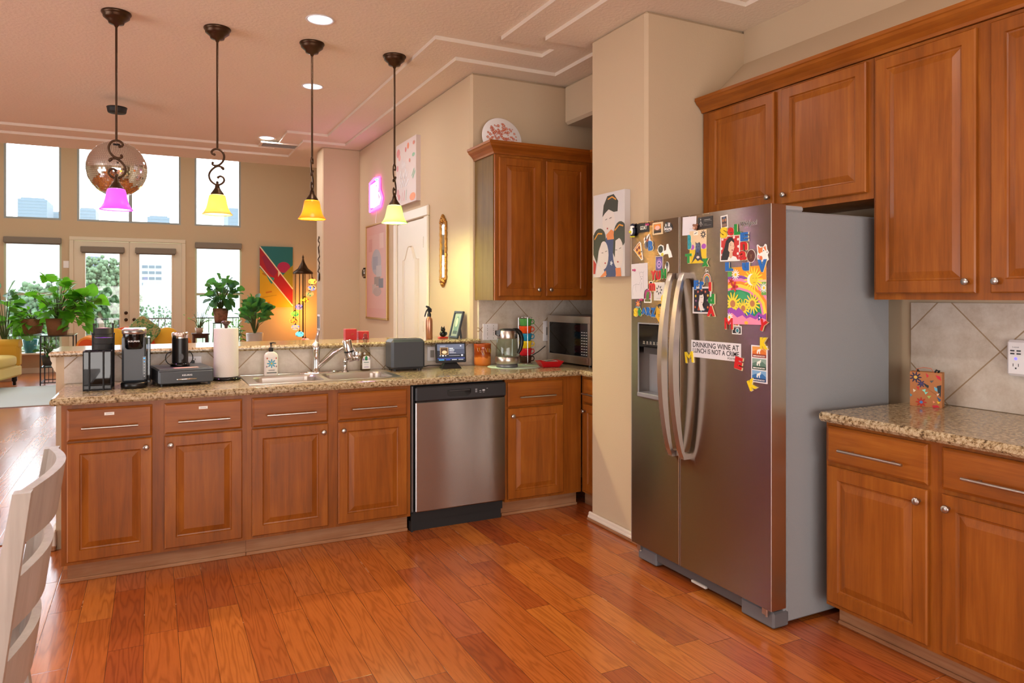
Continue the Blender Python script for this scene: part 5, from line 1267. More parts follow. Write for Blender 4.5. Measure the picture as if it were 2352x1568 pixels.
# floral paper bag
def bag():
    x, y, z = 3.055, 1.99, .9145
    M = Matrix.Translation((x,y,z)) @ Matrix.Rotation(R(-68), 4, 'Z')
    t = thing('gift_bag', 'small brown paper bag printed with flowers on the right-hand counter', 'bag', (x, y, z))
    w, d, h = .062, .026, .152; e = .0012
    b = MB(M); b.box(-w,-d,0,w,-d+e,h).box(-w,d-e,0,w,d,h).box(-w,-d,0,-w+e,d,h).box(w-e,-d,0,w,d,h).box(-w,-d,0,w,d,e)
    bd = part('bag_body', b, C('#b07848', .7), t)
    FM = M @ frameS(0, -d-.0002, h/2)
    sh = [('f','#2c2844',.18,.84,.20,9,'#d8a84a'),('f','#38305a',.36,.66,.14,7,'#4a3a6a'),('p','#c8283a',[(.5,.98),(.6,.9),(.54,.84)]),('p','#c8283a',[(.8,.94),(.95,.9),(.98,.78),(.86,.84)]),('p','#5a5450',[(.62,.76),(.76,.78),(.68,.70)]),('p','#2c3034',[(.44,.68),(.6,.62),(.58,.54),(.48,.6)]),('p','#2c3034',[(.84,.62),(.98,.66),(.96,.3),(.88,.44)]),
      ('p','#6ab4d0',[(.76,.60),(.86,.56),(.86,.46),(.78,.5)]),('p','#c8342c',[(.2,.58),(.3,.56),(.28,.46)]),('p','#8ce0cc',[(.38,.48),(.5,.52),(.48,.42)]),('p','#8ce0cc',[(.46,.42),(.58,.44),(.5,.36)]),('p','#a8b860',[(.54,.32),(.68,.34),(.6,.24)]),('p','#e8dcc0',[(.1,.5),(.2,.46),(.12,.4)]),('p','#2c5c88',[(.84,.32),(.98,.24),(.92,.18)]),('p','#e8c030',[(.84,.2),(.96,.16),(.88,.12)]),
      ('f','#b8301f',.36,.13,.18,8,'#4a7ab8'),('p','#c8283a',[(.7,.06),(.86,.08),(.94,.02),(.74,.0)]),('p','#4a90a8',[(.0,.36),(.08,.32),(.02,.26)]),('p','#e89a70',[(.72,.2),(.8,.16),(.74,.12)]),('l','#8a5c34',[(.5,.56),(.9,.34)],.0014),('p','#e8c8b0',[(.84,.4),(.94,.42),(.86,.34)])]
    a, ms = art_mb(w*2, h, sh, FM, .0003, '#b07040')
    part('printed_front', a, ms, bd)
    part('rope_handle', MB(M).tube([(-.040,-d+.004,h-.01),(-.036,-d+.002,h+.012),(-.01,-d,h+.020),(.02,-d,h+.018),(.040,-d+.003,h-.012)], .0014, 6), C('#c86a4a'), t)
    part('black_ribbon', MB(M).tube([(-.040,0,h-.008),(-.036,.004,h+.010),(-.030,0,h-.004)], .003, 6).tube([(.028,0,h-.004),(.036,.002,h+.010),(.046,0,h+.004),(.040,.004,h-.006),(.048,0,h+.008)], .004, 6), BLACKM, t)
bag()

# ------------------------------------------------------------------ on the bar ledge
BT = 1.0975
def spray_bottle():
    x, y = 1.745, 4.76
    t = thing('spray_bottle', 'rose gold spray bottle with black trigger on the bar ledge', 'bottle', (x, y, BT))
    part('bottle', MB().lathe([(.022,0),(.0245,.004),(.0245,.13),(.022,.145),(.012,.155),(.012,.160)], (x,y,BT), 28), mat('rose_gold', '#b8846c', .3, .85), t)
    h = MB().lathe([(.014,.158),(.014,.178),(.009,.185),(.008,.20)], (x,y,BT), 16)
    h.prism([(x-.010,y-.008),(x+.016,y-.008),(x+.016,y+.008),(x-.010,y+.008)], BT+.19, BT+.215)
    h.tube([(x+.012,y,BT+.205),(x-.006,y,BT+.224),(x-.024,y,BT+.232)], [.010,.009,.006], 8)
    part('spray_head', h, BLACK, t)
    part('trigger', MB().tube([(x-.010,y,BT+.212),(x-.022,y,BT+.195),(x-.030,y,BT+.17),(x-.034,y,BT+.158)], [.005,.005,.005,.004], 8), BLACK, t)
spray_bottle()
def figurine():
    x, y = 1.868, 4.81
    t = thing('cat_figurine', 'small black cat figurine on a red base on the bar ledge', 'figurine', (x, y, BT))
    part('stand', MB().box(x-.034,y-.02,BT,x+.034,y+.02,BT+.010,0,.003), C('#c8281c', .4), t)
    b = MB(); b.sphere((x,y,BT+.032), .025, 14, 10, 0, (1,.8,.95)); b.sphere((x-.001,y-.004,BT+.062), .017, 12, 8)
    b.add([(x-.014,y,BT+.068),(x-.004,y,BT+.072),(x-.010,y,BT+.088)], [(0,1,2)]); b.lathe([(.007,0),(.001,.018)], (x-.010,y,BT+.070), 6); b.lathe([(.007,0),(.001,.018)], (x+.009,y,BT+.070), 6)
    b.tube([(x+.02,y,BT+.02),(x+.030,y,BT+.03),(x+.026,y,BT+.045)], .004, 6)
    part('cat', b, BLACKG, t)
figurine()
def photo_frame():
    x, y = 1.965, 4.80
    t = thing('standing_photo', 'dark grey standing photo frame turned side-on on the bar ledge', 'photo frame', (x, y, BT))
    # frame leans back, seen nearly edge-on
    M = Matrix.Translation((x-.02, y, BT)) @ Matrix.Rotation(R(-82), 4, 'Z') @ Matrix.Rotation(R(-15), 4, 'X') @ frameS(0,0,0)
    w, h, f = .125, .20, .014
    fm = MB(M); fm.box(-w/2,0,-.008,w/2,f,.008,0,.002).box(-w/2,h-f,-.008,w/2,h,.008,0,.002).box(-w/2,0,-.008,-w/2+f,h,.008,0,.002).box(w/2-f,0,-.008,w/2,h,.008,0,.002)
    part('frame', fm, C('#3c4450', .35), t)
    a, ms = art_mb(w-2*f, h-2*f, [('e','#6a8a84',.5,.5,.3,.36),('e','#c8d0b8',.45,.6,.18,.2),('r','#4a5c60',.2,.1,.8,.24)], M @ Matrix.Translation((0,h/2,-.002)), .001, '#9aa8a0')
    part('picture', a, ms, t)
    part('easel_leg', MB(M).box(-.02,.0,-.010,.02,.001,-.0095) .add([(-.016,.13,-.009),(.016,.13,-.009),(.016,.012,-.062),(-.016,.012,-.062),(-.016,.13,-.011),(.016,.13,-.011),(.016,.012,-.064),(-.016,.012,-.064)], [(0,1,2,3),(4,5,6,7),(0,1,5,4),(2,3,7,6),(0,3,7,4),(1,2,6,5)]), C('#2c3038', .5), t)
photo_frame()
for u0, u1, vt, yy, lb in ((790, 818, 755, 4.90, 'larger red votive box with gold print on the bar ledge'), (820, 846, 760, 4.95, 'smaller red votive box beside the larger one on the bar ledge')):
    a = at(u0, 780, yy); b = at(u1, 780, yy); tz = at((u0+u1)/2, vt, yy).z
    w_ = (b.x-a.x)*.92; cx = (a.x+b.x)/2; M = around((cx,yy,0), R(0))
    t = thing('votive_box', lb, 'box', (cx, yy, BT), 'red boxes on the bar')
    part('box', MB(M).box(cx-w_/2, yy-.03, BT, cx+w_/2, yy+.03, tz, 0, .002), C('#a81820', .4), t)
    mb = MB(frameS(cx+.008, yy-.031, BT+.035)); mb.tube([(-.008,0,0),(-.004,.012,0),(0,.002,0),(.005,.014,0),(.009,.004,0)], .0011, 5)
    part('gold_print', mb, GOLD, t)
# ------------------------------------------------------------------ pendants and ceiling
def shade_mat(name, c, e, s):
    m = bpy.data.materials.new(name); m.use_nodes = True; t = m.node_tree; b = t.nodes['Principled BSDF']
    b.inputs['Base Color'].default_value = (*lin(c), 1); b.inputs['Roughness'].default_value = .3
    b.inputs['Emission Color'].default_value = (*lin(e), 1); b.inputs['Emission Strength'].default_value = s
    tr = t.nodes.new('ShaderNodeBsdfTranslucent'); tr.inputs[0].default_value = (*lin(c), 1)
    mx = t.nodes.new('ShaderNodeMixShader'); mx.inputs[0].default_value = .6
    t.links.new(b.outputs[0], mx.inputs[1]); t.links.new(tr.outputs[0], mx.inputs[2]); t.links.new(mx.outputs[0], t.nodes['Material Output'].inputs[0])
    return m
PEND = [(-.186, 'purple-lit glass', '#f098ff', '#c818e8', .12, (.95,.42,1.0), 15, 0, 'leftmost'),
        (.359, 'pale yellow glass', '#ffe49a', '#ffc020', .12, (1.0,.84,.48), 15, 180, 'second from left'),
        (.932, 'deep amber-yellow glass', '#ffc048', '#ff9c08', .18, (1.0,.60,.16), 20, 70, 'third from left'),
        (1.488, 'bright greenish-white glass', '#e8ffc0', '#c0ff70', .3, (.80,1.0,.45), 30, 60, 'rightmost, nearest the pillar side')]
for x, nm, c, e, es, lc, pw, rot, pos in PEND:
    y = 4.748
    t = thing('pendant_light', 'bronze scroll pendant lamp with %s bell shade, %s' % (nm, pos), 'pendant light', (x, y, 1.9), 'pendants over the bar')
    part('canopy', MB().lathe([(.078,3.05),(.080,3.044),(.074,3.034),(.070,3.030),(.070,3.020),(.058,3.010),(.044,2.998),(.040,2.985),(.014,2.978),(.008,2.965),(.001,2.965)], (x,y,0), 28), BRONZE, t)
    part('rod', MB().cyl((x,y,2.30),(x,y,2.975),.0065,10), BRONZE, t)
    k = .000775; M = around((x,y,0), R(rot)) @ Matrix.Translation((x,y,2.306))
    def sm(P, n=4):
        out = []; P = [Vector((a*k, 0, b*k)) for a, b in P]
        for i in range(len(P)-1):
            p0 = P[max(i-1,0)]; p1 = P[i]; p2 = P[i+1]; p3 = P[min(i+2,len(P)-1)]
            for j in range(n):
                s = j/n; out.append(.5*((2*p1)+(p2-p0)*s+(2*p0-5*p1+4*p2-p3)*s*s+(3*p1-p0-3*p2+p3)*s**3))
        return out + [P[-1]]
    sc = MB(M)
    U = [(22,-44),(36,-40),(42,-24),(26,-6),(0,0),(-32,-14),(-50,-50),(-42,-92),(-14,-124),(16,-132),(36,-124),(34,-112)]
    L = [(-34,-146),(-44,-158),(-44,-146),(-22,-137),(4,-138),(38,-164),(60,-206),(50,-252),(8,-284),(-28,-276),(-50,-250),(-44,-224),(-22,-214),(-6,-224)]
    for Q in (U, L):
        pts = sm(Q); n = len(pts); rs = [.0052]*n; sc.tube(pts, rs, 8, flat=1.25)
        sc.sphere(pts[0], .0085, 8, 6); sc.sphere(pts[-1], .0085, 8, 6)
    sc.sphere((0,0,-.205), .009, 10, 8)
    part('scroll', sc, BRONZE, t)
    part('socket_cap', MB().lathe([(.006,2.098),(.011,2.088),(.014,2.078),(.016,2.066),(.026,2.050),(.036,2.036),(.040,2.028),(.040,2.022),(.001,2.022)], (x,y,0), 24), BRONZE, t)
    sh = MB().lathe([(.036,2.026),(.047,2.020),(.052,2.000),(.058,1.968),(.066,1.938),(.078,1.916),(.087,1.906),(.089,1.902),(.087,1.901),(.074,1.914),(.063,1.938),(.055,1.968),(.049,2.000),(.044,2.018)], (x,y,0), 36, cap=False)
    part('glass_shade', sh, shade_mat('shade_'+pos.split()[0]+'_%d' % rot, c, e, es), t)
    part('bulb', MB().lathe([(.010,2.022),(.014,2.00),(.022,1.975),(.022,1.962),(.014,1.948),(.001,1.944)], (x,y,0), 16), emis('bulb_%d' % rot, (min(1,lc[0]*.6+.4),min(1,lc[1]*.6+.4),min(1,lc[2]*.6+.4)), 6), t)
    l = bpy.data.lights.new('pendant_lamp', 'POINT'); l.energy = pw; l.color = lc; l.shadow_soft_size = .03
    o = bpy.data.objects.new('pendant_lamp', l); COL.objects.link(o); o.location = (x, y, 1.925)
for i, (x, y, pos) in enumerate(((.895, 4.32, 'nearest the camera'), (1.127, 5.72, 'behind the third pendant rod'), (1.067, 7.79, 'farthest, beside the air vent'))):
    t = thing('recessed_light', 'round recessed ceiling light, ' + pos, 'ceiling light', (x, y, 3.05), 'recessed ceiling lights')
    part('trim_ring', MB().lathe([(.082,3.0495),(.084,3.046),(.078,3.044),(.072,3.047),(.070,3.0495)], (x,y,0), 32, cap=False), WHITEPL, t)
    part('diffuser', MB().lathe([(.071,3.048),(.001,3.0475)], (x,y,0), 32), emis('lamp_disc', '#e8f2ff', 2.5), t)
# lamps for the seen cans, unseen ones beyond view, and added living-room fill
for x, y, p in ((.895,4.32,9),(1.127,5.72,10),(1.067,7.79,12),(-1.6,4.3,9),(-1.6,6.6,12),(-1.2,1.8,13),(.9,1.7,16),(1.6,.4,10),(-1.2,-.6,10),(-3.6,3.5,10),(-3.6,7.0,12)) + tuple((a, b, 20) for a in (-3.5,-1.2,1.2) for b in (10.6,13.2)):
    l = bpy.data.lights.new('can_or_fill_lamp', 'AREA'); l.shape = 'DISK'; l.size = .15; l.energy = p; l.color = (1, .93, .84)
    o = bpy.data.objects.new('can_or_fill_lamp', l); COL.objects.link(o); o.location = (x, y, 3.038 if y < 9 else 4.58)
# air vent
vc = (1.22, 7.98)
t = thing('air_vent', 'white rectangular ceiling air vent in the stepped tray', 'vent', (vc[0], vc[1], 3.0))
M = around((vc[0], vc[1], 0), 0)
part('vent_frame', MB().box(vc[0]-.20, vc[1]-.12, 3.012, vc[0]+.20, vc[1]-.095, 3.024).box(vc[0]-.20, vc[1]+.095, 3.012, vc[0]+.20, vc[1]+.12, 3.024).box(vc[0]-.20, vc[1]-.095, 3.012, vc[0]-.175, vc[1]+.095, 3.024).box(vc[0]+.175, vc[1]-.095, 3.012, vc[0]+.20, vc[1]+.095, 3.024), TRIMW, t)
for i in range(9): part('vent_slat', MB().add([(vc[0]-.17,vc[1]-.085+.021*i,3.013),(vc[0]+.17,vc[1]-.085+.021*i,3.013),(vc[0]+.17,vc[1]-.075+.021*i,3.023),(vc[0]-.17,vc[1]-.075+.021*i,3.023)], [(0,1,2,3)]), TRIMW, t)
part('vent_opening', MB().box(vc[0]-.175, vc[1]-.095, 3.0235, vc[0]+.175, vc[1]+.095, 3.0245), C('#5a504a'), t)
# mirror ball
def ball():
    c = Vector((-.262, 6.8, 2.46)); r = .228
    t = thing('mirror_ball', 'large mirrored disco ball hanging from the ceiling', 'disco ball', tuple(c))
    rg = random.Random(11); mb = MB(); nv = 44
    for i in range(1, nv):
        th = PI*i/nv; n = max(4, int(2*nv*math.sin(th)))
        for j in range(n):
            ph = 2*PI*j/n; N = Vector((math.sin(th)*math.cos(ph), math.sin(th)*math.sin(ph), math.cos(th)))
            e1 = Vector((-math.sin(ph), math.cos(ph), 0)); e2 = N.cross(e1)
            N2 = (N + e1*rg.uniform(-.03,.03) + e2*rg.uniform(-.03,.03)).normalized()
            a1 = e1 - N2*e1.dot(N2); a2 = e2 - N2*e2.dot(N2); s = r*PI/nv*.46; p = c + N*r
            mb.add([p-a1*s-a2*s, p+a1*s-a2*s, p+a1*s+a2*s, p-a1*s+a2*s], [(0,1,2,3)])
    part('mirror_tiles', mb, MIRROR, t)
    part('core', MB().sphere(tuple(c), r*.985, 40, 24), C('#8a7c74', .6), t)
    part('chain', MB().cyl((c.x,c.y,c.z+r), (c.x,c.y,2.93), .003, 6), C('#b8b8b8', .3, .8), t)
    part('motor', MB().lathe([(.030,0),(.066,.002),(.070,.010),(.074,.035),(.078,.048),(.001,.050)], (c.x,c.y,2.925), 28), BLACKM, t)
    part('hanger', MB().cyl((c.x,c.y,2.97), (c.x,c.y,3.05), .003, 6), C('#b8b8b8', .3, .8), t)
ball()

# ------------------------------------------------------------------ pictures and things on the walls
def painting(name, label, cat, M, w, h, shapes, body, th=.03, frame=None):
    p = M @ Vector((0,0,0))
    t = thing(name, label, cat, tuple(p))
    a, ms = art_mb(w, h, shapes, M, th, body)
    part('canvas', a, ms, t)
    if frame:
        f = MB(M); fw = .018
        for b in ((-w/2-fw,-h/2-fw,w/2+fw,-h/2),(-w/2-fw,h/2,w/2+fw,h/2+fw),(-w/2-fw,-h/2,-w/2,h/2),(w/2,-h/2,w/2+fw,h/2)): f.box(b[0],b[1],0,b[2],b[3],th+.008,0,.003)
        part('frame', f, frame, t)
    return t
# print of three figures on the pillar: plain stand-in in the same colours
painting('canvas_print', 'tall canvas print of three pale dark-haired figures in blue and orange on the pillar', 'picture', frameW(2.46-.001, 3.528, 1.765), .325, .50, [
  ('p','#3a4470',[(.30,.0),(.36,.42),(.5,.52),(.72,.5),(.8,.3),(.72,0)]),
  ('e','#d6ccc6',.50,.66,.20,.145),('p','#36352c',[(.30,.72),(.34,.86),(.46,.96),(.66,.97),(.80,.88),(.78,.76),(.66,.76),(.5,.80),(.38,.76)]),('p','#d8804a',[(.42,.50),(.58,.56),(.76,.50),(.70,.44),(.46,.44)]),
  ('e','#36352c',.20,.46,.21,.13),('e','#36352c',.86,.49,.20,.15),('e','#d6ccc6',.34,.26,.16,.17),('e','#d6ccc6',.80,.27,.16,.18),('p','#36352c',[(.0,.52),(.0,.28),(.12,.16),(.18,.32),(.3,.44)]),('p','#36352c',[(.66,.44),(.64,.28),(.7,.22),(.72,.42),(.9,.46)]),
  ('p','#d6ccc6',[(.06,.0),(.14,.14),(.34,.10),(.42,0)]),('p','#b02c24',[(0,.22),(.1,.16),(.06,.04),(0,.04)]),('p','#d8804a',[(.22,0),(.42,.08),(.44,.02),(.32,0)]),('p','#d8804a',[(.74,.0),(.72,.10),(.88,.10),(.90,.0)]),
  ('l','#d8902c',[(.04,.46),(.16,.53),(.30,.52)],.009),('l','#d8902c',[(.70,.54),(.84,.60),(.96,.58)],.009),('l','#d8902c',[(.48,.92),(.62,.94),(.74,.90)],.008),
  ('l','#2a2620',[(.40,.68),(.46,.69)],.003),('l','#2a2620',[(.53,.69),(.60,.70)],.003),('e','#a8282c',.47,.575,.022,.010),('l','#2a2620',[(.28,.29),(.34,.29)],.003),('l','#2a2620',[(.40,.30),(.46,.31)],.003),('e','#a8282c',.40,.165,.022,.010),('l','#2a2620',[(.72,.31),(.78,.31)],.003),('l','#2a2620',[(.84,.32),(.9,.33)],.003),('e','#a8282c',.80,.17,.022,.010),('f','#c8ccd8',.60,.16,.05,5,'#e0e0e8')], '#cdc8c8', .038)
HX = 2.034
def hall(u0, v0, u1, v1): 
    a = onx(u0, v0, HX); b = onx(u1, v1, HX); return (a.y+b.y)/2, (a.z+b.z)/2, abs(a.y-b.y), abs(a.z-b.z)
fl = [('e','#c8706c',.12,.86,.09,.07),('e','#d89088',.18,.78,.06,.05),('e','#d87850',.62,.90,.05,.05),('e','#c8706c',.5,.86,.04,.04),('e','#c87878',.08,.62,.05,.05),('e','#7aa888',.88,.72,.07,.03),('e','#c88888',.10,.22,.07,.06),('e','#c87070',.16,.14,.06,.05),('l','#c87878',[(.4,.06),(.46,.22)],.012),('l','#8ca890',[(.52,.06),(.54,.22)],.012),('l','#c89090',[(.3,.06),(.34,.2)],.010),('e','#e0803c',.84,.08,.14,.06),('l','#7aa888',[(.84,.36),(.96,.46)],.02),('l','#7aa888',[(.8,.40),(.92,.50)],.014),('e','#c87868',.7,.66,.04,.03),('e','#c87868',.9,.9,.05,.03)]
painting('floral_canvas', 'white floral canvas with script words high above the hall door', 'picture', frameW(HX, 6.02, 2.487), .55, .555, fl + [('l','#f2f0f4',[(.28,.60),(.34,.72),(.36,.58),(.44,.68),(.46,.58),(.52,.64)],.009),('l','#f2f0f4',[(.2,.44),(.26,.56),(.30,.42),(.38,.52),(.42,.42),(.50,.56),(.54,.42),(.62,.5)],.010),('l','#f2f0f4',[(.2,.30),(.24,.40),(.30,.28),(.36,.40),(.42,.28),(.46,.42),(.52,.28),(.64,.38)],.010)], '#cdbcb8', .045)
painting('abstract_painting', 'tall pink and grey abstract painting in a thin gold frame', 'picture', frameW(HX, 7.03, 1.65), .72, .93, [('r','#c89a90',.1,.1,.9,.9),('e','#a09aa0',.5,.6,.24,.14),('r','#8c8c98',.34,.52,.58,.66),('r','#b0a8a8',.5,.44,.76,.56),('r','#8c7c74',.4,.34,.7,.44),('r','#6c6a70',.62,.32,.84,.42),('r','#b4a098',.3,.26,.5,.36),('e','#a8938c',.55,.28,.2,.05),('r','#c08c84',.12,.72,.3,.86),('r','#d0aca0',.66,.74,.86,.9)], '#c6948a', .02, mat('brass_frame', '#b8945a', .35, .8))
def mirror():
    y, z0, z1 = 5.195, 1.475, 2.03; h = z1-z0; w = .13
    t = thing('wall_mirror', 'narrow ornate gold wall mirror beside the hall door', 'mirror', (HX, y, z0))
    M = frameW(HX, y, (z0+z1)/2); f = MB(M); zz = h/2
    for s in (-1,1):
        pts = [(s*(w/2-.012) + .004*math.sin(i*1.9)*s, -zz*.80+ i*(zz*1.6)/26, .014) for i in range(27)]
        f.tube(pts, [.010+.003*abs(math.sin(i*1.3)) for i in range(27)], 7)
        for i in range(0, 27, 2): f.sphere((pts[i][0]+s*.006, pts[i][1], .018), .007, 6, 5)
    for s in (-1,1):
        f.box(-.055, s*zz*.78-.012, 0, .055, s*zz*.78+.012, .022, 0, .004)
        for dx, dy, r in ((0,.93,.020),(-.026,.86,.018),(.026,.86,.018),(0,.83,.022),(-.045,.80,.014),(.045,.80,.014),(0,.985,.012)): f.sphere((dx, s*zz*dy, .018), r, 8, 6)
    part('frame', f, GOLD, t)
    part('glass', MB(M).box(-.042,-zz*.76,.004,.042,zz*.76,.014), MIRROR, t)
    part('backing', MB(M).box(-.05,-zz*.8,0,.05,zz*.8,.004), GOLD, t)
mirror()
p = onx(840, 627, HX)
t = thing('thermostat', 'round silver and black thermostat on a white plate', 'thermostat', (HX, p.y, p.z))
part('plate', MB(frameW(HX, p.y, p.z)).box(-.09,-.055,0,.06,.06,.004,0,.002), WHITEPL, t)
part('dial', MB(frameW(HX-.004, p.y, p.z)).lathe([(.042,0),(.044,.004),(.044,.024),(.040,.030),(.001,.030)], n=28), C('#9a9890', .25, .9), t)
part('display', MB(frameW(HX-.0342, p.y, p.z)).lathe([(.034,0),(.034,.001),(.001,.0012)], n=28), BLACKG, t)
def neon():
    a = onx(853, 415, HX); b = onx(884, 478, HX); yc, zc = (a.y+b.y)/2, (a.z+b.z)/2; w = a.y-b.y; h = a.z-b.z
    M = frameW(HX-.02, yc, zc)
    t = thing('neon_sign', 'pink and white neon sign glowing on the far end of the hall wall', 'neon sign', (HX, yc, zc))
    part('backing', MB(M).prism([(-w*.48,-h*.48),(w*.30,-h*.40),(w*.48,-h*.2),(w*.30,h*.1),(w*.28,h*.44),(-w*.1,h*.5),(-w*.48,h*.42)], -.016, -.010), glassy('acrylic_sheet', '#f4e8f4'), t)
    def tb(P, c, s, r=.011, nm='neon_tube'): part(nm, MB(M).tube([(x*w, y*h, 0) for x, y in P], r, 8), emis('neon_'+c.lstrip('#'), c, s), t)
    tb([(-.46,-.46),(-.46,.40),(-.1,.48),(.25,.44),(.25,.1),(.46,-.2),(.3,-.42),(-.46,-.46)], '#ff4ae0', 7)
    tb([(-.34,-.34),(-.34,.30),(.12,.34),(.14,-.30),(-.34,-.34)], '#ffd8f8', 9)
    tb([(-.2,-.25),(-.2,.2)], '#fff0ff', 8); tb([(-.05,-.22),(-.05,.24)], '#fff0ff', 8); tb([(.22,-.3),(.34,-.16),(.24,.0)], '#ff70e8', 7)
    tb([(.0,.42),(.2,.40)], '#4ad0ff', 6)
    pts = [(yc+.02, zc-h*.5), (yc+.06, 2.16), (yc+.05, 2.12)]
    part('cord', MB().tube([(HX-.006, a_, b_) for a_, b_ in pts], .003, 5), WHITEPL, t)
neon()
# column wall decor
M = frameW(1.63, 7.90, 0)
mb = MB(M @ Matrix.Translation((0,1.80,.006))); rg = random.Random(3)
pts = [(.022*math.sin(i*1.7)+rg.uniform(-.008,.008), .25-i*.018, .006*math.sin(i)) for i in range(28)]
mb.tube(pts, .006, 6); mb.sphere((.02,-.19,.004), .03, 8, 6, 0, (1,1.6,.3))
solo('script_wall_sign', mb, BRONZE, 'small vertical dark scrollwork sign on the side of the column', 'wall sign', (1.63, 7.90, 1.80))
mb = MB(M).box(-.07,1.03,0,.05,1.20,.008,0,.003).box(-.055,1.05,.008,-.03,1.18,.012,1).box(.01,1.05,.008,.035,1.18,.012,1)
solo('switch_plate', mb, [WHITEPL, C('#2c2c30')], 'tall switch plate with two dark rockers on the side of the column', 'switch', (1.63, 7.9, 1.1))
p = at(152, 607, 15.5)
plate('door_sensor', 'small white alarm panel left of the french doors', frameS(p.x, 15.499, p.z), .09, .13, [], cat='panel')

# red and white plate on the corner cabinet
p = at(1165, 300, 4.60)
M = Matrix.Translation((2.235, 4.60, 2.525)) @ Matrix.Rotation(R(-12), 4, 'X') @ frameS(0,0,0)
t = thing('decorative_plate', 'white porcelain plate with rust-red flower pattern leaning on top of the corner cabinet', 'plate', (2.235, 4.60, 2.372))
part('dish', MB(M).lathe([(.001,0),(.10,0),(.155,.006),(.157,.008),(.154,.010),(.001,.008)], n=48), mat('porcelain', '#e8e4e4', .15), t)
sh = []
rg = random.Random(8)
for i in range(120):
    a = rg.uniform(0, 6.28); r_ = .47*math.sqrt(rg.uniform(0,1)); sh.append(('f', rg.choice(['#b8482c','#c4562c','#c86a48']), .5+r_*math.cos(a)*.9, .5+r_*math.sin(a)*.9, rg.uniform(.02,.055), rg.choice([5,6,7]), '#e8c8b8'))
for i in range(6): sh.append(('l','#c05a34',[(.2+.1*i,.3+.05*(i%2)),(.25+.1*i,.2)],.003))
a, ms = art_mb(.275, .275, sh, M @ Matrix.Translation((0,0,.0102)), .0, None, layer=.00001)
part('pattern', a, ms, t)

# painting in the living room
p0 = at(636, 637, 15.45)
painting('abstract_canvas', 'bright canvas crossed by a red diagonal band over teal and yellow', 'painting', frameS(2.31, 15.499, 1.80), .66, 1.26, [('r','#1c6c74',0,.3,1,1),('e','#a82458',.72,.66,.2,.09),('p','#9a8a1c',[(.55,.45),(1,.7),(1,.3)]),('p','#c8a01c',[(0,0),(0,.65),(.95,.04),(1,0)]),('p','#a81c28',[(0,.98),(0,.68),(.98,.04),(1,.08),(1,.30)]),('p','#2c8c84',[(.2,.52),(.44,.48),(.36,.38),(.3,.42)]),('p','#8c1c44',[(.06,.82),(.2,.88),(.52,.58),(.42,.50),(.22,.60)]),('l','#e8d8c0',[(0,.995),(1,.30)],.022),('l','#e8d8c0',[(0,.68),(1,.02)],.022),('p','#e0d0c0',[(.55,.6),(.62,.56),(.55,.5)]),('l','#b07018',[(.18,.24),(.36,.26)],.03),('l','#b07018',[(.14,.06),(.3,.08)],.03),('l','#8c7818',[(.05,.16),(.5,.2)],.008),('l','#b07018',[(.08,.56),(.2,.52)],.03)], '#1c6c74', .03)
# ------------------------------------------------------------------ mosaic floor lamp
def mosaic(i, cc):
    m = emis('mosaic_%d' % i, cc, 1.7); n = NT(m); v = n.n('ShaderNodeTexVoronoi'); v.inputs['Scale'].default_value = 34; n.l(n.coord(), v.inputs[0])
    f = n.math('GREATER_THAN', v.outputs['Distance'], .78); sp_ = n.n('ShaderNodeSeparateColor'); n.l(v.outputs['Color'], sp_.inputs[0])
    h = n.math('GREATER_THAN', sp_.outputs[0], .80)
    c2 = n.mix(h, cc, ['#c83030','#3a70d8','#2c9a5a'][i % 3]); n.l(n.mix(f, c2, '#3a2a1c'), n.b.inputs['Emission Color'])
    return m
def mosaic_lamp():
    y = 14.55; c = at(696, 690, y); x = c.x
    t = thing('mosaic_floor_lamp', 'dark metal floor lamp with a dome top and ten coloured mosaic glass globes', 'floor lamp', (x, y, 0))
    zt = at(696, 592, y).z; zb = at(696, 628, y).z
    part('dome', MB().lathe([(.19,zb-.01),(.195,zb),(.19,zb+.03),(.15,zb+.06),(.10,zb+.10),(.06,zb+.17),(.035,zb+.22),(.02,zb+.27),(.012,zb+.30),(.02,zb+.32),(.006,zb+.36),(.001,zb+.38)], (x,y,0), 24), BRONZE, t)
    part('pole', MB().cyl((x,y,0),(x,y,zb),.014,8), BRONZE, t)
    part('base', MB().lathe([(.18,0),(.18,.015),(.10,.04),(.03,.06),(.001,.065)], (x,y,0), 24), BRONZE, t)
    G = [(717.8,646,'#ffd050'),(716.5,661,'#f0b070'),(711.2,675,'#f8a858'),(699.9,689,'#ffc028'),(687.1,704.5,'#d09aa0'),(677.5,720.5,'#a8d040'),(674.6,736.5,'#ffb030'),(678.7,751.6,'#f8b080'),(688.2,767,'#7ad0e0'),(701.4,782,'#f8a888')]
    for i, (u, v, cc) in enumerate(G):
        p = at(u, v, y - .17*math.cos(i*.7)*.6)
        g = part('globe', MB().sphere(tuple(p), .083, 14, 10, 0, (1,1,.68)), mosaic(i, cc), t)
        part('globe_chain', MB().cyl((p.x,p.y,p.z+.05),(x+(p.x-x)*.95,p.y,zb+.01),.005,6).lathe([(.03,.052),(.012,.07),(.005,.08)], tuple(p), 10), BRONZE, t)
    l = bpy.data.lights.new('mosaic_glow', 'POINT'); l.energy = 30; l.color = (1,.42,.06); l.shadow_soft_size = .2
    o = bpy.data.objects.new('mosaic_glow', l); COL.objects.link(o); o.location = (x+.05, y+.55, 1.05)
mosaic_lamp()

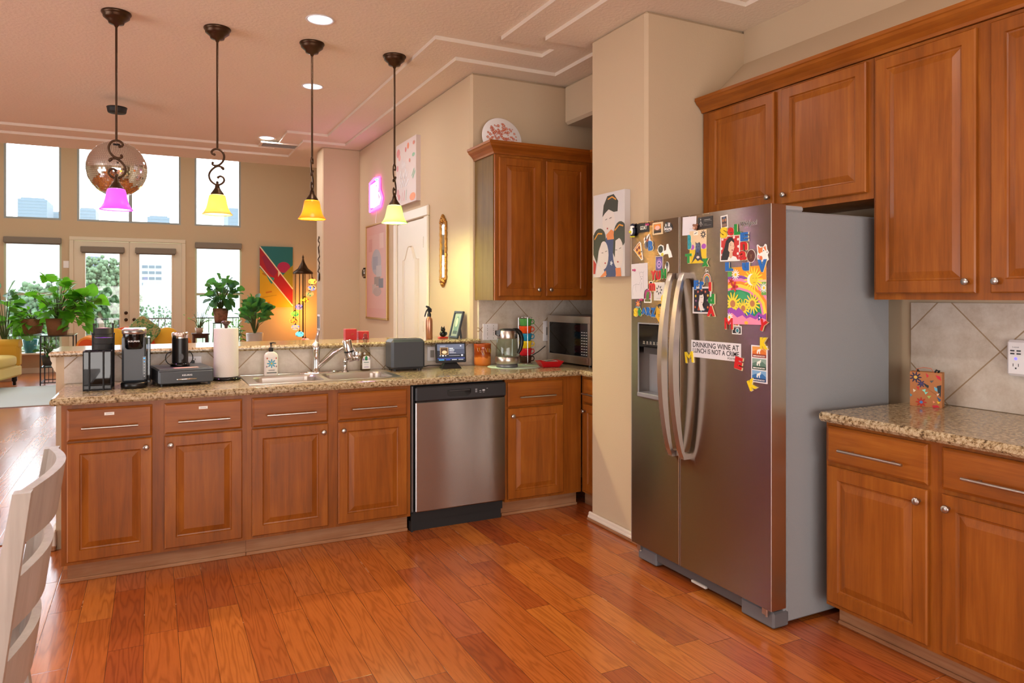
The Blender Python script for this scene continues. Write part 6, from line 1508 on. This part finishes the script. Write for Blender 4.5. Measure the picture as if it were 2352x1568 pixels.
# ------------------------------------------------------------------ plants
def leafmat(name, a, b):
    m = bpy.data.materials.new(name); m.use_nodes = True; t = m.node_tree; bs = t.nodes['Principled BSDF']; bs.inputs['Roughness'].default_value = .35
    n = NT(m); c = n.ramp(n.noise(n.coord((4,4,4)), 2, 2), [(.35, a), (.65, b)]); n.l(c, bs.inputs['Base Color'])
    tr = t.nodes.new('ShaderNodeBsdfTranslucent'); n.l(n.mix(.5, c, '#8ad020'), tr.inputs[0])
    mx = t.nodes.new('ShaderNodeMixShader'); mx.inputs[0].default_value = .45
    t.links.new(bs.outputs[0], mx.inputs[1]); t.links.new(tr.outputs[0], mx.inputs[2]); t.links.new(mx.outputs[0], t.nodes['Material Output'].inputs[0])
    return m
LG = leafmat('bright_leaf', '#3f8a22', '#62b02c'); LD = leafmat('dark_leaf', '#123a26', '#245c38'); LB = leafmat('fig_leaf', '#1e4a40', '#3a7860')
def leaf(mb, p, d, L, W, kind='fig', mi=0, droop=.3, roll=0):
    p = Vector(p); d = Vector(d).normalized(); s = d.cross(Vector((0,0,1)))
    s = s.normalized() if s.length > .05 else Vector((1,0,0)); s = Matrix.Rotation(roll, 3, d) @ s; up = s.cross(d)
    prof = {'fig': [(0,.05),(.15,.35),(.35,.42),(.5,.38),(.7,.52),(.88,.42),(1,.02)], 'heart': [(-.08,.3),(.05,.48),(.25,.52),(.5,.42),(.75,.24),(1,.01)], 'mon': [(-.1,.3),(.05,.5),(.14,.30),(.2,.56),(.34,.30),(.4,.54),(.54,.25),(.6,.42),(.74,.2),(.8,.26),(1,.01)], 'small': [(0,.05),(.3,.35),(.6,.35),(1,.02)]}[kind]
    n = len(prof); vs = []
    for t_, w_ in prof:
        c = p + d*L*t_ - Vector((0,0,1))*droop*L*t_*t_
        vs += [c + s*W*w_ + up*W*.18*w_, c, c - s*W*w_ + up*W*.18*w_]
    fs = []
    for k in range(n-1):
        a = k*3; fs += [(a,a+1,a+4,a+3),(a+1,a+2,a+5,a+4)]
    mb.add(vs, fs, mi, True)
def foliage(mb, c, rx, rz, n, L, W, kind, seed, stems=None, base_=None, ry=None, up=.2, droop=.35, mis=1):
    rg = random.Random(seed); ry = ry or rx*.8
    for i in range(n):
        a = rg.uniform(0, 2*PI); b = math.asin(rg.uniform(-.7, 1)); q = rg.uniform(.25, 1)**.5
        o = Vector((rx*math.cos(a)*math.cos(b)*q, ry*math.sin(a)*math.cos(b)*q, rz*math.sin(b)*q))
        p = Vector(c) + o; d = Vector((o.x/rx, o.y/ry*.8, o.z/rz*.5 + up + rg.uniform(-.3,.3)))
        leaf(mb, p, d, L*rg.uniform(.7,1.15), W*rg.uniform(.8,1.1), kind, rg.randrange(mis), droop*rg.uniform(.5,1.6), rg.uniform(-.9,.9))
        if stems is not None and base_ is not None and i % 2 == 0:
            m = (Vector(base_)+p)/2 + Vector((0,0,.06)); stems.tube([base_, m, p], [.008,.006,.004], 5)
WICK = mat('wicker', '#8a5a3a', .8); n_ = NT(WICK); n_.bump(n_.noise(n_.coord((1,1,2.5)), 60, 2), 1.0, .02)
TERRA = mat('terracotta', '#8a5a44', .7); n_ = NT(TERRA); n_.l(n_.ramp(n_.noise(n_.coord(), 20, 4), [(.4,'#74503c'),(.6,'#946650')]), n_.b.inputs['Base Color'])
def potprof(r0, r1, h): return [(r0*.9,0),(r0,.005),(r1,h),(r1*.93,h),(r1*.9,h-.03),(.001,h-.035)]
def plant(name, label, cat, pos, pot_prof, potm, fol, lm, group=None, stem=True, potname='pot', sx=1, sy=1):
    t = thing(name, label, cat, tuple(pos), group)
    part(potname, MB().lathe(pot_prof, tuple(pos), 24, sx=sx, sy=sy), potm, t)
    h = max(z for r, z in pot_prof); st = MB(); fm = MB()
    b = (pos[0], pos[1], pos[2]+h-.04)
    for f in fol: foliage(fm, *f[:8], stems=st, base_=b, **(f[8] if len(f) > 8 else {}))
    if not st.v: st.cyl(b, (b[0], b[1], b[2]+.1), .01, 6)
    part('stems', st, C('#4a5a2c', .7), t)
    part('foliage', fm, lm, t)
    return t
def P(u, v, y): return at(u, v, y)
p = P(132, 770, 13.4)
plant('potted_monstera', 'large sprawling split-leaf plant in a brown wicker basket by the left window', 'potted plant', (p.x, 13.4, p.z), potprof(.13,.165,.27), WICK,
      [(tuple(P(120,672,13.4)), .34, .26, 28, .19, .20, 'mon', 1, dict(mis=1, up=.4)), (tuple(P(145,700,13.4)), .28, .30, 46, .16, .16, 'heart', 2), (tuple(P(180,725,13.3)), .20, .34, 34, .16, .15, 'heart', 3, dict(up=-.3)), (tuple(P(205,685,13.3)), .16, .12, 9, .24, .24, 'heart', 5)], LG, potname='basket')
p = P(75, 766, 13.7)
plant('potted_vine', 'smaller trailing plant in a tilted wicker basket left of the large split-leaf plant', 'potted plant', (p.x, 13.7, p.z), potprof(.12,.17,.24), WICK, [(tuple(P(68,735,13.7)), .22, .20, 50, .11, .10, 'heart', 7), (tuple(P(50,750,13.7)), .12, .16, 20, .10, .08, 'heart', 8, dict(up=-.5))], LG, potname='basket')
p = P(12, 800, 14.3)
plant('potted_fiddle_fig', 'dark broad-leaved fig behind the yellow sofa at the left edge', 'potted plant', (p.x, 14.3, 0), potprof(.15,.20,.62), C('#c8b8a8', .6), [(tuple(P(8,715,14.3)), .22, .38, 34, .30, .26, 'fig', 9, dict(up=.1, mis=1))], LD)
p = P(70, 812, 15.33)
plant('potted_trailing_plant', 'small pale-leaved plant in a teal pot on the left window sill', 'potted plant', (p.x, 15.33, .386), potprof(.085,.125,.24), mat('teal_glaze', '#2c7c88', .2), [((p.x, 15.28, .80), .24, .16, 40, .10, .09, 'small', 12)], LD)
p = P(118, 805, 13.75)
plant('potted_dark_plant', 'small dark leafy plant on the lower shelf of the glass plant table', 'potted plant', (p.x, 13.45, .30), potprof(.08,.11,.16), C('#3a3634', .6), [((p.x, 13.45, .56), .17, .12, 40, .09, .06, 'small', 14)], LD)
def glass_table():
    a = P(70, 768, 13.45); b = P(155, 768, 13.45); z = a.z - .012
    x0, x1, y0, y1 = a.x, b.x+.12, 13.18, 13.72
    t = thing('glass_table', 'black metal plant table with a glass top and lower cage under the basket plants', 'table', ((x0+x1)/2, 13.45, 0))
    part('glass_top', MB().box(x0-.3, y0, z, x1, y1, z+.010), GLASSG, t)
    f = MB()
    for xx in (x0+.16, x1-.02):
        for yy in (y0+.02, y1-.02): f.cyl((xx,yy,0),(xx,yy,z),.010,6)
    for zz in (.05,.29,z-.01):
        for p_, q_ in (((x0+.16,y0+.02),(x1-.02,y0+.02)),((x1-.02,y0+.02),(x1-.02,y1-.02)),((x1-.02,y1-.02),(x0+.16,y1-.02)),((x0+.16,y1-.02),(x0+.16,y0+.02))): f.cyl((p_[0],p_[1],zz),(q_[0],q_[1],zz),.008,6)
    for i in range(9):
        xx = x0+.16+(x1-.18-x0)*i/8; f.cyl((xx,y0+.02,.05),(xx,y0+.02,.29),.005,5)
    part('frame', f, BLACKM, t)
    part('lower_shelf', MB().box(x0+.16, y0+.02, .285, x1-.02, y1-.02, .298), GLASSG, t)
glass_table()
# right group of plants
p = P(507, 741, 13.8)
plant('potted_fiddle_fig', 'fiddle-leaf fig in a brown clay pot on a stand before the right window', 'potted plant', (p.x, 13.8, p.z), potprof(.10,.135,.26), TERRA, [(tuple(P(511,672,13.8)), .25, .24, 60, .15, .17, 'fig', 21, dict(up=.35, droop=.15)), (tuple(P(500,690,13.7)), .20, .14, 12, .16, .17, 'fig', 22, dict(up=-.6))], LB)
def stand():
    q = P(507, 741, 13.8); x = q.x; z = q.z
    t = thing('plant_stand', 'thin black metal stand under the brown clay fig pot', 'plant stand', (x, 13.8, 0))
    f = MB(); f.tube([(x+.13*math.cos(a), 13.8+.13*math.sin(a), z-.005) for a in [2*PI*i/20 for i in range(20)]], .008, 6, closed=True)
    for a in (30, 150, 270): f.tube([(x+.13*math.cos(R(a)), 13.8+.13*math.sin(R(a)), z-.005),(x+.15*math.cos(R(a)), 13.8+.15*math.sin(R(a)), z*.5),(x+.24*math.cos(R(a)), 13.8+.24*math.sin(R(a)), 0)], .008, 6)
    f.tube([(x+.17*math.cos(a), 13.8+.17*math.sin(a), z*.35) for a in [2*PI*i/20 for i in range(20)]], .005, 5, closed=True)
    part('legs', f, BLACKM, t)
    part('plate', MB().lathe([(.13,z-.006),(.13,z-.001),(.001,z-.001)], (x,13.8,0), 20), BLACKM, t)
stand()
p = P(585, 800, 14.2)
plant('potted_fiddle_fig', 'low glossy blue-green fig in a white tapered pot, left of the mosaic lamp', 'potted plant', (p.x, 14.2, 0), [(.10,0),(.11,.01),(.155,.70),(.145,.71),(.14,.66),(.001,.655)], mat('white_pot', '#cfc6c0', .4), [(tuple(P(588,722,14.1)), .20, .24, 48, .22, .17, 'fig', 25, dict(up=.6, droop=.15))], LB)
p = P(541, 800, 14.9)
plant('potted_leafy_plant', 'dark small-leaved plant in shade between the towel roll and the white pot', 'potted plant', (p.x, 14.9, 0), potprof(.09,.12,.35), C('#4a4038', .6), [(tuple(P(541,765,14.9)), .14, .26, 60, .09, .06, 'small', 28)], LD)
def side_table():
    a = P(440, 765, 14.6); b = P(480, 765, 14.6); z = a.z; x0, x1 = a.x, b.x; xc = (x0+x1)/2
    t = thing('plant_table', 'small dark wooden side table right of the french doors', 'table', (xc, 14.6, 0))
    part('table_top', MB().box(x0, 14.42, z-.025, x1, 14.78, z, 0, .004), DARKWOOD, t)
    for sx in (x0+.04, x1-.04):
        for sy in (14.45, 14.75): part('leg', MB().box(sx-.018, sy-.018, 0, sx+.018, sy+.018, z-.025), DARKWOOD, t)
    part('apron', MB().box(x0+.04, 14.45, z-.09, x1-.04, 14.46, z-.025), DARKWOOD, t)
    q = (xc-.02, 14.6, z+.001)
    tt = plant('potted_seedling', 'thin trailing seedling in a small pale pot on the dark side table', 'potted plant', q, potprof(.055,.075,.10), C('#c8b0a4', .5), [((q[0], 14.6, z+.30), .30, .16, 22, .05, .035, 'small', 31)], LB)
side_table()

# ------------------------------------------------------------------ sofas
YEL = wall_mat('gold_velvet', '#d8a83c', .15, 200); YSEAT = wall_mat('pale_gold_fabric', '#e2cc7c', .15, 200); ORG = wall_mat('orange_velvet', '#d8501c', .15, 200); ORGL = wall_mat('light_orange_fabric', '#e8903c', .15, 200)
def cushion(mb, x0, y0, z0, x1, y1, z1, mi=0, n=8, puff=.25):
    c = Vector(((x0+x1)/2, (y0+y1)/2, (z0+z1)/2)); h = Vector(((x1-x0)/2, (y1-y0)/2, (z1-z0)/2)); vs = []; fs = []
    e = .28
    for i in range(2*n+1):
        ph = -PI/2 + PI*i/(2*n)
        for j in range(4*n):
            th = 2*PI*j/(4*n)
            def sg(v, p): return math.copysign(abs(v)**p, v)
            vs.append((c.x+h.x*sg(math.cos(ph),e)*sg(math.cos(th),e), c.y+h.y*sg(math.cos(ph),e)*sg(math.sin(th),e), c.z+h.z*sg(math.sin(ph),puff*2)))
    m = 4*n
    for i in range(2*n):
        for j in range(m): fs.append((i*m+j, i*m+(j+1)%m, (i+1)*m+(j+1)%m, (i+1)*m+j))
    mb.add(vs, fs, mi, True)
def yellow_sofa():
    # faces +X, its far arm towards the windows; turned a little
    M = around((-1.84, 13.42, 0), R(-14))
    x0, x1, y0, y1 = -2.75, -1.84, 11.2, 13.50
    t = thing('sofa', 'gold velvet sofa with pale yellow seat cushions at the left edge', 'sofa', (-2.5, 12.3, 0))
    part('base', MB(M).box(x0, y0, .15, x1, y1, .33, 0, .03), YSEAT, t)
    part('back', MB(M).box(x0-.02, y0, .30, x0+.20, y1, .74, 0, .06), YEL, t)
    for a, b in ((y1-.14, y1), (y0, y0+.14)): part('arm', MB(M).box(x0, a, .30, x1+.005, b, .66, 0, .04).tube([(x0,(a+b)/2,.655),(x1,(a+b)/2,.655)], .075, 12), YEL, t)
    for i in range(3):
        L_ = (y1-y0-.30)/3; ya = y0+.15+L_*i
        c = MB(M); cushion(c, x0+.20, ya+.005, .32, x1+.02, ya+L_-.005, .50); part('seat_cushion', c, YSEAT, t)
    for x, y in ((x1-.08, y1-.08), (x1-.08, y0+.08), (x0+.08, y0+.08), (x0+.08, y1-.08)):
        part('leg', MB(M).lathe([(.020,0.013),(.028,.03),(.022,.06),(.04,.09),(.036,.13),(.045,.15),(.001,.151)], (x,y,0), 14), BLACK, t)
yellow_sofa()
def orange_sofa():
    x0, x1 = P(186, 790, 12.6).x, P(432, 790, 12.6).x
    t = thing('sofa', 'curvy orange velvet sofa with rolled ends in front of the french doors', 'sofa', ((x0+x1)/2, 12.6, 0))
    zt = P(300, 764, 12.6).z
    part('base', MB().box(x0+.10, 12.25, .12, x1-.10, 12.85, .40, 0, .05), ORG, t)
    part('back', MB().box(x0+.16, 12.72, .38, x1-.16, 12.86, zt+.0, 0, .05).tube([(x0+.2,12.79,zt-.03),((x0+x1)/2,12.79,zt+.05),(x1-.2,12.79,zt-.03)], .06, 10), ORG, t)
    for x, s in ((x0+.10,1), (x1-.10,-1)):
        part('rolled_arm', MB().tube([(x,12.22,zt-.17),(x,12.86,zt-.17)], .135, 20), ORGL, t)
        part('arm_face', MB().tube([(x,12.21,zt-.17),(x,12.22,zt-.17)], .105, 20), ORG, t)
    for x in (x0+.15,x1-.15):
        for y in (12.3,12.8): part('leg', MB().lathe([(.018,.013),(.03,.12),(.001,.121)], (x,y,0), 10), DARKWOOD, t)
    YP = wall_mat('mustard_pillow', '#e0a82c', .15, 200)
    for u, lb in ((262, 'round mustard cushion at the left end of the orange sofa'), (384, 'round mustard cushion at the right end of the orange sofa')):
        q = P(u, 790, 12.45); M = Matrix.Translation((q.x, 12.46, zt-.10)) @ Matrix.Rotation(R(75), 4, 'X')
        solo('round_cushion', MB(M).lathe([(.001,-.06),(.10,-.055),(.17,-.03),(.185,0),(.17,.03),(.10,.055),(.001,.06)], n=24), YP, lb, 'cushion', (q.x, 12.46, zt-.10), 'round cushions on the orange sofa')
    q = P(330, 785, 12.4); PG = mat('tropical_print', '#5c8a4c', .7); n_ = NT(PG)
    n_.l(n_.ramp(n_.noise(n_.coord((9,9,9)), 1.5, 2, .5, 1.5), [(.38,'#3c6a3a'),(.48,'#7aa05c'),(.55,'#c89a6c'),(.62,'#4c8050')]), n_.b.inputs['Base Color'])
    c = MB(Matrix.Translation((q.x-.01, 12.35, zt+.02)) @ Matrix.Rotation(R(40), 4, 'Y')); cushion(c, -.20, -.06, -.20, .20, .06, .20)
    solo('patterned_pillow', c, PG, 'green tropical print throw pillow standing on its corner on the orange sofa', 'pillow', (q.x, 12.35, zt))
orange_sofa()
RUG = wall_mat('pale_rug', '#c4d0d4', .2, 150)
solo('area_rug', MB().box(-3.6, 10.85, .001, .4, 13.16, .012, 0, .004), RUG, 'pale grey-blue area rug on the living room floor', 'rug', (-1.6, 12.2, 0))

# blinds
BL = mat('blind_fabric', '#82796f', .8)
def blind(label, x0, x1, z, y=15.49, h=.11):
    t = thing('roller_blind', label, 'blind', ((x0+x1)/2, y, z))
    part('cassette', MB().box(x0, y-.07, z-h, x1, y-.005, z, 0, .01), BL, t)
    part('hem_bar', MB().box(x0+.02, y-.045, z-h-.02, x1-.02, y-.03, z-h, 0, .003), BL, t)
blind('rolled-up taupe blind at the top of the left lower window', -2.37, -1.49, 2.47, 15.5)
blind('rolled-up taupe blind at the top of the right lower window', .76, 1.63, 2.47, 15.5)
blind('rolled-up taupe blind over the left french door glass', -1.19, -.47, 2.33, 15.49)
blind('rolled-up taupe blind over the right french door glass', -.29, .42, 2.33, 15.49)

# ------------------------------------------------------------------ chair in the foreground
def chair():
    t = thing('ladderback_chair', 'whitewashed wooden ladder-back chair seen from behind at the lower left corner', 'chair', (-.46, 2.0, 0))
    x0 = -.236
    def xb(z): return x0 - (1.0-z)*.14 if z > .45 else x0 - .077 + (.45-z)*.12      # raked back post
    ys = (1.755, 2.235)
    for y in ys:
        m = MB(); vs = []; fs = []; zs = [0,.25,.45,.6,.75,.9,1.0]
        for z in zs:
            w_ = .017; d_ = .022 if z < .5 else .022 - (z-.5)*.012
            for a, b in ((-d_,-w_),(d_,-w_),(d_,w_),(-d_,w_)): vs.append((xb(z)+a-(.012*(1-z) if a < 0 else 0), y+b, z))
        for k in range(len(zs)-1):
            for i in range(4): fs.append((k*4+i, k*4+(i+1)%4, (k+1)*4+(i+1)%4, (k+1)*4+i))
        fs += [(0,1,2,3), tuple(range(len(zs)*4-4, len(zs)*4))]
        m.add(vs, fs); part('back_post', m, GREYWOOD, t)
    def rail(zt, zb, sag, bow=.040, th=.020, ztm=None):
        m = MB(); n = 16; vs = []; fs = []
        for i in range(n+1):
            s = i/n; y = ys[0] + (ys[1]-ys[0])*s; b = bow*math.sin(PI*s)
            a0 = zb + sag*math.sin(PI*s); a1 = zt + .006*math.sin(PI*s)
            for z, off in ((a1,0),(a1,th),(a0,th),(a0,0)): vs.append((xb(z)-.010+b+off, y, z))
        for i in range(n):
            for k in range(4): fs.append((i*4+k, i*4+(k+1)%4, (i+1)*4+(k+1)%4, (i+1)*4+k))
        fs += [(0,1,2,3), tuple(range(n*4, n*4+4))]
        m.add(vs, fs, 0, False)
        part('back_rail', m, GREYWOOD, t)
    rail(1.0, .888, .0)
    rail(.818, .708, .0)
    rail(.642, .535, .0)
    part('seat', MB().box(-.80, 1.74, .445, xb(.46)+.01, 2.25, .475, 0, .012), GREYWOOD, t)
    for y in ys: part('front_leg', MB().box(-.79, y-.02, 0, -.75, y+.02, .445, 0, .004), GREYWOOD, t)
    part('stretcher', MB().box(-.77, 1.98, .20, xb(.2), 2.0, .23), GREYWOOD, t)
    for y in ys: part('side_stretcher', MB().box(-.77, y-.01, .15, xb(.16), y+.01, .18), GREYWOOD, t)
chair()
def table():
    t = thing('dining_table', 'brown wooden dining table corner showing at the left edge behind the chair', 'table', (-1.2, 2.0, 0))
    x1 = -.41; y1 = 2.63
    part('table_top', MB().box(-1.9, 1.2, .725, x1, y1, .76, 0, .006), TABLEWOOD, t)
    for x, y in ((-1.85,1.28),(x1-.14,y1-.12),(x1-.14,1.28),(-1.85,y1-.12)): part('leg', MB().box(x, y-.03, 0, x+.07, y+.04, .725, 0, .004), TABLEWOOD, t)
    part('apron', MB().box(-1.8, 1.3, .64, x1-.10, y1-.10, .725), TABLEWOOD, t)
table()

# ------------------------------------------------------------------ outside
struct('balcony_deck', MB().box(-6, 15.68, -.25, 4, 17.4, -.10), C('#9a9a98', .8))
GR = mat('grass', '#86ad6a', .9); n_ = NT(GR); n_.l(n_.ramp(n_.noise(n_.coord((.05,.05,.05)), 3, 4), [(.4,'#5a6e4c'),(.6,'#74805f')]), n_.b.inputs['Base Color'])
tagp(struct('ground', MB().box(-250, 18, -5.2, 250, 900, -5.0), GR), kind='structure')
def railing():
    t = thing('balcony_railing', 'black metal balcony railing with thin upright bars outside the french doors', 'railing', (0, 17.2, -.1))
    part('top_rail', MB().box(-6, 17.18, .905, 4, 17.22, .93), BLACKM, t)
    part('bottom_rail', MB().box(-6, 17.185, -.02, 4, 17.215, .0), BLACKM, t)
    for i in range(80):
        x = -6 + i*.125; part('baluster', MB().box(x-.007, 17.193, -.1, x+.007, 17.207, .905), BLACKM, t)
railing()
def tree(u, v, y, r, label, c1, seed, n=1500, h=None):
    p = at(u, v, y); t = thing('tree', label, 'tree', (p.x, y, -5), 'trees beyond the balcony')
    h = h or p.z+5; tr = MB().tube([(p.x,y,-5),(p.x+.2,y,-5+h*.5),(p.x,y,-5+h*.85)], [.3,.22,.1], 8)
    part('trunk', tr, C('#5a4a3a', .9), t)
    m = MB(); rg = random.Random(seed)
    for i in range(n):
        a = rg.uniform(0,6.28); b = rg.uniform(-1,1); q = rg.uniform(.5,1); s = math.sqrt(1-b*b)
        c = Vector((p.x+r*q*s*math.cos(a), y+r*q*s*math.sin(a), p.z+r*.9*q*b)); m.sphere(tuple(c), r*rg.uniform(.03,.075), 5, 3)
    part('crown', m, c1, t)
TG = mat('tree_leaves', '#4c5f44', .9)
tree(228, 660, 50, 2.1, 'rounded pale green tree seen through the left french door', TG, 1)
tree(262, 700, 75, 2.4, 'lower spreading tree behind the rounded one in the left french door', TG, 2)
tree(205, 715, 62, 2.2, 'leafy tree at the left side of the left french door view', TG, 3)
tree(352, 735, 80, 1.9, 'small tree low in the right french door view', TG, 4, 120)
tree(110, 730, 80, 4.0, 'wide tree seen through the left lower window', TG, 5)
tree(378, 742, 84, 1.7, 'small bush-like tree beside the pale building', TG, 6, 120)
def building(label, u0, u1, vt, y, c, rows, cols, wc, vb=None, depth=20):
    a = at(u0, vt, y); b = at(u1, vt, y); zt = a.z; x0, x1 = a.x, b.x
    t = thing('building', label, 'building', ((x0+x1)/2, y, -5), 'buildings across the skyline')
    part('walls', MB().box(x0, y, -5, x1, y+depth, zt), C(c, .8), t)
    part('roof_cap', MB().box(x0+(x1-x0)*.1, y+.5, zt, x1-(x1-x0)*.1, y+depth*.8, zt+(x1-x0)*.06), C(c, .8), t)
    z0 = -2; m = MB(); hh = (zt-z0)/rows
    for r in range(rows):
        for k in range(cols):
            w_ = (x1-x0)/cols; m.box(x0+w_*(k+.08 if cols > 1 else k+.03), y-.05, z0+hh*(r+.3), x0+w_*(k+.92 if cols > 1 else k+.97), y, z0+hh*(r+.78))
    part('window_bands', m, C(wc, .4), t)
S1, S2, W1, W2 = '#5a666e', '#606a71', '#505f69', '#58666f'
building('pale blue tower with a flat top in the far left upper window', 40, 108, 455, 320, S1, 34, 1, W1)
building('lower pale block right of the tower in the far left upper window', 108, 139, 486, 350, S2, 30, 1, W2)
building('faint pale tower at the left edge of the middle upper window', 181, 220, 478, 330, S2, 30, 1, W2)
building('faint wide tower low in the middle upper window', 338, 390, 497, 300, S1, 26, 1, W1)
building('faint slim tower in the right upper window', 524, 552, 478, 300, S1, 26, 3, W1)
building('grey-blue block behind the left french door, top left', 196, 232, 590, 150, '#535c66', 12, 1, '#505964')
building('white office block with dark window rows seen through the right french door', 325, 372, 606, 135, '#8c8e90', 9, 3, '#46525a')
building('long white warehouse low in the right french door view', 318, 420, 655, 100, '#909294', 1, 1, '#8e9092')
building('pale building right of the tree in the left french door', 255, 290, 615, 170, '#868a8e', 10, 2, '#7a8288')
building('long pale block added behind the trees as overexposed white, hiding the tower bases', -60, 560, 546, 230, '#b4b8bc', 1, 1, '#b2b6ba')  # added backdrop, its pale colour stands for blown-out white over the tower bases
